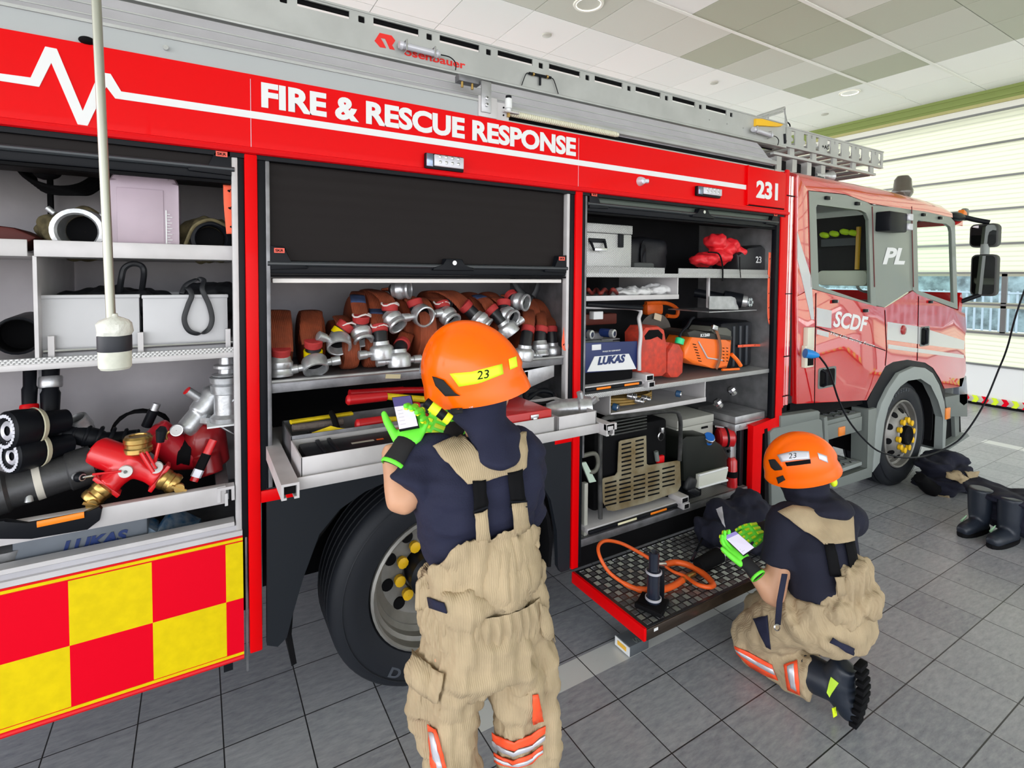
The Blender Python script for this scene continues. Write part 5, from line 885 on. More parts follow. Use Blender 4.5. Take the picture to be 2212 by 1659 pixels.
b = B(); p0 = [at(291, 1150, y=0.86), at(302, 1128, y=0.88), at(340, 1150, y=0.83), at(370, 1105, y=0.90), at(435, 1135, y=0.92), at(430, 1142, y=0.82), at(345, 1162, y=0.815), at(297, 1168, y=0.83)]
for q in p0: q.z = max(q.z, 0.895)
b.prism([p0[0], p0[1], p0[2], p0[7]], (0, 0.10, 0), BL); b.prism([p0[2], p0[3], p0[4], p0[5], p0[6]], (0, 0.06, 0), BL); b.done('folded_plate', t)
b = B(); c = at(22, 1190, y=0.87); c.z = 0.89; b.lathe([(0.001, 0), (0.055, 0), (0.055, 0.03), (0.04, 0.04), (0.045, 0.06), (0.05, 0.085), (0.001, 0.09)], c, (0, 0, 1), CAST, 24); tag(b.done('blank_coupling'), 'silver coupling standing below the left tray handle', 'coupling')

# ================================================================ HOSES
def roll(b, x, y, z, R_, w_, mx_=None):
    """flat hose rolled up, axis along x"""
    b.lathe([(0.03, -w_/2), (R_-0.012, -w_/2), (R_-0.003, -w_/2+0.004), (R_, -w_*0.25), (R_+0.001, 0), (R_, w_*0.25), (R_-0.003, w_/2-0.004), (R_-0.012, w_/2), (0.03, w_/2)], (x, y, z), (1, 0, 0), HOSE, 40, closed=True)
def cpl(t, c, d, kind, r=0.0, side=None):
    """coupling with mouth at c, facing direction d"""
    d = V(d).normalized(); r = r or (0.045 if kind == 'M' else 0.050)
    if kind == 'M': b = B(); b.lathe([(r*0.74, 0.0), (r*0.80, -0.003), (r*0.96, -0.002), (r, 0.006), (r*0.90, 0.012), (r*0.88, 0.026), (r, 0.034), (r, 0.052), (r*0.86, 0.060), (r*0.80, 0.075), (r*0.60, 0.075), (r*0.70, 0.05), (r*0.73, 0.004)], c, -d, CAST, 28, closed=True); o = b.done('male_coupling', t)
    else: b = B(); b.lathe([(r*0.80, 0.0), (r*0.86, -0.003), (r*0.97, -0.001), (r, 0.005), (r*1.0, 0.045), (r*0.93, 0.052), (r*0.70, 0.060), (r*0.66, 0.075), (r*0.55, 0.075), (r*0.60, 0.05), (r*0.78, 0.02)], c, -d, CAST, 28, closed=True); o = b.done('female_coupling', t)
    b = B(); b.lathe([(r*0.72, 0.03), (r*0.5, 0.045), (0.001, 0.046)], c, -d, BLACKM, 20); b.done('bore', o)
    if kind == 'F':
        s_ = V(side) if side else d.cross(V((0, 1, 0))); s_ = (s_-d*s_.dot(d)).normalized(); m = V(c)-d*0.026
        for sg in (1, -1):
            b = B(); b.tube([m+s_*sg*r*0.9, m+s_*sg*r*1.25, m+s_*sg*r*1.3, m+s_*sg*r*1.95, m+s_*sg*r*2.0], [0.014, 0.014, 0.018, 0.020, 0.016], CAST, 14); b.done('grip_lug', o)
WCORD = mat('white_cord', (0.70, 0.62, 0.60), 0.8)
RIBM = mat('red_cuff', (0.45, 0.03, 0.03), 0.7, bump=0.6, bscale=90, var=0.2); SLEEVE = mat('black_sleeve', (0.012, 0.012, 0.015), 0.35)
def hose(label, cpx, y, kind, path, w_=0.040, r_roll=None, rollx=None, d=None, side=None, band=None, cuff=True, blue=False, cord=False, rolly=1.08):
    """cpx: pixel of the coupling mouth; path: pixels from the neck back up over the roll, with depths"""
    c = at(*cpx, y=y); P_ = [at(u, v, y=yy) for u, v, yy in path]; d = V(d) if d else (c-P_[0]); d.normalize()
    t = thing('fire_hose', label, 'fire hose', c, 'red canvas fire hoses on the hose shelf')
    cpl(t, c, d, kind, side=side); n0 = c-d*0.07
    b = B(); P1 = n0+(P_[0]-n0)*0.9; b.tube([n0+d*0.01, n0.lerp(P1, 0.5), P1], [0.030, 0.031, 0.029], SLEEVE, 16)
    b.done('black_sleeve', t)
    dd = (P_[0]-n0).normalized(); q = P_[0]
    if cuff: b = B(); b.tube([q-dd*0.016, q-dd*0.012, q+dd*0.012, q+dd*0.016], [0.031, 0.035, 0.036, 0.033], RIBM, 18); b.done('red_cuff', t)
    if band: b = B(); e = n0+dd*0.012; b.lathe([(0.031, -0.014), (0.036, -0.012), (0.037, 0.012), (0.031, 0.014)], e, dd, band, 20, caps=True); b.done('colour_band', t)
    if cord: b = B(); b.tube([(q+dd*0.014+V((0.038*math.cos(k*0.45), 0.030*math.sin(k*0.45)-0.004, 0.006*math.sin(k*1.3)))) for k in range(14)], 0.004, WCORD, 6, closed=True); b.done('binding_cord', t, smooth=4)
    if len(P_) > 1:
        b = B(); S_ = smoothpts([P_[0]]+P_[1:], 6); n_ = len(S_)
        b.tube(S_, 1, HOSE, 12, up=(1, 0, 0), flat=(w_, 0.007), sq=3); b.done('hose_tail', t, smooth=4)
        if blue:
            k0 = int(n_*0.45); k1 = int(n_*0.72); b = B(); b.tube([p+V((0, -0.001, 0.002)) for p in S_[k0:k1]], 1, HOSEB, 12, up=(1, 0, 0), flat=(w_*0.96, 0.0076), sq=3); b.done('blue_mark', t, smooth=4, label='worn blue mark')
    if r_roll:
        b = B(); roll(b, rollx if rollx is not None else P_[-1].x, rolly, 1.448+r_roll, r_roll, w_*2); b.done('rolled_hose', t)
    return t
hose('red canvas hose at the far left end with a scuffed coupling standing upright', (607, 812), 0.83, 'M', [(607, 760, 0.83), (607, 735, 0.85), (605, 700, 0.90), (603, 672, 1.0)], r_roll=0.125, d=(0, -0.1, -1), w_=0.045, rolly=1.05)
hose('red canvas hose with a yellow banded lugged coupling on the shelf', (683, 800), 0.81, 'F', [(677, 742, 0.84), (672, 715, 0.88), (673, 690, 0.94), (673, 673, 1.02)], r_roll=0.125, d=(0.05, -0.75, -0.8), side=(1, 0, 0.25), band=YEL, w_=0.045, rolly=1.06, cord=False)
hose('red canvas hose with a green and yellow banded lugged coupling', (733, 752), 0.83, 'F', [(745, 705, 0.88), (742, 694, 0.93), (735, 684, 1.0)], r_roll=0.10, d=(-0.1, -0.8, -0.75), side=(0.6, 0, -0.45), band=YEL, cord=True, w_=0.035)
hose('dark red hose with a ring coupling hanging from a blue marked loop', (787, 738), 0.84, 'M', [(780, 688, 0.87), (776, 665, 0.90), (772, 640, 0.97), (774, 632, 1.06)], r_roll=0.155, d=(0.1, -0.65, -0.8), blue=True, cord=True, w_=0.034)
hose('red hose with a pink cord and a lugged coupling hanging lower centre left', (826, 775), 0.82, 'F', [(820, 710, 0.85), (816, 688, 0.88), (812, 668, 0.95), (812, 658, 1.02)], r_roll=0.14, d=(0.05, -0.1, -1), side=(1, 0, 0.1), blue=True, cord=True, w_=0.034)
hose('red hose with a frayed cuff and a ring coupling turned forward', (861, 705), 0.83, 'M', [(842, 664, 0.88), (834, 645, 0.92), (818, 632, 0.99), (800, 628, 1.08)], r_roll=0.17, d=(0.35, -0.7, -0.65), cord=True, w_=0.036, rollx=at(800, 640, y=1.05).x)
hose('hose with a lugged coupling lying lowest at the shelf edge', (863, 792), 0.80, 'F', [(868, 745, 0.86), (880, 720, 0.92)], d=(0.0, -0.15, -1), side=(1, 0, 0.12), w_=0.034)
hose('hose with a big lugged coupling facing straight out at the top centre', (919, 685), 0.82, 'F', [(896, 655, 0.90), (885, 644, 0.95), (870, 640, 1.05)], d=(0.15, -1, -0.25), side=(1, 0, 0.05), w_=0.036, r_roll=0.16)
hose('hose with the topmost coupling lying open on the pile', (884, 625), 0.90, 'M', [(855, 623, 0.97), (835, 626, 1.02)], d=(0.9, -0.7, 0.05), cord=False, w_=0.036, cuff=False)
hose('hose with a ring coupling just left of the orange helmet', (979, 695), 0.83, 'M', [(955, 660, 0.90), (945, 648, 0.95), (925, 645, 1.05)], d=(0.3, -0.8, -0.6), cord=True, w_=0.036, r_roll=0.15)
hose('wide red hose looping over the pile to a coupling half hidden by the helmet', (1052, 705), 0.83, 'M', [(1006, 662, 0.88), (985, 642, 0.93), (960, 631, 0.98), (935, 632, 1.05), (925, 645, 1.12)], d=(0.55, -0.5, -0.6), w_=0.045, r_roll=0.165)
hose('red hose bending right to a tilted coupling beside the helmet top', (1105, 722), 0.83, 'F', [(1062, 670, 0.89), (1048, 650, 0.93), (1030, 640, 0.99), (1015, 638, 1.07)], d=(0.5, -0.3, -0.8), side=(0.7, 0.1, 0.5), blue=True, w_=0.036, r_roll=0.16)
hose('hose with a forward facing ring coupling right of the helmet', (1110, 688), 0.82, 'M', [(1088, 655, 0.90), (1075, 646, 0.95), (1060, 642, 1.05)], d=(0.3, -1, -0.35), w_=0.034, r_roll=0.16)
hose('hose with the uppermost right coupling held by a wire clip', (1137, 654), 0.84, 'M', [(1105, 640, 0.93), (1092, 638, 0.98)], d=(0.5, -1, -0.15), w_=0.034)
hose('hose hanging at the right with a lugged coupling pointing down', (1131, 778), 0.82, 'F', [(1140, 712, 0.85), (1142, 690, 0.88), (1140, 672, 0.95), (1136, 668, 1.04)], d=(-0.1, 0, -1), side=(1, 0, 0.1), w_=0.036, r_roll=0.15)
hose('narrow hose with a small ring coupling near the right shelf end', (1168, 768), 0.83, 'M', [(1169, 712, 0.86), (1170, 695, 0.89), (1167, 675, 0.96), (1160, 668, 1.04)], d=(-0.02, -0.2, -1), w_=0.030, r_roll=0.14)
hose('rearmost right hose with a dull coupling against the locker side', (1192, 770), 0.88, 'F', [(1190, 712, 0.90), (1190, 695, 0.93), (1186, 678, 1.0)], d=(0, 0, -1), side=(1, 0, 0), w_=0.030, r_roll=0.13)
for u, R_, w_, lab in ((903, 0.15, 0.042, 'thick rolled red hose standing upright in the middle of the pile'), (745, 0.075, 0.035, 'rolled red hose low on the shelf under the green banded coupling'), (792, 0.07, 0.035, 'rolled red hose low on the shelf left of the lowest coupling')):
    c = at(u, 770, y=0.97); b = B(); roll(b, c.x, 0.84+R_*0.95, 1.449+R_, R_, w_*2); tag(b.done('fire_hose'), lab, 'fire hose', 'red canvas fire hoses on the hose shelf')
for p, lab in (([at(1108, 604, y=0.9), at(1125, 630, y=0.9), at(1150, 648, y=0.88)], 'black strap hanging slantwise over the right couplings'), ([at(1165, 604, y=0.9), at(1160, 625, y=0.9), at(1152, 640, y=0.9)], 'short black strap at the right of the hose locker')):
    b = B(); b.tube(smoothpts(p), 1, BAGM, 8, up=(1, 0, 0.3), flat=(0.016, 0.002), sq=5); tag(b.done('black_strap', smooth=4), lab, 'strap', 'black straps')

# ================================================================ TOOLS IN THE PULLED OUT TRAY
TOOLRED = mat('grip_red', (0.55, 0.01, 0.015), 0.35); TOOLYEL = mat('tool_yellow', (0.85, 0.62, 0.01), 0.5, var=0.25, vscale=30)
def bar_tool(name, label, cat, segs):
    t = thing(name, label, cat, segs[0][2][0])
    for nm, m, pts, r in segs: b = B(); b.tube(pts, r, m, 14); b.done(nm, t)
    return t
g = 'red gripped cutters on the tray'
bar_tool('bolt_cutter', 'bolt cutter with red grip and yellow arm lying across the tray', 'bolt cutter', [('grip', TOOLRED, [at(748, 864, y=0.75), at(752, 864, y=0.75), at(833, 856, y=0.78)], [0.014, 0.021, 0.020]), ('arm', TOOLYEL, [at(833, 856, y=0.78), at(985, 868, y=0.85)], 0.014)])
bar_tool('bolt_cutter', 'red handled cutter behind the phone, uppermost of the tray tools', 'bolt cutter', [('grip', TOOLRED, [at(755, 850, y=0.86), at(870, 843, y=0.9)], 0.017), ('arm', TOOLRED, [at(870, 843, y=0.9), at(960, 842, y=0.93)], 0.015)])
bar_tool('bolt_cutter', 'cutter with a red ball ended grip left of the gloved hand', 'bolt cutter', [('grip', TOOLRED, [at(768, 917, y=0.66), at(772, 917, y=0.66), at(832, 908, y=0.68)], [0.014, 0.021, 0.020]), ('arm', TOOLYEL, [at(832, 908, y=0.68), at(1000, 900, y=0.7)], 0.014)])
bar_tool('bolt_cutter', 'red grips of a cutter right of the phone', 'bolt cutter', [('grip', TOOLRED, [at(893, 877, y=0.7), at(905, 877, y=0.7)], 0.016), ('arm', TOOLRED, [at(893, 892, y=0.68), at(960, 925, y=0.66)], 0.022)])
t = thing('hooligan_tool', 'flat yellow forcible entry tool with black bands in the tray', 'forcible entry tool', at(680, 925, y=0.7))
b = B(); b.prism([at(632, 948, y=0.66), at(690, 930, y=0.67), at(715, 918, y=0.67), at(728, 925, y=0.66), at(800, 930, y=0.66), at(800, 946, y=0.64), at(640, 965, y=0.63)], (0, 0, -0.016), TOOLYEL, bev=0.003); b.done('blade', t)
b = B(); b.tube([at(628, 912, y=0.76), at(760, 893, y=0.80)], 0.012, TOOLYEL, 10, flat=(0.016, 0.008), up=(0, 1, 0)); b.done('shaft', t)
b = B(); b.tube([at(716, 892, y=0.8), at(722, 905, y=0.72), at(735, 948, y=0.64)], 0.012, BLACKM, 8); b.tube([at(668, 935, y=0.67), at(672, 960, y=0.62)], 0.009, BLACKM, 8); b.each('black_band', t)
b = B(); b.tube([at(632, 925, y=0.72), at(740, 912, y=0.74)], 0.014, mat('worn_bar', (0.16, 0.13, 0.12), 0.6, 0.3, bump=1, bscale=90), 10); tag(b.done('steel_bar'), 'ribbed rusty steel bar lying behind the black case', 'bar')
t = thing('black_case', 'low black plastic case with a ribbed lid at the front of the tray', 'case', (-0.75, 0.52, 1.18)); b = B(); b.bx(-0.965, -0.40, 0.43, 0.60, 1.178, 1.252, BLACK, 0.008); b.done('case_body', t)
b = B()
for x in (-0.90, -0.86, -0.62, -0.59): b.bx(x-0.007, x+0.007, 0.428, 0.60, 1.20, 1.258, BLACK, 0.003)
b.each('case_rib', t); b = B(); c = at(720, 955, y=0.5); b.bx(-0.80, -0.72, 0.50, 0.515, 1.2525, 1.2535, mat('case_print', (0.45, 0.42, 0.36), 0.5)); b.bx(-0.71, -0.685, 0.50, 0.512, 1.2525, 1.2535, ORG); b.done('case_print', t)
t = thing('red_toolbox', 'flat red metal toolbox to the right of the firefighter in the tray', 'toolbox', (0.0, 0.6, 1.2)); b = B(); b.bx(-0.33, 0.02, 0.43, 0.78, 1.18, 1.292, mat('toolbox_red', (0.55, 0.012, 0.012), 0.35, coat=0.3), 0.006); b.done('box_body', t); b = B(); b.bx(-0.09, -0.05, 0.424, 0.43, 1.262, 1.280, STEEL, 0.002); b.bx(-0.08, -0.06, 0.420, 0.428, 1.25, 1.268, STEEL, 0.002); b.done('latch', t)
t = thing('red_toolbox', 'red toolbox with a chrome latch below the phone', 'toolbox', (-0.55, 0.5, 1.2)); b = B(); b.bx(-0.62, -0.34, 0.425, 0.605, 1.18, 1.258, MATS['toolbox_red'], 0.005); b.done('box_body', t); b = B(); b.bx(-0.45, -0.42, 0.419, 0.425, 1.235, 1.25, STEEL, 0.002); b.done('latch', t)
t = thing('hose_nozzle', 'worn cast alloy fitting lying in the right end bin of the tray', 'pipe fitting', (0.15, 0.5, 1.25)); b = B(); a = at(1195, 885, y=0.60); c = at(1262, 880, y=0.52); d = (c-a).normalized(); b.tube([a-d*0.03, a, a+d*0.04, c-d*0.03, c-d*0.02, c, c+d*0.035], [0.03, 0.04, 0.045, 0.045, 0.052, 0.052, 0.048], CAST, 26); b.done('casting', t)
for q, e in ((c+V((-0.02, 0, 0.045)), V((-0.01, 0, 0.03))), (c+V((0.02, -0.035, 0.03)), V((0.01, -0.02, 0.02)))): b = B(); b.tube([q, q+e], 0.014, CAST, 12); b.done('lug', t)
b = B(); b.tube(smoothpts([at(1140, 862, y=0.75), at(1165, 845, y=0.78), at(1195, 850, y=0.76), at(1190, 868, y=0.72), at(1150, 872, y=0.72), at(1135, 850, y=0.76), at(1180, 842, y=0.8)], 6), 0.012, BLACK, 10); tag(b.done('black_hose_piece', smooth=4), 'shiny black looped hose right of the helmet', 'hose')
# ================================================================ RIGHT LOCKER
S1, S2, S3 = 1.862, 1.737, 1.224
b = B(); b.bx(0.475, 2.125, 0.80, 1.40, S1-0.008, S1, ALUL); b.bx(0.475, 2.09, 0.793, 0.80, S1-0.012, S1+0.012, PERF, 0.002); b.bx(0.475, 1.09, 0.80, 0.806, S1, S1+0.045, PERF); b.bx(1.21, 2.09, 0.80, 0.806, S1, S1+0.045, PERF, 0.001); part(b, 'locker_shelf', 'top shelf with dimpled raised lips')
b = B(); b.bx(0.475, 1.208, 0.80, 1.3, S2-0.004, S2+0.002, ALUL); b.bx(0.475, 1.208, 0.793, 0.80, S2-0.014, S2+0.014, ALUL, 0.003); b.bx(1.200, 1.208, 0.80, 1.3, S2, S1-0.01, ALUL); part(b, 'hanging_tray', 'shallow tray hanging under the top shelf')
b = B(); b.bx(0.475, 2.13, 0.80, 1.40, S3-0.008, S3, PERF); b.bx(0.475, 2.13, 0.793, 0.80, S3-0.026, S3+0.002, PERF, 0.003); part(b, 'locker_shelf', 'middle shelf with dimpled edge')
b = B(); b.bx(0.683, 1.47, 0.80, 1.25, 1.082, 1.086, ALUL); b.bx(0.683, 1.475, 0.794, 0.80, 1.075, 1.102, ALUL, 0.002); b.bx(1.468, 1.475, 0.80, 1.25, 1.08, 1.20, ALUL); b.bx(0.680, 0.686, 0.80, 1.25, 1.08, 1.20, ALUL); part(b, 'hanging_tray', 'open tray hanging under the middle shelf')
b = B(); b.bx(0.46, 1.90, 0.80, 1.42, 0.44, 0.45, PERF); b.bx(0.46, 1.90, 0.78, 0.80, 0.41, 0.452, ALUD, 0.004); b.bx(0.46, 1.92, 0.79, 0.81, 0.30, 0.41, BLACKM); part(b, 'locker_floor', 'dimpled floor of the right locker')
b = B()
for u, v0, v1 in ((1531, 603, 665), (1642, 620, 668), (1650, 620, 668)): a = at(u, v0, y=0.9); c = at(u, v1, y=0.9); b.bx(a.x-0.008, a.x+0.008, 0.895, 0.91, c.z, S1-0.005, ALUL)
b.each('hanging_rail', TR)
b = B(); a = at(1532, 668, y=0.86); c = at(1590, 640, y=0.86); b.side([(a.x, a.z), (c.x+0.03, a.z-0.01), (c.x+0.02, a.z+0.035), (c.x-0.01, c.z-0.01), (c.x-0.05, c.z), (a.x, c.z+0.004)], 0.86, 0.865, ALU); b.bx(a.x, 2.07, 0.86, 1.2, a.z-0.022, a.z-0.016, ALU); part(b, 'tool_bracket')
a = at(1634, 890, y=0.84); b = B(); b.bx(1.78, 2.10, 0.80, 1.1, a.z-0.035, a.z+0.012, ALU, 0.003); b.bx(1.78, 2.10, 0.80, 1.1, a.z-0.085, a.z-0.04, ALU, 0.003)
for x in (1.83, 1.90): b.cyl((x, 0.795, a.z-0.06), (x, 0.80, a.z-0.06), 0.010, STEEL)
b.bx(1.78, 1.84, 0.83, 0.90, 0.45, a.z-0.085, ALU, 0.004); b.bx(1.85, 1.89, 0.81, 0.88, 0.45, 0.83, BLACK, 0.004); part(b, 'rail_block', 'brushed steel runner block', weld=False)
# hydraulic tray with a black handle bar under the power unit, pump tray below
def drawer(x0, x1, z, y, marks):
    b = B(); b.bx(x0, x1, y, 1.25, z-0.020, z+0.006, ALUL, 0.002); o = part(b, 'equipment_tray'); b = B(); b.bx(x0, x1-0.06, y-0.016, y, z-0.020, z+0.0, BLACK, 0.006); b.done('tray_handle', o)
    b = B(); b.bx(x1-0.05, x1+0.015, y-0.03, y+0.08, z-0.002, z+0.038, ALUL, 0.003); b.bx(x1-0.03, x1+0.025, y-0.03, y+0.08, z-0.040, z-0.004, ALUL, 0.003); b.bx(x1-0.04, x1+0.005, y-0.032, y-0.028, z+0.006, z+0.03, BLACKM); b.bx(x1-0.02, x1+0.015, y-0.032, y-0.028, z-0.034, z-0.01, BLACKM); b.done('runner_end', o, weld=False)
    for u0, u1, m in marks: b = B(); b.bx(u0, u1, y-0.020, y-0.015, z-0.014, z-0.002, m, 0.002); b.done('handle_insert', o)
OI = MATS['insert_orange']
drawer(0.49, 0.96, 1.262, 0.79, ((0.56, 0.66, OI), (0.76, 0.87, OI)))
drawer(0.50, 1.24, 0.505, 0.76, ((0.70, 0.84, mat('insert_pale', (0.85, 0.8, 0.55), 0.4)), (0.95, 1.08, OI)))
# things on the top shelf
t = thing('metal_case', 'dimpled metal case with a black handle at the left of the top right shelf', 'case', (0.7, 1.0, S1)); a = at(1266, 574, y=0.83); c = at(1365, 488, y=0.83); zl = at(1300, 503, y=0.83).z
b = B(); b.bx(a.x-0.03, c.x, 0.83, 1.2, S1+0.002, zl-0.002, PERF, 0.004); b.done('case_body', t); b = B(); b.bx(a.x-0.03, c.x+0.004, 0.826, 1.2, zl, c.z, PERF, 0.004); b.done('lid', t)
b = B(); h0 = at(1273, 521, y=0.82); h1 = at(1309, 521, y=0.82); b.bx(h0.x, h1.x, 0.822, 0.83, h0.z-0.005, h0.z+0.018, BLACK, 0.003); b.tube([h0+V((0.01, 0, 0)), h0+V((0.015, -0.02, -0.045)), h1+V((-0.015, -0.02, -0.045)), h1+V((-0.01, 0, 0))], 0.008, BLACK, 8); b.bx(h0.x+0.015, h1.x-0.015, 0.790, 0.80, h0.z-0.052, h0.z-0.035, STEEL, 0.002); b.done('case_handle', t)
b = B(); h0 = at(1341, 520, y=0.825); b.box(tuple(h0), (0.035, 0.014, 0.075), BLACK, None, 0.004); b.done('case_latch', t)
t = thing('equipment_bag', 'big black equipment bag in the dark behind the red bag', 'bag', (1.1, 1.15, S1)); b = B(); b.box((1.15, 1.2, S1+0.13), (0.62, 0.22, 0.24), BAGM, None, 0.05); b.tube([(1.2, 1.08, S1+0.02), (1.2, 1.08, S1+0.25)], 1, BLACK, 6, flat=(0.03, 0.004), up=(1, 0, 0)); b.done('bag_body', t, smooth=4, wrinkle=(0.02, 9, (1, 1, 1)), subd=2)
b = B(); a = at(1393, 560, y=0.88); b.box((a.x, 0.93, S1+0.040), (0.17, 0.1, 0.075), mat('grey_fabric', (0.07, 0.075, 0.075), 0.8), None, 0.015); tag(b.done('soft_case'), 'small dark grey soft case beside the dimpled metal case', 'case')
RB = mat('red_nylon', (0.75, 0.02, 0.03), 0.45, bump=0.3, bscale=20)
t = thing('red_bag', 'crumpled bright red bag on the top right shelf', 'bag', (1.5, 0.95, S1)); b = B()
for u, v, r_ in ((1520, 562, (0.09, 0.09, 0.045)), (1548, 555, (0.11, 0.10, 0.05)), (1545, 522, (0.065, 0.08, 0.06)), (1570, 535, (0.08, 0.08, 0.06)), (1588, 550, (0.06, 0.07, 0.06))): p = at(u, v, y=0.93); b.ball((p.x, 0.93, max(p.z, S1+r_[2]*0.9)), r_, RB)
b.done('bag_body', t, smooth=4, remesh=0.010, wrinkle=(0.022, 15, (1, 1, 1))); b = B(); b.tube(smoothpts([at(1530, 545, y=0.84), at(1552, 548, y=0.83), at(1560, 570, y=0.80), at(1561, 600, y=0.78), at(1560, 607, y=0.78)]), 0.005, BLACKM, 8); b.tube(smoothpts([at(1598, 555, y=0.84), at(1598, 575, y=0.80), at(1600, 600, y=0.78)]), 0.003, BLACKM, 6); b.each('cord', t)
t = thing('helmet_pouch', 'black pouch with white number 23 at the right end of the top shelf', 'pouch', (1.85, 0.95, S1)); b = B(); a = at(1592, 578, y=0.86); c = at(1655, 545, y=0.86); b.prism([(a.x+0.02, 0.86, S1+0.003), (c.x, 0.86, S1+0.003), (c.x+0.01, 0.86, c.z+0.02), (c.x-0.05, 0.86, c.z+0.05), (a.x+0.12, 0.86, c.z+0.02), (a.x, 0.86, c.z-0.02)], (0, 0.2, 0), BAGM, None, 0.015); b.done('pouch_body', t); b = B(); a = at(1632, 568, y=0.858); b.text('23', (a.x, 0.857, a.z), (1, 0, 0), (0, 0, 1), WHITE, w=0.062, h=0.045, bold=0.01); b.done('pouch_number', t, label='white number 23')
# hanging tray contents
t = thing('work_gloves', 'crumpled white work gloves on the shallow tray', 'gloves', (1.0, 0.95, S2)); b = B(); wm = mat('white_cloth', (0.72, 0.72, 0.72), 0.8, bump=0.5, bscale=25)
for u, v, r_ in ((1350, 630, (0.12, 0.09, 0.022)), (1378, 628, (0.10, 0.09, 0.028)), (1418, 622, (0.09, 0.08, 0.035)), (1437, 625, (0.06, 0.07, 0.025))): p = at(u, v, y=0.93); b.ball((p.x, 0.93, S2+r_[2]), r_, wm)
b.done('glove_cloth', t, smooth=4, remesh=0.009, wrinkle=(0.020, 22, (1, 1, 1)))
b = B(); b.tube(smoothpts([at(1270+k*9, 630+(4 if k % 2 else -5), y=0.84+0.06*(k % 3)) for k in range(8)]), 0.011, mat('cable_dark_red', (0.20, 0.02, 0.015), 0.5), 8); o = b.done('red_cable', smooth=4); tag(o, 'tangled dark red cable at the left end of the shallow tray', 'cable')
t = thing('hydraulic_ram', 'black cylindrical tool with a silver star shaped end on the hanging bracket', 'rescue tool', at(1600, 650, y=0.9)); b = B(); a = at(1500, 632, y=1.1); c = at(1603, 650, y=0.86); d = (c-a).normalized(); b.tube([a, a.lerp(c, 0.6), a.lerp(c, 0.62), c], [0.03, 0.03, 0.05, 0.05], BLACK, 18); b.done('ram_body', t); b = B(); b.tube([c, c+d*0.03], 0.038, CAST, 16)
for k in range(6): an = k*math.pi/3; b.box(tuple(c+d*0.045+V((0.020*math.cos(an), 0, 0.020*math.sin(an)))), (0.018, 0.02, 0.018), STEEL, (0, -an, 0))
b.done('star_tip', t, weld=False)
# power unit
PB = mat('power_unit_blue', (0.012, 0.025, 0.12), 0.4); t = thing('power_unit', 'hydraulic power unit with a dark blue front and white slanted name plate', 'power unit', (0.72, 0.9, 1.27)); yf = 0.80
b = B(); b.side(xz([(1262, 741), (1377, 737), (1376, 797), (1262, 806)], yf), yf, yf+0.01, PB, 0.002); b.bx(0.49, 0.87, yf+0.02, 1.15, 1.27, 1.42, BLACKM, 0.01); o = b.done('front_panel', t)
b = B(); b.side(xz([(1268, 803), (1284, 770), (1358, 764), (1374, 797)], yf-0.002), yf-0.004, yf, WHITE); b.bx(at(1278, 757, y=yf).x, at(1298, 745, y=yf).x, yf-0.003, yf, at(1278, 757, y=yf).z, at(1278, 745, y=yf).z, WHITE, 0.001); b.done('label_plate', o, label='white slanted label plate')
b = B(); p = at(1291, 789, y=yf-0.006); b.text('LUKAS', (p.x, yf-0.0055, p.z), (1, 0, 0.0), (0, 0, 1), LKB, w=0.20, h=0.045, bold=0.045, shear=0.25); p = at(1301, 761, y=yf); b.text('MADE IN GERMANY', (p.x, yf-0.002, p.z), (1, 0, 0), (0, 0, 1), WHITE, w=0.13, h=0.008, bold=0.0); b.done('unit_lettering', o, label='dark blue slanted letters on white')
b = B(); b.tube(smoothpts([at(1262, 663, y=0.84), at(1375, 667, y=0.84), at(1380, 690, y=0.82), at(1384, 720, y=0.80), at(1381, 760, y=0.79), at(1381, 800, y=0.79)]), 0.011, ALUL, 10); b.done('tube_frame', t); b = B(); b.tube([at(1266, 657, y=0.82), at(1386, 665, y=0.82)], 0.014, BLACK, 10); b.done('carry_bar', t)
b = B(); b.bx(0.52, 0.80, 0.90, 1.15, 1.42, 1.50, GREYP, 0.02); b.bx(0.56, 0.70, 0.88, 1.0, 1.50, 1.54, ALUD, 0.01)
for k in range(5): b.bx(0.70, 0.84, 0.9, 1.1, 1.43+k*0.015, 1.437+k*0.015, ALUD)
b.done('engine_block', t, weld=False); b = B(); p = at(1288, 681, y=0.9); b.box(tuple(p), (0.07, 0.04, 0.045), WHITE, None, 0.004); b.done('label_box', t)
for u, v in ((1280, 723), (1328, 721)): b = B(); c = at(u, v, y=0.80); b.lathe([(0.014, 0), (0.024, 0.002), (0.025, 0.02), (0.024, 0.025)], c, (-0.3, 1, 0), CAST, 18, closed=True); b.tube([c+V((0, 0.02, 0)), c+V((-0.02, 0.09, 0))], 0.024, LKB, 14); b.done('hose_coupler', t)
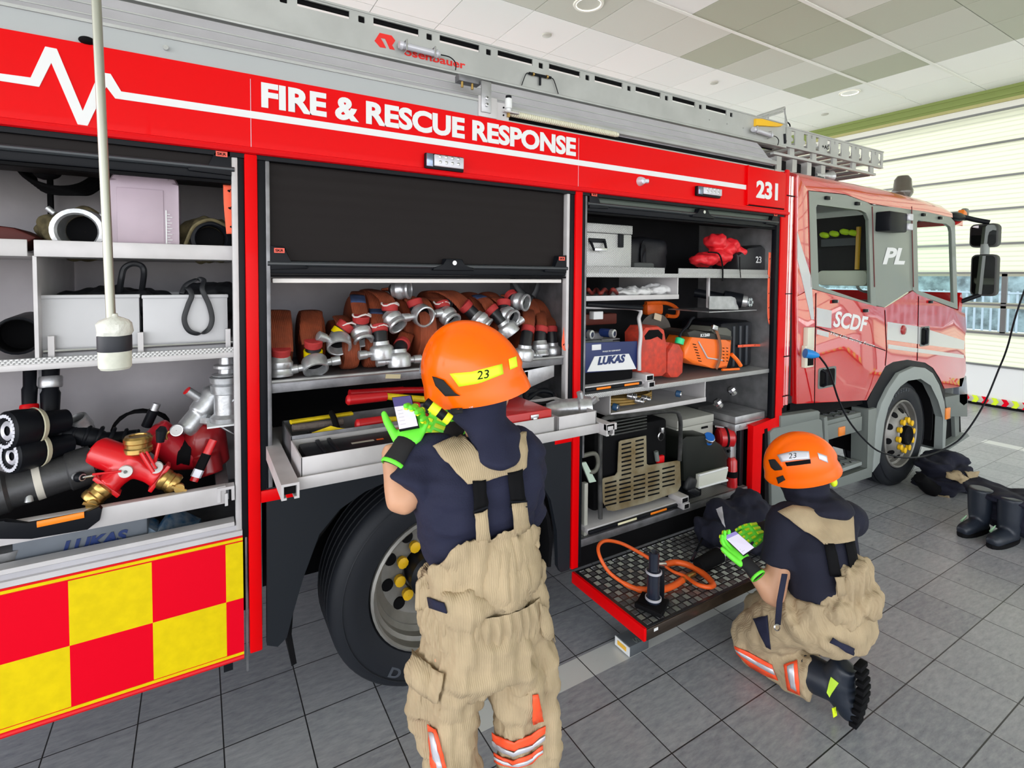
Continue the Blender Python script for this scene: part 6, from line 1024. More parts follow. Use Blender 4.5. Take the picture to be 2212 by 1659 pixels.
# saw disc, chainsaw
t = thing('cutting_disc', 'large dark cutting disc with a beige label behind the red fuel can', 'saw blade', at(1413, 716, y=1.05)); c = at(1416, 718, y=1.05); b = B(); b.lathe([(0.001, 0), (0.125, 0.0), (0.125, 0.006), (0.001, 0.006)], c, (0.15, 1, 0), mat('disc_brown', (0.09, 0.075, 0.065), 0.7, var=0.2, bump=0.3), 44); b.done('disc', t); b = B(); p = at(1421, 685, y=1.04); b.box(tuple(p), (0.075, 0.002, 0.04), mat('label_beige', (0.62, 0.5, 0.36), 0.7), (0, 0.25, 0.1)); b.done('paper_label', t)
t = thing('chainsaw', 'orange chainsaw handle in the shade above the cutting disc', 'chainsaw', at(1430, 668, y=1.2)); b = B(); b.tube(smoothpts([at(1395, 655, y=1.2), at(1440, 655, y=1.2), at(1463, 668, y=1.2), at(1460, 683, y=1.2), at(1440, 682, y=1.2)]), 0.014, ORG, 8); b.box(tuple(at(1410, 668, y=1.22)), (0.16, 0.06, 0.08), ORG, None, 0.02); b.done('saw_body', t)
b = B(); b.bx(0.50, 1.05, 1.15, 1.25, 1.55, 1.62, mat('red_brown_case', (0.12, 0.02, 0.012), 0.6), 0.01); tag(b.done('long_case'), 'long dark red case lying behind the power unit', 'case')
# combi can
JR = mat('can_red', (0.70, 0.06, 0.03), 0.55, var=0.35, vscale=30, col2=(0.45, 0.05, 0.03)); t = thing('fuel_can', 'red double fuel can with a green spout cap', 'fuel can', at(1430, 815, y=0.83)); y_ = 0.82
b = B(); b.side(xz([(1384, 722), (1396, 706), (1424, 704), (1437, 712), (1439, 742), (1442, 805), (1432, 814), (1404, 816), (1386, 806)], y_), y_, y_+0.13, JR, 0.02); b.side(xz([(1443, 762), (1456, 741), (1470, 744), (1479, 762), (1477, 806), (1466, 817), (1450, 817), (1442, 806)], y_), y_, y_+0.11, JR, 0.02); b.side(xz([(1435, 738), (1462, 742), (1460, 756), (1440, 756)], y_), y_+0.03, y_+0.08, JR, 0.005); b.done('can_body', t)
b = B(); b.side(xz([(1392, 726), (1402, 713), (1422, 712), (1431, 722), (1430, 734), (1420, 727), (1405, 733), (1394, 734)], y_-0.001), y_-0.003, y_+0.01, BLACKM); b.done('handle_gap', t)
b = B(); a = at(1468, 737, y=y_+0.03); b.lathe([(0.001, -0.018), (0.027, -0.018), (0.028, 0.016), (0.018, 0.022), (0.001, 0.022)], a, (0.35, 0, 1), mat('cap_green', (0.02, 0.65, 0.25), 0.35), 18); b.done('green_cap', t); b = B(); b.tube(smoothpts([a, a+V((0.01, 0, 0.05)), at(1484, 706, y=y_+0.03), at(1493, 690, y=y_+0.03), at(1499, 686, y=y_+0.03)]), 0.009, BLACK, 8); b.done('spout', t)
# disc cutter
HO = mat('saw_orange', (0.95, 0.17, 0.01), 0.4, coat=0.3); t = thing('disc_cutter', 'orange and black power cutter strapped down on the middle shelf', 'power cutter', at(1530, 795, y=0.85)); y_ = 0.82
b = B(); b.side(xz([(1481, 752), (1495, 728), (1500, 720), (1545, 723), (1582, 734), (1580, 770), (1572, 796), (1540, 796), (1500, 788), (1479, 775)], y_), y_, y_+0.18, HO, 0.02); b.done('housing', t)
b = B(); b.side(xz([(1485, 718), (1500, 713), (1582, 727), (1581, 735), (1545, 733), (1490, 728)], y_-0.006), y_-0.006, y_+0.19, mat('saw_black', (0.03, 0.028, 0.025), 0.5), 0.006); b.done('top_band', t); b = B(); p = at(1513, 728, y=y_-0.007); b.text('K1260', (p.x, y_-0.0075, p.z), (1, 0, 0), (0, 0, 1), WHITE, w=0.085, h=0.020, bold=0.03); b.done('model_lettering', t, label='small white lettering')
b = B(); b.side(xz([(1531, 716), (1538, 706), (1572, 708), (1581, 715), (1581, 745), (1565, 744), (1550, 722)], y_+0.01), y_+0.01, y_+0.17, mat('filter_grey', (0.10, 0.10, 0.085), 0.5), 0.012); b.done('filter_cover', t)
b = B()
for k in range(7): q = at(1500+k*2, 744+k*6, y=y_-0.002); b.box(tuple(q), (0.028, 0.004, 0.005), BLACKM, (0, 0.2, 0))
for k in range(5):
    for j in range(2): b.box(tuple(at(1563+j*8, 752+k*7, y=y_-0.002)), (0.014, 0.004, 0.005), BLACKM, (0, 0.2, 0))
b.each('vent_slot', t); b = B(); b.tube([at(1509, 738, y=y_-0.004), at(1528, 773, y=y_-0.004), at(1560, 778, y=y_-0.004)], 0.005, REFL, 8); b.done('side_trim', t); b = B(); b.tube(smoothpts([at(1580, 765, y=y_), at(1592, 778, y=y_-0.01), at(1600, 790, y=y_-0.01)]), 0.013, HO, 8); b.tube([at(1560, 799, y=y_-0.01), at(1596, 797, y=y_-0.01)], 0.008, HO, 8); b.done('rear_handle', t)
b = B(); b.tube(smoothpts([at(1540, 703, y=0.88), at(1549, 718, y=0.81), at(1556, 745, y=0.805), at(1555, 775, y=0.805), at(1547, 797, y=0.80)]), 1, mat('brown_strap', (0.25, 0.10, 0.05), 0.8), 8, up=(1, 0, 0.2), flat=(0.012, 0.002), sq=5); b.done('tie_strap', t, smooth=4); b = B(); b.box(tuple(at(1545, 708, y=0.815)), (0.05, 0.006, 0.03), STEEL, (0, 0.3, 0), 0.002); b.done('strap_buckle', t)
# black case with strap
t = thing('black_case', 'tall black plastic case held by an orange strap at the right of the middle shelf', 'case', at(1620, 795, y=0.95)); a = at(1560, 800, y=0.97); c = at(1664, 690, y=0.9); b = B(); b.bx(1.75, 2.10, 0.90, 1.25, S3+0.002, c.z, BLACK, 0.035); b.done('case_body', t); b = B()
for x in (1.88, 1.95, 2.02): b.bx(x-0.012, x+0.012, 0.892, 0.91, S3+0.02, c.z-0.03, mat('case_rib_dark', (0.035, 0.04, 0.05), 0.4), 0.006)
b.each('case_rib', t)
strap([at(1594, 748, y=0.885), at(1630, 746, y=0.885), at(1664, 747, y=0.87)], 'orange strap stretched across the tall black case', 0.009, (0, 0, 1))
# lower hanging tray contents
t = thing('hose_reel', 'coil of thin yellowish hose in the lower hanging tray', 'hose', (0.85, 0.95, 1.09)); b = B(); b.tube([(0.95+0.20*math.cos(x*0.35), 0.97+0.10*math.sin(x*0.35), 1.10+0.0009*x) for x in range(54)], 0.008, mat('hose_ochre', (0.35, 0.22, 0.06), 0.5), 6); b.done('coil', t, smooth=4)
for (u, v, r_), lab in (((1375, 858, 0.020), 'silver quick coupler in the lower tray, left'), ((1391, 868, 0.017), 'silver quick coupler in the lower tray, lowest'), ((1405, 863, 0.016), 'silver quick coupler in the lower tray, right')): b = B(); c = at(u, v, y=0.82); b.lathe([(r_*0.6, 0), (r_, 0.002), (r_, 0.015), (r_*0.8, 0.018), (r_*1.1, 0.022), (r_*1.1, 0.05), (r_*0.7, 0.055), (r_*0.5, 0.004)], c, (-0.5, 0.8, 0.1), STEEL, 16, closed=True); tag(b.done('quick_coupler'), lab, 'coupling', 'silver quick couplers')
for (u, v), lab in (((1336, 881), 'blue ringed hose end at the left of the lower tray'), ((1472, 852), 'blue ringed hose end at the right of the lower tray')): b = B(); c = at(u, v, y=0.81); b.lathe([(0.012, 0), (0.020, 0.002), (0.021, 0.03), (0.014, 0.035)], c, (-0.5, 0.8, 0.1), mat('hose_end_blue', (0.02, 0.07, 0.16), 0.4), 16, closed=True); b.lathe([(0.012, 0.0), (0.020, -0.002), (0.021, 0.004)], c, (-0.5, 0.8, 0.1), STEEL, 16); tag(b.done('hose_end'), lab, 'hose end', 'blue hose ends')
# portable pump with the slotted plate
t = thing('portable_pump', 'portable pump with a dirty slotted steel plate and black tube frame', 'pump', (0.85, 0.9, 0.46)); y_ = 0.80
PLM = mat('dirty_steel_plate', (0.42, 0.38, 0.27), 0.42, 0.4, var=0.7, vscale=7, col2=(0.20, 0.14, 0.06)); pl = xz([(1337, 955), (1341, 952), (1396, 941), (1397, 1002), (1402, 1005), (1469, 994), (1471, 1049), (1464, 1062), (1400, 1085), (1326, 1104), (1312, 1102), (1303, 1085), (1300, 1037), (1304, 1033), (1329, 1027), (1334, 1020)], y_)
def slot(u, v, du=24): a = at(u, v, y=y_); c = at(u+du, v-du*0.235, y=y_); s_ = 0.0048; return [(a.x, a.z-s_), (c.x, c.z-s_), (c.x+0.003, c.z), (c.x, c.z+s_), (a.x, a.z+s_), (a.x-0.003, a.z)]
sl = [slot(1343, 961+k*9.3, 20) for k in range(8)]+[slot(1373, 953+k*9.3, 17) for k in range(7)]+[slot(u, 1045+k*9.5-(u-1306)*0.235, 24) for u in (1307, 1338, 1369, 1400) for k in range(6)]+[slot(1431, 1013+k*9.5, 26) for k in range(5)]
b = B(); b.side(pl, y_, y_+0.004, PLM)
for q in sl: b.side(q, y_-0.0008, y_+0.001, BLACKM)
b.done('slotted_plate', t, weld=False, label='dirty perforated steel plate')
b = B(); b.bx(0.60, 1.17, y_+0.03, 1.3, 0.55, 1.0, BLACKM, 0.02); b.done('pump_body', t); b = B()
for k in range(6): a = at(1325, 905+k*7, y=y_+0.01); b.bx(0.70, 0.98, y_+0.01, y_+0.03, a.z-0.006, a.z+0.004, mat('fin_black', (0.03, 0.032, 0.03), 0.4), 0.003)
b.each('cooling_fin', t)
b = B(); b.tube(smoothpts([at(1297, 1120, y=0.79), at(1296, 1000, y=0.79), at(1298, 930, y=0.79), at(1305, 905, y=0.79), at(1360, 897, y=0.79), at(1450, 888, y=0.79), at(1468, 900, y=0.79), at(1470, 940, y=0.79), at(1468, 995, y=0.79)]), 0.013, mat('scuffed_black', (0.012, 0.013, 0.013), 0.4, var=0.3, vscale=14, col2=(0.07, 0.07, 0.07), spec=0.3), 10); b.done('tube_frame', t)
b = B(); c = at(1429, 943, y=0.80); b.lathe([(0.022, 0), (0.027, 0.003), (0.022, 0.006)], c, (0, 1, 0), STEEL, 20, closed=True); b.bx(c.x-0.012, c.x+0.012, 0.79, 0.81, c.z+0.024, c.z+0.055, STEEL, 0.003); b.done('ring_clip', t)
b = B(); b.box(tuple(at(1406, 960, y=0.85)), (0.05, 0.03, 0.06), RED_M, None, 0.01); b.box(tuple(at(1425, 992, y=0.83)), (0.06, 0.03, 0.05), RED_M, None, 0.01); b.each('red_fitting', t); b = B(); b.tube([at(1417, 975, y=0.82), at(1420, 995, y=0.82)], 0.014, GREYP, 10); b.done('primer', t)
# boxes, black can and bottles
t = thing('grey_box', 'grey lidded metal box behind the black can', 'box', (1.35, 1.0, 0.8)); a = at(1473, 943, y=0.92); c = at(1545, 893, y=0.92); zl = at(1500, 918, y=0.92).z; b = B(); b.bx(a.x-0.05, c.x-0.02, 0.92, 1.3, 0.452, zl-0.003, mat('box_olive_grey', (0.42, 0.42, 0.38), 0.5), 0.004); b.done('box_body', t); b = B(); b.bx(a.x-0.05, c.x-0.018, 0.916, 1.3, zl, c.z, MATS['box_olive_grey'], 0.004); b.done('lid', t); b = B(); b.bx(c.x-0.14, c.x-0.08, 0.913, 0.918, zl-0.035, zl-0.022, BLACKM); b.done('label_slot', t)
t = thing('water_can', 'black plastic can with a bright blue cap and white plates on its front', 'can', at(1520, 1060, y=0.82)); y_ = 0.80; b = B(); b.side(xz([(1474, 950), (1484, 942), (1530, 940), (1562, 962), (1573, 985), (1570, 1020), (1508, 1040), (1500, 1055), (1478, 1040)], y_), y_, y_+0.20, mat('can_black', (0.010, 0.012, 0.010), 0.4, spec=0.2), 0.02); b.bx(1.18, 1.5, y_+0.03, y_+0.2, 0.452, 0.62, BLACK, 0.01); b.done('can_body', t)
b = B(); c = at(1531, 946, y=0.805); b.lathe([(0.001, 0.02), (0.030, 0.02), (0.033, 0.012), (0.034, -0.03), (0.001, -0.03)], c, (-0.15, -0.55, 0.85), BLUE, 22); o = b.done('blue_cap', t); b = B(); b.lathe([(0.034, -0.012), (0.037, -0.01), (0.037, 0.008), (0.034, 0.01)], c, (-0.15, -0.55, 0.85), STEEL, 22); b.done('cap_ring', o)
b = B(); b.side(xz([(1509, 1026), (1570, 1010), (1572, 1015), (1566, 1034), (1572, 1036), (1570, 1040), (1508, 1055)], y_-0.02), y_-0.025, y_, mat('plate_white', (0.62, 0.63, 0.56), 0.4), 0.003); b.tube([at(1510, 1027, y=y_-0.028), at(1571, 1010, y=y_-0.028)], 0.007, WHITE, 8); b.tube([at(1510, 1054, y=y_-0.028), at(1571, 1037, y=y_-0.028)], 0.007, WHITE, 8); b.done('white_plate', t, weld=False)
b = B(); b.box(tuple(at(1490, 1045, y=0.80)), (0.09, 0.05, 0.09), BAGM, (0, 0.4, 0), 0.02); b.box(tuple(at(1498, 1061, y=0.79)), (0.11, 0.03, 0.05), BAGM, (0, 0.5, 0), 0.015); tag(b.done('black_cloth', smooth=4, subd=1), 'shiny black cloth hanging beside the black can', 'cloth')
EXT = mat('bottle_red', (0.55, 0.01, 0.015), 0.3, coat=0.4); t = thing('fire_extinguisher', 'red bottle lying high behind the black can with a black band', 'extinguisher', at(1565, 945, y=0.95)); b = B(); a = at(1550, 944, y=0.90); c = at(1586, 944, y=0.84); b.tube([a, a.lerp(c, 0.1), a.lerp(c, 0.85), c], [0.05, 0.065, 0.065, 0.04], EXT, 22); b.done('bottle', t); b = B(); m_ = a.lerp(c, 0.4); b.tube([m_, a.lerp(c, 0.52)], 0.068, BLACKM, 22); b.done('black_band', t); b = B(); b.tube([at(1546, 921, y=0.88), at(1568, 925, y=0.88)], 0.007, STEEL, 8); b.done('chrome_pin', t)
t = thing('fire_extinguisher', 'slim red bottle standing upright at the right end of the locker floor', 'extinguisher', at(1580, 1060, y=0.9)); b = B(); a = at(1581, 1066, y=0.83); a.z = 0.452; c = at(1581, 988, y=0.83); b.tube([a, a.lerp(c, 0.9), c], [0.033, 0.033, 0.02], EXT, 18); b.done('bottle', t); b = B(); b.tube([a.lerp(c, 0.35), a.lerp(c, 0.55)], 0.036, BLACKM, 18); b.done('black_band', t); b = B(); b.tube(smoothpts([at(1572, 975, y=0.84), at(1595, 968, y=0.84), at(1602, 980, y=0.84), at(1588, 990, y=0.84), at(1575, 988, y=0.84)]), 0.010, BLACK, 8); b.done('squeeze_handle', t)
for (u, v), lab in (((1587, 852), 'chrome nozzle on the runner block, upper right'), ((1557, 880), 'small chrome nozzle in the dark left of the runner block')): b = B(); c = at(u, v, y=0.86); b.lathe([(0.001, 0), (0.020, 0.0), (0.026, 0.01), (0.022, 0.02), (0.03, 0.03), (0.030, 0.045), (0.018, 0.06), (0.001, 0.06)], c, (-0.4, 0.4, 0.8), STEEL, 8); tag(b.done('chrome_nozzle'), lab, 'nozzle', 'chrome nozzles')
b = B(); a = at(1266, 1121, y=0.80); c = at(1267, 1044, y=0.80); b.bx(a.x-0.012, a.x+0.012, 0.80, 0.83, 0.452, c.z, mat('pale_post', (0.45, 0.45, 0.40), 0.5), 0.003); tag(b.done('pale_post'), 'pale grey post standing left of the portable pump', 'post')
b = B(); b.tube(smoothpts([at(1258, 985, y=0.80), at(1285, 980, y=0.79), at(1292, 1000, y=0.79), at(1284, 1018, y=0.79), at(1264, 1020, y=0.80)]), 0.012, mat('handle_olive', (0.12, 0.12, 0.10), 0.5), 10); tag(b.done('bent_handle', smooth=4), 'bent dark handle at the left edge of the right locker', 'handle')
b = B(); b.side(xz([(1256, 1000), (1266, 998), (1288, 1040), (1274, 1043)], 0.785), 0.785, 0.795, mat('mint_sheet', (0.50, 0.62, 0.52), 0.4)); tag(b.done('folded_sheet'), 'pale green folded sheet below the bent handle', 'sheet')
# ---------------- fold-down platform
CHQ = mat('chequer_dark', (0.10, 0.10, 0.11), 0.32, 0.8, var=0.25, vscale=6); CHL = mat('chequer_raised', (0.42, 0.43, 0.44), 0.3, 0.85)
b = B(); X0, X1, Ya, Yb_, ZF = 0.425, 1.93, 0.275, 0.79, 0.285; b.bx(X0, X1, Ya, Yb_, ZF-0.010, ZF, CHQ); n1 = 38; n2 = 13
for i in range(n1):
    for j in range(n2):
        cx = X0+0.03+(X1-X0-0.05)*(i+0.5)/n1; cy = Ya+0.01+(Yb_-Ya-0.02)*(j+0.5)/n2; v_ = (i+j) % 2
        for k in range(5):
            o_ = (k-2)*0.0062
            if v_: b.add([(cx-0.015, cy+o_-0.0028, ZF), (cx+0.015, cy+o_-0.0028, ZF), (cx+0.015, cy+o_+0.0028, ZF), (cx-0.015, cy+o_+0.0028, ZF), (cx-0.012, cy+o_, ZF+0.0022), (cx+0.012, cy+o_, ZF+0.0022)], [(0, 1, 5, 4), (2, 3, 4, 5), (0, 4, 3), (1, 2, 5)], CHL)
            else: b.add([(cx+o_-0.0010, cy-0.014, ZF), (cx+o_+0.0010, cy-0.014, ZF), (cx+o_+0.0010, cy+0.014, ZF), (cx+o_-0.0010, cy+0.014, ZF), (cx+o_, cy-0.012, ZF+0.003), (cx+o_, cy+0.012, ZF+0.003)], [(0, 1, 4), (2, 3, 5), (1, 2, 5, 4), (3, 0, 4, 5)], CHL)  # narrow bars darken alternate cells, shaping in the plate's uneven reflection
FL = part(b, 'folding_platform', 'fold down platform of chequer plate', weld=False)
b = B(); b.bx(X0-0.004, X0+0.012, Ya-0.004, Yb_, ZF-0.055, ZF+0.004, RED, 0.002); b.done('red_side_strip', FL); b = B(); b.bx(X0+0.012, X1, Ya-0.006, Ya+0.01, ZF-0.055, ZF-0.003, mat('dark_glossy_edge', (0.06, 0.045, 0.035), 0.2, 0.6), 0.003); b.done('front_edge', FL); b = B(); b.bx(X0+0.055, X0+0.080, Ya-0.008, Ya-0.005, ZF-0.025, ZF-0.012, WHITE); b.done('edge_mark', FL)
t = thing('support_foot', 'dark block with an amber and white reflector under the platform corner', 'support block', (0.58, 0.50, 0)); b = B(); b.box((0.585, 0.505, 0.028), (0.13, 0.10, 0.055), mat('foot_grey', (0.08, 0.09, 0.10), 0.6), (0, 0, 0.0), 0.006); b.done('block', t); b = B(); b.box((0.517, 0.505, 0.03), (0.004, 0.10, 0.045), WHITE); b.box((0.514, 0.505, 0.032), (0.003, 0.06, 0.02), mat('amber_reflector', (0.9, 0.5, 0.05), 0.3)); b.done('reflector', t)
b = B(); b.text('S', (0.565, 0.49, 0.0565), (0, -1, 0), (1, 0, 0), GREYP, w=0.03, h=0.03, bold=0.02, th=0.001); b.done('embossed_letter', t)
# hydraulic jack, hose, cylinder, bag on the platform
BLG = mat('gloss_black', (0.015, 0.02, 0.035), 0.2, coat=0.4); c = at(1411, 1300, z=ZF+0.02); t = thing('hydraulic_jack', 'black bottle jack standing on a steel base in the middle of the platform', 'jack', (c.x, c.y, ZF))
b = B(); b.box((c.x-0.005, c.y, ZF+0.014), (0.11, 0.13, 0.022), BLACKM, (0, 0, 0.5), 0.004); b.box((c.x-0.065, c.y-0.03, ZF+0.02), (0.018, 0.13, 0.022), BLACKM, (0, 0, 0.35), 0.003); b.box((c.x+0.045, c.y+0.02, ZF+0.095), (0.016, 0.07, 0.15), BLACK, (0, 0, 0.5), 0.003); b.done('base', t, weld=False)
b = B(); b.lathe([(0.001, ZF+0.02), (0.034, ZF+0.02), (0.035, ZF+0.04), (0.030, ZF+0.045), (0.030, ZF+0.155), (0.034, ZF+0.158), (0.034, ZF+0.175), (0.024, ZF+0.178), (0.024, ZF+0.255), (0.025, ZF+0.262), (0.018, ZF+0.264), (0.001, ZF+0.250)], (c.x, c.y, 0), (0, 0, 1), BLG, 26); o = b.done('cylinder', t); b = B()
for z in (ZF+0.034, ZF+0.162): b.lathe([(0.034, 0), (0.038, 0.002), (0.038, 0.010), (0.034, 0.012)], (c.x, c.y, z), (0, 0, 1), REFL, 26)
b.each('clamp_ring', o)
hp_ = [(1420, 1218), (1405, 1208), (1375, 1190), (1340, 1173), (1308, 1168), (1293, 1180), (1296, 1203), (1315, 1235), (1345, 1258), (1375, 1272), (1400, 1275), (1425, 1275), (1455, 1265), (1478, 1250)]
PH = [at(u, v, z=ZF+(.06, .07, .10, .14, .17, .17, .14, .08, .035)[i] if i < 9 else ZF+0.014) for i, (u, v) in enumerate(hp_)]; t = thing('orange_hose', 'bright orange hydraulic hose looped round the jack on the platform', 'hose', PH[5]); b = B(); b.tube(smoothpts(PH, 6), [0.009+(0.004 if k > 54 else 0)+(0.003 if 48 < k else 0) for k in range(len(smoothpts(PH, 6)))], ORGR, 12); b.done('thin_hose', t, smooth=4)
P2 = [at(u, v, z=ZF+0.03) for u, v in ((1436, 1220), (1460, 1215), (1490, 1222), (1520, 1240), (1540, 1262), (1530, 1268), (1505, 1262), (1480, 1245), (1455, 1235), (1438, 1224))]; b = B(); b.tube(smoothpts(P2, 6), [0.016 if k < 26 else 0.012-0.0002*(k-26) for k in range(len(smoothpts(P2, 6)))], ORGR, 12); b.done('thick_hose', t, smooth=4)
b = B(); b.tube([at(1416, 1218, z=ZF+0.06), at(1424, 1219, z=ZF+0.05), at(1436, 1219, z=ZF+0.035)], [0.009, 0.012, 0.014], STEEL, 14); b.done('steel_fitting', t); b = B(); b.tube([at(1476, 1252, z=ZF+0.02), at(1488, 1245, z=ZF+0.02), at(1500, 1239, z=ZF+0.02)], [0.012, 0.015, 0.012], BRASS, 14); b.done('brass_fitting', t)
a = at(1510, 1222, z=ZF+0.05); c = at(1545, 1203, z=ZF+0.05); d = (c-a).normalized(); t = thing('ram_cylinder', 'short fat black hydraulic cylinder lying on the platform right of the jack', 'hydraulic cylinder', a); b = B(); b.tube([a-d*0.01, a, c, c+d*0.03], [0.025, 0.036, 0.040, 0.040], BLACKM, 24); b.done('barrel', t); b = B(); e = c+d*0.03; b.lathe([(0.036, 0), (0.041, 0), (0.041, 0.006)], e, d, STEEL, 26); b.done('steel_rim', t); b = B(); b.tube([at(1494, 1212, z=ZF+0.03), at(1510, 1178, z=ZF+0.05)], 0.009, BLG, 10); b.tube([at(1504, 1190, z=ZF+0.05), at(1550, 1095, z=ZF+0.12)], 0.005, BLACKM, 8); b.done('pump_lever', t)
t = thing('fire_jacket', 'dark jacket with silver reflective patch heaped on the platform behind the gloves', 'jacket', (1.35, 0.62, ZF)); b = B()
for x, y, z, r_ in ((1.30, 0.60, 0.36, (0.10, 0.10, 0.08)), (1.42, 0.60, 0.40, (0.13, 0.12, 0.12)), (1.60, 0.58, 0.42, (0.16, 0.12, 0.13)), (1.74, 0.52, 0.36, (0.10, 0.10, 0.09)), (1.50, 0.42, 0.34, (0.14, 0.10, 0.06))): b.ball((x, y, z), r_, NAVYD)
J = b.done('jacket_cloth', t, smooth=4, remesh=0.014, wrinkle=(0.035, 11, (1, 1, 1)))
# ================================================================ DECALS LAID ON SURFACES
def hit(o, u, v, off=0.002):
    """point of object o seen along the sight line through (u, v), lifted off its surface"""
    mi_ = MW[o].inverted(); d = CR*((u-PPX)/F_PX) - CU*((v-PPY)/F_PX) + CW; ok, p, n, _ = o.ray_cast(mi_ @ CAM, d.normalized())
    return (MW[o] @ p + n*off, n) if ok else (None, None)
def drape(b, o, top, bot, m, nu=10, nv=5, off=0.004, th=0.003):
    """cloth between two pixel polylines, laid on object o"""
    def ip(P_, t):
        L_ = [0]
        for i in range(len(P_)-1): L_.append(L_[-1]+math.hypot(P_[i+1][0]-P_[i][0], P_[i+1][1]-P_[i][1]))
        s_ = t*L_[-1]
        for i in range(len(P_)-1):
            if s_ <= L_[i+1]+1e-9: k = (s_-L_[i])/max(1e-9, L_[i+1]-L_[i]); return (P_[i][0]+(P_[i+1][0]-P_[i][0])*k, P_[i][1]+(P_[i+1][1]-P_[i][1])*k)
    uv = []
    for i in range(nu+1): a = ip(top, i/nu); c = ip(bot, i/nu); uv.append([(a[0]+(c[0]-a[0])*j/nv, a[1]+(c[1]-a[1])*j/nv) for j in range(nv+1)])
    G = [[hit(o, u, v, off)[0] for u, v in r] for r in uv]; dd = sorted((p-CAM).dot(CW) for r in G for p in r if p is not None)
    if not dd: print('no surface under decal', o.name, top[0]); return b
    md = dd[len(dd)//2]; last = md
    for i in range(nu+1):
        for j in range(nv+1):
            p = G[i][j]; q = (p-CAM).dot(CW) if p is not None else None
            if q is None or abs(q-md) > 0.22: q = min((((uv[i][j][0]-uv[k][l][0])**2+(uv[i][j][1]-uv[k][l][1])**2, (G[k][l]-CAM).dot(CW)) for k in range(nu+1) for l in range(nv+1) if G[k][l] is not None and abs((G[k][l]-CAM).dot(CW)-md) < 0.22), default=(0, md))[1]; p = AW(*uv[i][j], q)
            uv[i][j] = (*uv[i][j],); G[i][j] = p
    b.sheet(G, m, th); return b
def decal_text(b, o, txt, u0, v0, du, dv, hx, hy, m, bold=0.0, off=0.003):
    """lettering whose baseline runs from (u0, v0) by (du, dv) and whose height is (hx, hy), laid on o"""
    t = B(); t.text(txt, (0, 0, 0), (1, 0, 0), (0, 1, 0), m, w=1, h=1, bold=bold, th=0.0); vs = []
    t.bm.faces.ensure_lookup_table(); t.bm.verts.index_update()
    for v in t.bm.verts:
        p, n = hit(o, u0+du*v.co.x+hx*v.co.y, v0+dv*v.co.x+hy*v.co.y, off); vs.append(p if p else None)
    for f in t.bm.faces:
        q = [vs[v.index] for v in f.verts]
        if all(x is not None for x in q) and f.calc_area() > 1e-9: b.add(q, [tuple(range(len(q)))], m)
    t.bm.free(); return b
p = B(); drape(p, J, [(1547, 1100), (1560, 1130)], [(1560, 1095), (1566, 1140)], REFL); p.done('reflective_patch', t)
p = B(); p.tube([AW(1655, 1205, 2.50), AW(1680, 1212, 2.48), AW(1704, 1224, 2.47)], 1, FLUO, 8, up=(0, 0.3, 1), flat=(0.016, 0.006), sq=4); p.done('yellow_band', t)

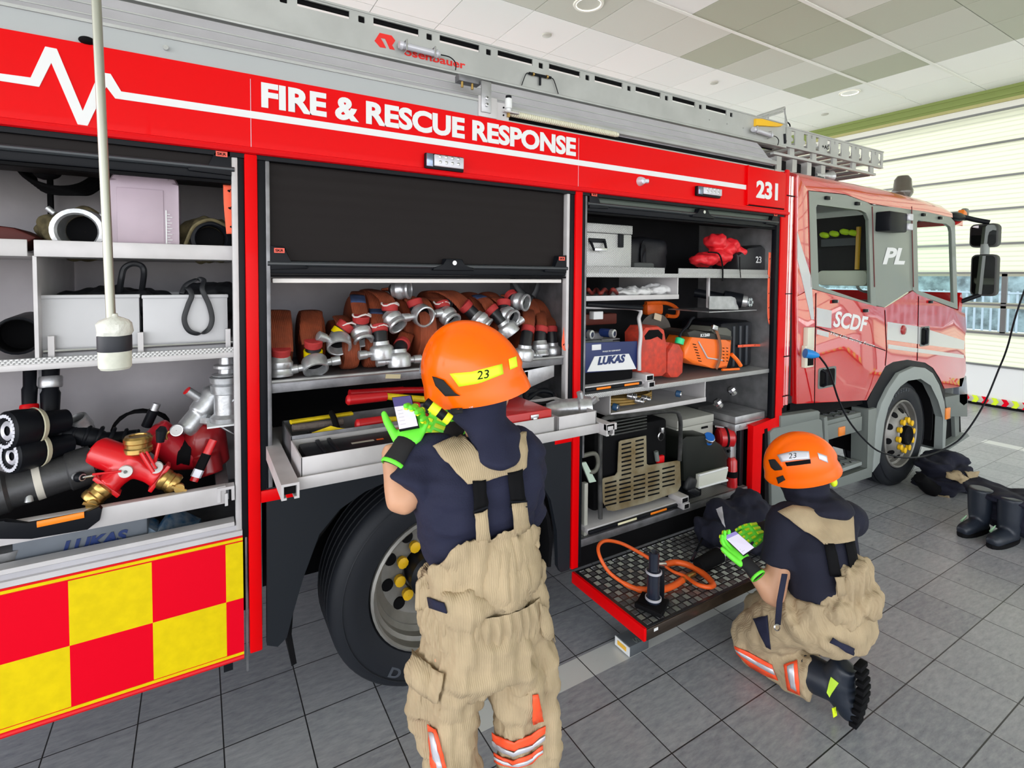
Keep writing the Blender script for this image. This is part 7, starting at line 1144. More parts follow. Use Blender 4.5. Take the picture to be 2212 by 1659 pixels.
# ================================================================ HANDS, HELMETS
GB = mat('glove_black', (0.012, 0.012, 0.014), 0.8); GRED = mat('glove_palm_red', (0.35, 0.02, 0.03), 0.8)
def hand(par, wrist, fdir, back, thumb, L=0.19, curl=(0.5, 0.6, 0.5), spread=0.10, nm='glove', pads=True, label='green and yellow glove', tcurl=0.3, td=None):
    """gloved hand: fdir finger direction, back = normal of the back of the hand, thumb = side of the thumb"""
    f = V(fdir).normalized(); n = V(back); n = (n-f*n.dot(f)).normalized(); s_ = n.cross(f); s_ = s_ if s_.dot(V(thumb)) > 0 else -s_; w0 = V(wrist); pal = L*0.46
    b = B(); R1 = [0.022, 0.026, 0.026]
    b.tube([w0, w0+f*0.02, w0+f*pal*0.5, w0+f*pal], 1, FLUOG, 14, up=s_, flat=(1, 1), caps=True) if False else b.loft([[w0+f*h+s_*(a*math.cos(q))+n*(c*math.sin(q)) for q in [2*math.pi*k/14 for k in range(14)]] for h, a, c in ((0, 0.026, 0.020), (0.02, 0.031, 0.019), (pal*0.55, 0.041, 0.018), (pal*0.9, 0.041, 0.015), (pal, 0.036, 0.012))], FLUOG)
    tips = []
    for k in range(4):
        ln = L*(0.44, 0.50, 0.47, 0.37)[k]; o = w0+f*pal*(0.93 if k < 3 else 0.86)+s_*(0.030-0.020*k); d = (f+s_*(spread*(1.5-k)/1.5)).normalized(); P_ = [o-d*0.02, o]; a = 0; cur = (curl[k] if isinstance(curl[0], (tuple, list)) else curl)
        for j, fr in enumerate((0.44, 0.31, 0.25)):
            a += cur[j]; d2 = (d*math.cos(a)-n*math.sin(a)); o = o+d2*ln*fr; P_.append(o)
        r_ = 0.0105 if k < 3 else 0.009; b.tube(P_, [r_, r_*1.05, r_, r_*0.95, r_*0.75], FLUOG, 10); b.ball(tuple(P_[-1]), r_*0.8, FLUOG, None, 8, 6); tips.append(P_)
    o = w0+f*pal*0.30+s_*0.030; d = V(td).normalized() if td else (f*0.92+s_*0.42-n*0.12).normalized(); P_ = [o-s_*0.02, o, o+d*0.035]; d3 = (d+f*tcurl-n*tcurl*0.7).normalized(); P_.append(P_[-1]+d3*0.030); P_.append(P_[-1]+(d3+f*0.2-n*tcurl*0.3).normalized()*0.022); b.tube(P_, [0.014, 0.014, 0.0125, 0.0115, 0.009], FLUOG, 10); b.ball(tuple(P_[-1]), 0.0095, FLUOG, None, 8, 6); tips.append(P_)
    G_ = b.done(nm, par, smooth=4, remesh=0.0035, label=label)
    if pads:
        b = B()
        for P_ in tips:
            for a, c in ((1, 2), (2, 3), (3, 4)): m_ = P_[a].lerp(P_[c], 0.5); dd = (P_[c]-P_[a]).normalized(); nn = (n-dd*n.dot(dd)).normalized(); e = (P_[c]-P_[a])*0.30; b.tube([m_-e+nn*0.0085, m_+e+nn*0.0085], 1, FLUO, 8, up=dd.cross(nn), flat=(0.0055, 0.004), sq=3)
        for k in range(3): m_ = w0+f*(pal*0.6)+s_*(0.022-0.022*k)+n*0.0165; b.tube([m_-f*0.018, m_+f*0.020], 1, FLUO, 8, up=s_, flat=(0.007, 0.004), sq=3)
        b.each('knuckle_pad', G_)
    b = B(); b.loft([[w0+f*h+s_*(a*math.cos(q))+n*(c*math.sin(q)) for q in [2*math.pi*k/14 for k in range(14)]] for h, a, c in ((-0.045, 0.034, 0.030), (-0.035, 0.035, 0.030), (0.0, 0.031, 0.025), (0.03, 0.034, 0.0215), (0.034, 0.030, 0.018))], GB); cf = b.done('cuff', G_, smooth=4)
    b = B(); b.loft([[w0+f*h+s_*(a*math.cos(q))+n*(c*math.sin(q)) for q in [2*math.pi*k/16 for k in range(16)]] for h, a, c in ((-0.050, 0.034, 0.030), (-0.048, 0.037, 0.033), (-0.040, 0.037, 0.033), (-0.038, 0.034, 0.030))], FLUOG, caps=False); b.done('cuff_edge', G_, smooth=4)
    return G_
def helmet(par, c, f, u, k=1.0, ku=1.0):
    """fire helmet: centre, forward, up; returns the shell"""
    f = V(f).normalized(); u = V(u); u = (u-f*u.dot(f)).normalized(); r = f.cross(u); c = V(c); b = B(); secs = []; N = 48
    def pt(th, ph, ex=0):
        ct, st = math.cos(th), math.sin(th); drop = 0.5*(1-ct); lim = math.radians(98+20*drop**1.3+5*abs(st)); a = ph*lim; sa, ca = math.sin(a), math.cos(a)
        x = 0.142*sa*ct; y = 0.116*sa*st; z = 0.138*ca; x += -0.012*(1-ca)*drop
        lat = abs(y)/0.12; z0 = 1.0
        cr_ = max(0, 1-(lat/0.30)**2) if abs(lat) < 0.30 else 0; e = ex+0.009*(cr_**0.5 if cr_ else 0)*(1 if ca > -0.1 else 0.3)
        if a > lim*0.86: fl = (a-lim*0.86)/(lim*0.14); e += 0.014*fl*(0.5+0.6*drop+0.5*max(0, ct))
        if 0.35 < ca < 0.99 and lat > 0.30 : e += 0.0015
        s_ = 1+e/0.13; return c+(f*x+r*y+u*z*ku)*(s_*k)
    for i in range(1, 25): secs.append([pt(2*math.pi*j/N, i/24) for j in range(N)])
    inn = [[pt(2*math.pi*j/N, i/24, -0.006) for j in range(N)] for i in range(24, 18, -1)]
    b.loft([[c+(p-c)*0.2+u*0.114*k*0.8 for p in secs[0]]]+secs+inn, ORANGE, caps=True) if False else b.loft(secs+inn, ORANGE, True)
    sh = b.done('helmet', par, smooth=1.0, label='glossy orange fire helmet'); return sh
def limb(b, P_, R_, m, seg=14, sub=5):
    S_ = smoothpts(P_, sub); n = len(P_)-1; RR = []
    for i in range(len(S_)): t_ = i/(len(S_)-1)*n; k = min(int(t_), n-1); RR.append(R_[k]+(R_[k+1]-R_[k])*(t_-k))
    return b.tube(S_, RR, m, seg)
def ring(c, ax, wd, dp, up, n=20, sq=2.4):
    c = V(c); up = V(up).normalized(); a = V(ax); a = (a-up*a.dot(up)).normalized(); o = up.cross(a)
    return [c+a*(wd*math.copysign(abs(math.cos(q))**(2/sq), math.cos(q)))+o*(dp*math.copysign(abs(math.sin(q))**(2/sq), math.sin(q))) for q in [2*math.pi*k/n for k in range(n)]]
def head(b, c, f, u):
    f = V(f).normalized(); u = V(u).normalized(); r = f.cross(u); c = V(c); b.loft([ring(c+u*h+f*o, r, w_, d_, u) for h, w_, d_, o in ((-0.115, 0.030, 0.035, 0.03), (-0.095, 0.048, 0.065, 0.015), (-0.05, 0.066, 0.085, 0.003), (0, 0.073, 0.095, 0), (0.05, 0.072, 0.095, -0.003), (0.09, 0.052, 0.07, -0.005), (0.11, 0.02, 0.03, -0.005))], SKIN)
    b.loft([[c+f*(0.088+0.0*k)+u*(0.025-0.015*k)+r*(0.006+0.004*k)*s_+f*(0.008*k) for s_ in (-1, 1)]+[c+f*0.07+u*(0.02-0.015*k)] for k in range(3)], SKIN)
    for s_ in (-1, 1): b.ball(tuple(c+r*0.073*s_-f*0.01-u*0.01), (0.010, 0.018, 0.03), SKIN, None, 8, 6); b.ball(tuple(c+r*0.03*s_+f*0.085+u*0.012), 0.013, SKIN, None, 8, 6)
    b.tube([c+f*0.088-u*0.055+r*0.022, c+f*0.096-u*0.055, c+f*0.088-u*0.055-r*0.022], 0.006, SKIN, 6)

# ================================================================ STANDING FIREFIGHTER
P1 = thing('person', 'person in orange helmet and tan bib trousers standing at the tray holding up a phone', 'person', (-0.50, -0.03, 0))
XR = V((0.95, -0.31, 0)).normalized(); FW = V((0.31, 0.95, 0)).normalized(); pel = AW(1045, 1330, 1.50); che = AW(1026, 1090, 1.50); nek = AW(1062, 925, 1.53); hd = AW(1035, 838, 1.54)
sL = AW(925, 1000, 1.50); sR = AW(1122, 985, 1.56); eL = AW(868, 1085, 1.42); wL = AW(842, 962, 1.50); sR2 = sR
eR = AW(1130, 1130, 1.78); wR = AW(985, 942, 1.70)
kL = V((pel.x-0.11, pel.y-0.0, 0.50)); kR = V((pel.x+0.10, pel.y-0.07, 0.50)); aL = V((kL.x-0.01, kL.y-0.02, 0.10)); aR = V((kR.x+0.03, kR.y-0.03, 0.10))
hf = V((-0.62, 0.75, -0.36)); hu = V((-0.20, 0.05, 1))
b = B(); head(b, hd, hf, hu); limb(b, [nek-V((0, 0, 0.08)), hd-V((0, 0, 0.07))], [0.062, 0.055], SKIN)
b.loft([ring(c, XR, w_, d_, (0, 0, 1)) for c, w_, d_ in ((pel-V((0, 0, 0.08)), 0.13, 0.09), (pel+V((0, 0, 0.05)), 0.13, 0.09), (che.lerp(pel, 0.4), 0.135, 0.095), (che, 0.155, 0.10), (che.lerp(nek, 0.6), 0.16, 0.09), (nek-V((0, 0, 0.04)), 0.07, 0.06))], SKIN)
for s0, e, w_ in ((sL, eL, wL), (sR, eR, wR)): d = (w_-e); limb(b, [s0, s0.lerp(e, 0.5), e, e.lerp(w_, 0.25), e.lerp(w_, 0.6), w_], [0.052, 0.048, 0.039, 0.041, 0.034, 0.026], SKIN); b.ball(tuple(s0), 0.055, SKIN)
for h, k, a in ((pel+XR*-0.09-V((0, 0, 0.06)), kL, aL), (pel+XR*0.09-V((0, 0, 0.06)), kR, aR)): limb(b, [h, h.lerp(k, 0.5), k, k.lerp(a, 0.3), a], [0.072, 0.062, 0.050, 0.050, 0.038], SKIN)
b.done('body', P1, smooth=4, remesh=0.009)
# shirt
b = B(); b.loft([ring(c, XR, w_, d_, (0, 0, 1), 24) for c, w_, d_ in ((pel+V((0, 0, 0.02)), 0.125, 0.085), (pel+V((0, 0, 0.12)), 0.146, 0.105), (che.lerp(pel, 0.3), 0.160, 0.118), (che+V((0, 0, 0.02)), 0.175, 0.125), (che.lerp(nek, 0.40), 0.188, 0.120), (che.lerp(nek, 0.62), 0.165, 0.105), (che.lerp(nek, 0.85), 0.095, 0.08), (nek, 0.062, 0.06))], NAVY)
limb(b, [che.lerp(nek, 0.5)-XR*0.07, sL+V((0, 0, 0.0)), sL.lerp(eL, 0.45), sL.lerp(eL, 0.80)], [0.085, 0.080, 0.076, 0.074], NAVY); limb(b, [che.lerp(nek, 0.5)+XR*0.07, sR, sR.lerp(eR, 0.45), sR.lerp(eR, 0.85)], [0.085, 0.078, 0.072, 0.070], NAVY)
SH = b.done('t_shirt', P1, smooth=4, remesh=0.008, wrinkle=[(0.014, 8, (1, 1, 0.7)), (0.012, 15, (0.5, 0.5, 1.2))], label='navy t-shirt')
# hood
b = B(); b.loft([ring(c, XR, w_, d_, (0, 0, 1), 22) for c, w_, d_ in ((hd+V((0, 0, 0.05)), 0.088, 0.105), (hd-V((0, 0, 0.03)), 0.088, 0.100), (hd-V((0, 0, 0.085)), 0.084, 0.092), (nek+V((0.0, -0.01, 0.0)), 0.082, 0.082), (AW(1075, 985, 1.46), 0.066, 0.072), (AW(1080, 1000, 1.455), 0.048, 0.06), (AW(1082, 1010, 1.45), 0.02, 0.03))], NAVY)
HD = b.done('hood', P1, smooth=4, remesh=0.008, wrinkle=(0.012, 9, (1, 1, 0.6)), label='navy flash hood hanging over the neck')
# trousers
def legs(h, k, a, out): return [h, h.lerp(k, 0.35)+V((out, 0, 0)), h.lerp(k, 0.75), k, k.lerp(a, 0.35), k.lerp(a, 0.9)]
b = B(); b.loft([ring(c, XR, w_, d_, (0, 0, 1), 26) for c, w_, d_ in ((pel+V((0, 0, 0.135)), 0.172, 0.134), (pel+V((0, 0, 0.09)), 0.176, 0.136), (pel+V((0, 0, 0.045)), 0.172, 0.128), (pel+V((0, 0, -0.03)), 0.176, 0.140), (pel+V((0, 0, -0.10)), 0.180, 0.145), (pel+V((0, 0, -0.14)), 0.16, 0.12))], TAN)
limb(b, legs(pel-XR*0.098-V((0, 0, 0.10)), kL, aL, -0.005), [0.102, 0.104, 0.094, 0.082, 0.086, 0.084], TAN, 18); limb(b, legs(pel+XR*0.094-V((0, 0, 0.10)), kR, aR, 0.005), [0.102, 0.102, 0.090, 0.080, 0.086, 0.084], TAN, 18)
b.box(tuple(AW(935, 1500, 1.44)), (0.12, 0.10, 0.17), TAN, (0, 0.1, -0.4), 0.03); b.box(tuple(AW(1170, 1430, 1.52)), (0.09, 0.10, 0.16), TAN, (0, 0, -0.4), 0.03)
TS = b.done('bib_trousers', P1, smooth=4, remesh=0.008, wrinkle=[(0.030, 8, (1, 1, 0.4)), (0.018, 19, (1.2, 1.2, 0.25)), (0.014, 13, (0.4, 0.4, 1.6))], label='tan bib and brace trousers')
b = B(); b.loft([[pel+V((0, 0, h))+XR*((0.176+0.010*g_+0.007*math.cos(38*q)*g_)*math.cos(q))+XR.cross(V((0, 0, 1)))*((0.136+0.010*g_+0.007*math.cos(38*q)*g_)*math.sin(q)) for q in [2*math.pi*k/190 for k in range(190)]] for h, g_ in ((0.085, 0.1), (0.06, 0.8), (0.045, 1), (0.03, 0.8), (-0.02, 0.1))], TAN, False); b.done('elastic_waist', P1, smooth=4, label='gathered elastic waist')
# back bib: cloth standing a little off the shirt
def cloth(par, o, nm, top, bot, m, label=None, nu=14, nv=10, off=0.012, th=0.004, wr=None):
    b = B(); drape(b, o, top, bot, m, nu, nv, off, th); return b.done(nm, par, smooth=4, weld=False, label=label, wrinkle=wr)
cloth(P1, SH, 'back_bib', [(902, 1262), (945, 1215), (1000, 1165), (1025, 1155), (1062, 1152), (1070, 1140), (1140, 1130), (1160, 1150)], [(902, 1312), (960, 1314), (1020, 1314), (1060, 1312), (1100, 1309), (1130, 1306), (1160, 1299), (1172, 1289)], TAN, 'back bib of the trousers', 60, 14, 0.018, 0.004, (0.014, 17, (1.8, 1.8, 0.22)))
cloth(P1, SH, 'shoulder_yoke', [(935, 965), (985, 945), (1010, 950), (1035, 985), (1070, 1000), (1100, 985), (1107, 940), (1135, 938)], [(1008, 1048), (1030, 1042), (1050, 1038), (1070, 1034), (1090, 1028), (1105, 1025), (1120, 1020), (1133, 1012)], TAN, 'tan shoulder yoke', 24, 10, 0.012)
for nm, tp, bt in (('brace_strap', [(1017, 1040), (1048, 1036)], [(1022, 1112), (1054, 1105)]), ('brace_strap', [(1095, 1022), (1124, 1014)], [(1100, 1090), (1130, 1083)])): cloth(P1, SH, nm, tp, bt, BLACKM, 'black brace strap', 3, 8, 0.014)
for nm, tp, bt in (('brace_tab', [(1022, 1108), (1052, 1100)], [(1028, 1165), (1056, 1158)]), ('brace_tab', [(1101, 1088), (1129, 1082)], [(1100, 1145), (1132, 1138)])): cloth(P1, SH, nm, tp, bt, TAN, 'tan strap tab', 3, 5, 0.020)
b = B()
for q in ([(1018, 1110), (1052, 1102)], [(1098, 1090), (1130, 1083)]): a = hit(SH, *q[0], 0.02)[0]; c = hit(SH, *q[1], 0.02)[0]; b.tube([a+V((0, 0, 0.008)), c+V((0, 0, 0.008)), c-V((0, 0, 0.006)), a-V((0, 0, 0.006))], 0.0028, BLACK, 6, True)
b.each('strap_buckle', P1)
cloth(P1, TS, 'waist_tab', [(927, 1288), (962, 1302)], [(932, 1310), (968, 1322)], NAVY, 'navy waist adjuster tab', 3, 3, 0.006); cloth(P1, TS, 'pocket_flap', [(893, 1410), (920, 1430), (965, 1455)], [(888, 1475), (920, 1500), (952, 1518)], TAN, 'thigh pocket flap', 6, 6, 0.010); cloth(P1, TS, 'pocket_flap', [(1160, 1295), (1188, 1330)], [(1162, 1368), (1200, 1388)], TAN, 'open side pocket flap', 4, 6, 0.012)
b = B(); drape(b, TS, [(925, 1560), (945, 1575)], [(935, 1659), (965, 1659)], FLUOO, 4, 8, 0.006); drape(b, TS, [(1062, 1582), (1110, 1600), (1145, 1585), (1176, 1565)], [(1064, 1600), (1110, 1618), (1150, 1603), (1176, 1582)], FLUOO, 10, 3, 0.006); drape(b, TS, [(1066, 1625), (1110, 1640), (1150, 1625), (1172, 1605)], [(1068, 1645), (1110, 1659), (1150, 1645), (1172, 1625)], FLUOO, 10, 3, 0.006); drape(b, TS, [(1150, 1500), (1160, 1498)], [(1150, 1560), (1172, 1555)], FLUOO, 3, 6, 0.006); b.each('reflective_band', P1, smooth=4, label='fluorescent orange trouser band')
b = B(); drape(b, TS, [(932, 1580), (942, 1585)], [(945, 1659), (955, 1659)], REFL, 3, 7, 0.0085); drape(b, TS, [(1062, 1600), (1110, 1620), (1150, 1604), (1176, 1584)], [(1064, 1610), (1110, 1629), (1150, 1613), (1176, 1592)], REFL, 10, 2, 0.008); drape(b, TS, [(1066, 1633), (1110, 1648), (1150, 1634), (1172, 1614)], [(1068, 1640), (1110, 1655), (1150, 1641), (1172, 1621)], REFL, 10, 2, 0.0085); b.each('silver_band', P1, smooth=4)
for a in (aL, aR): b = B(); b.loft([ring(a+V((0, 0.0, h))+FW*o, XR, w_, d_, (0, 0, 1), 16) for h, w_, d_, o in ((-0.10, 0.055, 0.145, 0.06), (-0.07, 0.056, 0.148, 0.06), (-0.045, 0.052, 0.125, 0.04), (-0.01, 0.052, 0.075, 0.0), (0.10, 0.06, 0.065, 0.0))], BLACK); b.done('boot', P1, smooth=1.2)
HM = helmet(P1, AW(1016, 812, 1.53), hf, hu, 1.0, 1.14)
def hdec(nm, m, pts, lab=None, off=0.0022, n=(10, 4)):
    b = B(); drape(b, HM, pts[0], pts[1], m, n[0], n[1], off, 0.0012); return b.done(nm, HM, smooth=4, weld=False, label=lab)
hdec('helmet_band', FLUO, ([(972, 807), (1020, 803), (1084, 786)], [(992, 835), (1035, 828), (1087, 808)]), 'yellow band'); b = B(); decal_text(b, HM, '23', 1031, 820, 24, -4, 1, -18, BLACKM, 0.0, 0.0045); b.done('helmet_number', HM, label='black number 23'); hdec('helmet_band', FLUO, ([(1098, 776), (1114, 770)], [(1101, 799), (1117, 792)]), 'yellow band')
hdec('side_vent', GB, ([(937, 812), (960, 820), (985, 848)], [(944, 832), (965, 855), (996, 854)]), 'black visor hinge cover', 0.006); hdec('side_vent', GB, ([(975, 882), (1000, 880)], [(975, 897), (1000, 892)]), 'black lower hinge', 0.004); b = B(); decal_text(b, HM, 'MSA', 1013, 884, 15, -2, 0, -6, REFL, 0.02); b.done('helmet_badge', HM)
b = B(); q = AW(915, 800, 1.58); b.ball(tuple(q), (0.012, 0.02, 0.03), mat('clear_visor', (0.8, 0.85, 0.95), 0.05, trans=0.9, ior=1.1)); b.done('visor', HM)
b = B(); a = AW(918, 868, 1.40); c = AW(972, 908, 1.40); d = c-a; b.tube([a, a+d*0.03, a+d*0.22], [0.011, 0.014, 0.013], BLACK, 16); b.tube([a+d*0.55, a+d*0.8], 0.0135, BLACK, 16); o = b.done('helmet_torch', HM, label='yellow and black torch clipped to the helmet', weld=False); b = B(); b.tube([a+d*0.22, a+d*0.55], [0.0135, 0.0145], FLUO, 16); b.tube([a+d*0.8, a+d*1.0, a+d*1.02], [0.0150, 0.0150, 0.011], FLUO, 16); b.each('torch_sleeve', HM)
# left hand and phone
uv = [AW(862, 930, 1.47), AW(905, 922, 1.47), AW(888, 853, 1.545), AW(846, 858, 1.545)]; ph = thing('phone', 'phone with a white and dark purple screen held by the standing person', 'phone', uv[0]); n_ = (uv[1]-uv[0]).cross(uv[3]-uv[0]).normalized(); n_ = n_ if n_.dot(CW) < 0 else -n_
def phone(ph, uv, n_, split=0.30, dark=mat('screen_dark', (0.06, 0.05, 0.16), 0.2, emit=0.5)):
    cx_ = sum(uv, V())/4; b = B(); b.prism([cx_+(p-cx_)*1.0 for p in uv], -n_*0.008, BLACK, bev=0.002); o = b.done('phone_case', ph)
    q = [cx_+(p-cx_)*0.94+n_*0.0012 for p in uv]; b = B(); b.prism([q[0], q[1], q[1].lerp(q[2], 1-split), q[0].lerp(q[3], 1-split)], n_*0.0004, mat('screen_white', (0.62, 0.58, 0.72), 0.2, emit=0.35)); b.prism([q[0].lerp(q[3], 1-split), q[1].lerp(q[2], 1-split), q[2], q[3]], n_*0.0004, dark)
    for k in range(5): s_ = 0.12+0.11*k; b.prism([q[0].lerp(q[3], s_).lerp(q[1].lerp(q[2], s_), 0.12)+n_*0.0006, q[0].lerp(q[3], s_).lerp(q[1].lerp(q[2], s_), 0.4)+n_*0.0006, q[0].lerp(q[3], s_+0.012).lerp(q[1].lerp(q[2], s_+0.012), 0.4)+n_*0.0006, q[0].lerp(q[3], s_+0.012).lerp(q[1].lerp(q[2], s_+0.012), 0.12)+n_*0.0006], n_*0.0002, LAV)
    b.done('screen', ph, weld=False)
phone(ph, uv, n_)
fu = (uv[3]-uv[0]).normalized(); fr = (uv[1]-uv[0]).normalized(); hand(P1, uv[0]-n_*0.034-fu*0.045-fr*0.012, fu*0.80+fr*0.62, -n_, -fr, 0.185, curl=((0.25, 1.1, 0.8), (0.3, 1.2, 0.8), (0.35, 1.2, 0.9), (0.4, 1.2, 0.9)), tcurl=0.0, td=fu*0.95-fr*0.25+n_*0.25)
hand(P1, AW(985, 935, 1.62), V(AW(930, 915, 1.66))-V(AW(985, 935, 1.62)), (-0.4, -0.75, 0.3), (0, 0, 1), 0.18, curl=(0.35, 0.6, 0.5))

# ================================================================ KNEELING FIREFIGHTER
P2_ = thing('person', 'person in orange helmet kneeling beside the fold down platform looking at a phone', 'person', (1.05, 0.0, 0))
pel = AW(1790, 1325, 2.24); che = AW(1765, 1180, 2.27); nek = AW(1765, 1085, 2.36); hd = AW(1735, 1040, 2.42); XR = V((0.93, -0.36, 0)).normalized(); XK = XR
sL = AW(1695, 1125, 2.30); sR = AW(1830, 1120, 2.36); eL = AW(1672, 1288, 2.24); wL = AW(1612, 1215, 2.30); eR = AW(1720, 1180, 2.62); wR = AW(1652, 1148, 2.55)
kL = at(1612, 1385, z=0.095); kR = kL+V((0.26, 0.10, 0)); aL = at(1778, 1466, z=0.13); aR = aL+V((0.13, 0.24, 0)); hf = V((-0.75, 0.58, -0.42)); hu = V((-0.33, 0.18, 1))
b = B(); head(b, hd, hf, hu); limb(b, [nek-V((0, 0, 0.06)), hd-V((0, 0, 0.05))], [0.062, 0.055], SKIN); TU = (che-pel).normalized()
b.loft([ring(c, XR, w_, d_, (che-pel)) for c, w_, d_ in ((pel-TU*0.05, 0.15, 0.11), (pel+TU*0.08, 0.145, 0.10), (che.lerp(pel, 0.4), 0.135, 0.095), (che, 0.155, 0.10), (che.lerp(nek, 0.6), 0.16, 0.09), (nek-TU*0.03, 0.07, 0.06))], SKIN)
for s0, e, w_ in ((sL, eL, wL), (sR, eR, wR)): limb(b, [s0, s0.lerp(e, 0.5), e, e.lerp(w_, 0.25), e.lerp(w_, 0.6), w_], [0.052, 0.050, 0.042, 0.045, 0.037, 0.028], SKIN); b.ball(tuple(s0), 0.055, SKIN)
hL = pel-XR*0.09; hR = pel+XR*0.09
for h, k, a in ((hL, kL, aL), (hR, kR, aR)): limb(b, [h, h.lerp(k, 0.5), k], [0.085, 0.075, 0.055], SKIN); limb(b, [k, k.lerp(a, 0.3), a], [0.055, 0.055, 0.038], SKIN)
b.done('body', P2_, smooth=4, remesh=0.011)
b = B(); b.loft([ring(c, XR, w_, d_, (che-pel), 24) for c, w_, d_ in ((pel-TU*0.02, 0.150, 0.110), (pel+TU*0.10, 0.150, 0.112), (che.lerp(pel, 0.3), 0.158, 0.120), (che+TU*0.02, 0.172, 0.125), (che.lerp(nek, 0.40), 0.180, 0.118), (che.lerp(nek, 0.66), 0.155, 0.10), (che.lerp(nek, 0.9), 0.08, 0.075), (nek+TU*0.02, 0.06, 0.06))], NAVYD)
limb(b, [che.lerp(nek, 0.5)-XR*0.07, sL, sL.lerp(eL, 0.30), sL.lerp(eL, 0.60)], [0.085, 0.076, 0.075, 0.073], NAVYD); limb(b, [che.lerp(nek, 0.5)+XR*0.07, sR, sR.lerp(eR, 0.3), sR.lerp(eR, 0.6)], [0.085, 0.078, 0.072, 0.070], NAVYD)
SH = b.done('t_shirt', P2_, smooth=4, remesh=0.010, wrinkle=(0.010, 8, (1, 1, 0.7)), label='dark navy t-shirt')
b = B(); b.loft([ring(c, XR, w_, d_, (0, 0, 1), 22) for c, w_, d_ in ((hd+V((0, 0, 0.03)), 0.088, 0.105), (hd-V((0, 0, 0.03)), 0.095, 0.105), (AW(1752, 1062, 2.38), 0.115, 0.110), (AW(1768, 1085, 2.34), 0.140, 0.11), (AW(1776, 1100, 2.33), 0.13, 0.10), (AW(1772, 1112, 2.32), 0.07, 0.06))], NAVYD); b.done('hood', P2_, smooth=4, remesh=0.009, wrinkle=(0.014, 9, (1, 1, 0.6)), label='dark hood spread over the shoulders')
b = B(); b.loft([ring(c, XR, w_, d_, (che-pel), 26) for c, w_, d_ in ((pel+TU*0.10, 0.165, 0.135), (pel+TU*0.04, 0.172, 0.14), (pel-TU*0.04, 0.18, 0.15), (pel-TU*0.11, 0.15, 0.13))], TAN)
for h, k, a in ((hL, kL, aL), (hR, kR, aR)): limb(b, [h, h.lerp(k, 0.35)+V((0, 0, 0.02)), h.lerp(k, 0.75)+V((0, 0, 0.01)), k+V((0, 0, 0.01))], [0.125, 0.115, 0.100, 0.085], TAN, 18); limb(b, [k+V((0, 0, 0.005)), k.lerp(a, 0.35)-V((0, 0, 0.01)), k.lerp(a, 0.9)-V((0, 0, 0.015))], [0.085, 0.088, 0.095], TAN, 18)
TS = b.done('bib_trousers', P2_, smooth=4, remesh=0.009, wrinkle=[(0.018, 9, (1, 1, 0.7)), (0.008, 26, (1, 1, 0.6))], label='tan bib and brace trousers')
b = B(); c0 = AW(1835, 1255, 2.18); b.ball(tuple(c0), (0.10, 0.075, 0.12), TAN, (0.25, 0.2, 0)); b.ball(tuple(AW(1862, 1290, 2.16)), (0.075, 0.07, 0.085), TAN, (0, 0.4, 0)); b.ball(tuple(AW(1815, 1310, 2.17)), (0.11, 0.08, 0.08), TAN); b.done('back_bib', P2_, smooth=4, remesh=0.007, wrinkle=(0.024, 17, (1.8, 1.8, 0.22)), label='baggy back bib of the trousers')
cloth(P2_, SH, 'shoulder_yoke', [(1682, 1108), (1712, 1095), (1745, 1100), (1780, 1118), (1806, 1115), (1808, 1100), (1838, 1098)], [(1770, 1170), (1778, 1178), (1790, 1178), (1800, 1177), (1815, 1176), (1828, 1174), (1841, 1170)], TAN, 'tan shoulder yoke', 22, 8, 0.012)
for tp, bt in (([(1779, 1176), (1800, 1176)], [(1790, 1242), (1812, 1240)]), ([(1822, 1172), (1840, 1170)], [(1832, 1232), (1850, 1228)])): cloth(P2_, SH, 'brace_strap', tp, bt, BLACKM, 'black brace strap', 3, 6, 0.012)
for tp, bt in (([(1793, 1240), (1812, 1237)], [(1800, 1280), (1822, 1276)]), ([(1835, 1230), (1852, 1228)], [(1842, 1265), (1862, 1262)])): cloth(P2_, SH, 'brace_tab', tp, bt, TAN, 'tan strap tab', 3, 4, 0.03)
cloth(P2_, TS, 'knee_pad_patch', [(1629, 1337), (1660, 1328)], [(1655, 1395), (1665, 1400)], NAVY, 'navy thigh patch', 5, 6, 0.006); cloth(P2_, TS, 'waist_tab', [(1795, 1375), (1838, 1395)], [(1790, 1385), (1832, 1410)], NAVY, 'navy waist tab', 3, 3, 0.02)
b = B(); b.tube([AW(1695, 1240, 2.16), AW(1684, 1300, 2.17), AW(1680, 1350, 2.18)], 1, NAVY, 8, up=(0.9, -0.4, 0), flat=(0.014, 0.002), sq=5); o = b.done('front_strap', P2_, smooth=4); b = B(); q = AW(1678, 1355, 2.175); b.lathe([(0.010, 0), (0.014, 0.003), (0.010, 0.006)], q, (-0.5, -0.85, 0.2), STEEL, 16, closed=True); b.done('strap_ring', o)
b = B(); drape(b, TS, [(1588, 1395), (1620, 1408), (1655, 1428), (1668, 1435)], [(1592, 1410), (1620, 1438), (1655, 1458), (1682, 1468)], FLUOO, 8, 3, 0.006); drape(b, TS, [(1694, 1436), (1722, 1426)], [(1702, 1488), (1730, 1500)], FLUOO, 4, 6, 0.006); b.each('reflective_band', P2_, smooth=4, label='fluorescent orange trouser band'); b = B(); drape(b, TS, [(1590, 1401), (1620, 1417), (1655, 1437), (1672, 1444)], [(1592, 1406), (1620, 1426), (1655, 1447), (1677, 1456)], REFL, 8, 2, 0.0085); drape(b, TS, [(1702, 1440), (1715, 1434)], [(1710, 1484), (1722, 1490)], REFL, 3, 6, 0.0085); b.each('silver_band', P2_, smooth=4)
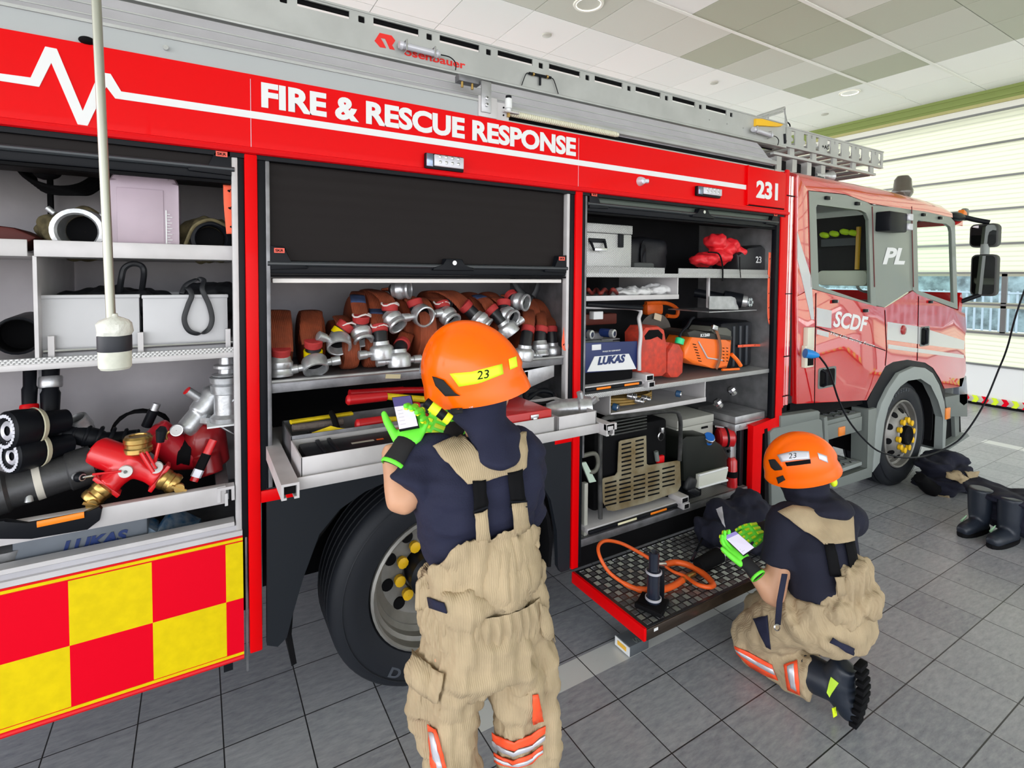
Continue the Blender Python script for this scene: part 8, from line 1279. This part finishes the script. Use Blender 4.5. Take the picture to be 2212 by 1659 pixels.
# boots: shaft over the shin, foot upright on its toes
for a, k in ((aL, kL), (aR, kR)):
    dr = (a-k).normalized(); b = B(); hl = a+dr*0.085+V((0.0, 0, 0.105)); to = a+dr*0.125+V((0, 0, -0.10)); limb(b, [a-dr*0.075, a, a+dr*0.04], [0.076, 0.072, 0.068], BOOTM, 18); limb(b, [hl, a+dr*0.06+V((0, 0, 0.03)), a+dr*0.085+V((0, 0, -0.05)), to], [0.044, 0.063, 0.055, 0.036], BOOTM, 16); bt = b.done('boot', P2_, smooth=4, remesh=0.008, label='black rubber boot')
    b = B()
    for j in range(9): h = 0.135-0.03*j; b.box(tuple(a+dr*(0.138+0.012*math.sin(j*0.5))+V((0, 0, h-0.005))), (0.088-0.004*abs(j-5), 0.030, 0.020), BLACKM, (0.0, 0, math.atan2(dr.y, dr.x)+math.pi/2), 0.004)
    b.each('sole_lug', bt)
    if a is aL:
        b = B(); drape(b, bt, [(1796, 1462), (1812, 1475)], [(1785, 1495), (1792, 1505)], mat('boot_lime', (0.5, 0.75, 0.05), 0.5), 3, 4, 0.003); b.done('lime_flash', bt, label='lime green patch'); b = B(); drape(b, bt, [(1797, 1530), (1806, 1526)], [(1800, 1550), (1808, 1545)], FLUO, 2, 3, 0.003); b.done('toe_stripe', bt)
HM = helmet(P2_, AW(1726, 1003, 2.40), hf, hu, 1.02, 1.02)
hdec('helmet_band', REFL, ([(1679, 983), (1715, 974), (1747, 975)], [(1688, 998), (1718, 994), (1749, 992)]), 'silver band'); b = B(); decal_text(b, HM, '23', 1704, 991, 16, -2, 0.5, -11, BLACKM); b.done('helmet_number', HM, label='black number 23'); hdec('helmet_band', REFL, ([(1765, 978), (1785, 985)], [(1769, 992), (1788, 1000)]), 'silver band'); hdec('name_strip', BLACKM, ([(1696, 999), (1720, 996), (1750, 992)], [(1700, 1007), (1722, 1005), (1751, 1001)]), 'black name strip')
hdec('side_vent', GB, ([(1661, 993), (1675, 992), (1690, 1010)], [(1666, 1008), (1675, 1016), (1690, 1014)]), 'black visor hinge cover', 0.005); hdec('side_vent', GB, ([(1678, 1031), (1692, 1026)], [(1682, 1045), (1697, 1036)]), 'black lower hinge', 0.004)
b = B(); q = AW(1801, 1042, 2.36); b.ball(tuple(q), (0.015, 0.015, 0.02), FLUO); b.done('torch_end', HM)
uv = [AW(1606, 1201, 2.26), AW(1622, 1190, 2.26), AW(1580, 1150, 2.34), AW(1561, 1158, 2.34)]; ph = thing('phone', 'phone with a bright white screen held low by the kneeling person', 'phone', uv[0]); n_ = (uv[1]-uv[0]).cross(uv[3]-uv[0]).normalized(); n_ = n_ if n_.dot(CW) < 0 else -n_
w_ = (uv[1]-uv[0]).length; uv[1] = uv[0]+(uv[1]-uv[0])*(0.062/w_); w_ = (uv[2]-uv[3]).length; uv[2] = uv[3]+(uv[2]-uv[3])*(0.062/w_); phone(ph, uv, n_, 0.16, mat('screen_violet', (0.25, 0.2, 0.5), 0.2, emit=0.4))
fu = (uv[3]-uv[0]).normalized(); fr = (uv[1]-uv[0]).normalized(); hand(P2_, uv[0]-n_*0.026-fu*0.040-fr*0.012, fu+fr*0.10, -n_-fr*0.7, -fr-n_*0.3, 0.19, curl=((0.1, 0.6, 0.6),)*4, tcurl=0.1)
hand(P2_, AW(1648, 1142, 2.50), V(AW(1600, 1152, 2.44))-V(AW(1648, 1142, 2.50)), (0, -0.5, 0.85), (-0.2, -0.6, -0.3), 0.18, curl=(0.3, 0.5, 0.4))

# ================================================================ GEAR ON THE FLOOR
def gear(nm, lab, c, foot, col, k, dirf):
    """rubber boots with turned down trousers pulled over them"""
    c = V(c); d = V(dirf).normalized(); s_ = V((-d.y, d.x, 0)); t = thing(nm, lab, 'boots and trousers', c, None)
    for sg in (-1, 1):
        o = c+s_*sg*0.085; b = B(); limb(b, [o+V((0, 0, 0.32)), o+V((0, 0, 0.15)), o+V((0, 0, 0.06))], [0.075, 0.068, 0.055], col, 16); limb(b, [o+V((0, 0, 0.055))-d*0.03, o+d*0.08+V((0, 0, 0.052)), o+d*0.19+V((0, 0, 0.045)), o+d*0.235+V((0, 0, 0.04))], [0.055, 0.052, 0.046, 0.030], col, 16); bt = b.done('boot', t, smooth=4, remesh=0.009, label='black rubber boot')
        b = B(); b.loft([[p+V((0, 0, z)) for p in ring(o+d*0.07, s_, w_, 0.175, (0, 0, 1), 18)] for z, w_ in ((0.0, 0.052), (0.022, 0.056), (0.028, 0.050))], BLACKM); b.done('sole', bt)
        b = B(); b.tube([o-s_*sg*0.0+d*0.05+V((0, 0, 0.10))-s_*0.055, o+d*0.12+V((0, 0, 0.072))-s_*0.052], [0.003, 0.009], mat('boot_mint', (0.45, 0.75, 0.5), 0.5), 8); b.ball(tuple(o+V((0, 0, 0.20))-s_*0.066), (0.012, 0.006, 0.014), MATS['boot_mint'], None, 8, 6); b.each('glow_patch', bt)
    return t, d, s_
c = V((3.66, 0.02, 0)); t, d, s_ = gear('boots_and_trousers', 'black boots with gathered dark trousers at the right picture edge', c, 0, BOOTM, 1, (-1, 0.12, 0))
b = B(); 
for k in range(6): q = c-d*(0.10+0.02*k)+V((0.0, -0.02*k, 0.30-0.02*k)); b.loft([ring(q+V((0, 0, h)), s_, w_, w_*0.75, (0.1*k, 0, 1), 20) for h, w_ in ((-0.035, 0.20), (0.0, 0.235-0.008*k), (0.02, 0.20))], NAVYD)
b.ball(tuple(c-d*0.20+V((0, -0.12, 0.17))), (0.22, 0.30, 0.17), NAVYD); b.done('gathered_trousers', t, smooth=4, remesh=0.013, wrinkle=(0.03, 10, (0.5, 0.5, 2.6)), label='dark gathered trousers')
c = V((4.32, 0.56, 0)); t = thing('boots_and_trousers', 'heap of boots and dark trousers with tan knees beside the front wheel', 'boots and trousers', c); d = V((-1, 0.25, 0)).normalized(); s_ = V((-d.y, d.x, 0))
b = B(); limb(b, [at(1985, 1030, y=0.62), at(1998, 1045, y=0.60), at(2020, 1060, y=0.55)], [0.05, 0.06, 0.075], BLACKM, 14); b.done('boot', t, smooth=4, remesh=0.012)
b = B()
for u, v, y, r_ in ((2030, 1010, .60, (0.17, 0.16, 0.09)), (2050, 990, .60, (0.16, 0.16, 0.05)), (2035, 1040, .55, (0.17, 0.16, 0.09)), (2075, 1065, .50, (0.17, 0.16, 0.07)), (2060, 1030, .52, (0.17, 0.17, 0.10)), (2010, 1035, .62, (0.11, 0.11, 0.08))): q = at(u, v, y=y); b.ball((q.x, q.y, max(q.z, r_[2]*0.9)), r_, NAVYD)
HP = b.done('gathered_trousers', t, smooth=4, remesh=0.015, wrinkle=(0.05, 8, (0.7, 0.7, 3.0)), label='dark gathered trousers')
for tp, bt in (([(2044, 1020), (2070, 1018), (2100, 1040)], [(2044, 1034), (2070, 1042), (2095, 1052)]), ([(2085, 1020), (2116, 1018)], [(2092, 1038), (2104, 1050)]), ([(2010, 1062), (2030, 1068), (2050, 1070)], [(2022, 1078), (2040, 1090), (2058, 1086)])): b = B(); drape(b, HP, tp, bt, TAN, 8, 4, 0.012, 0.006); b.done('tan_patch', t, smooth=4, weld=False, label='tan knee patch')
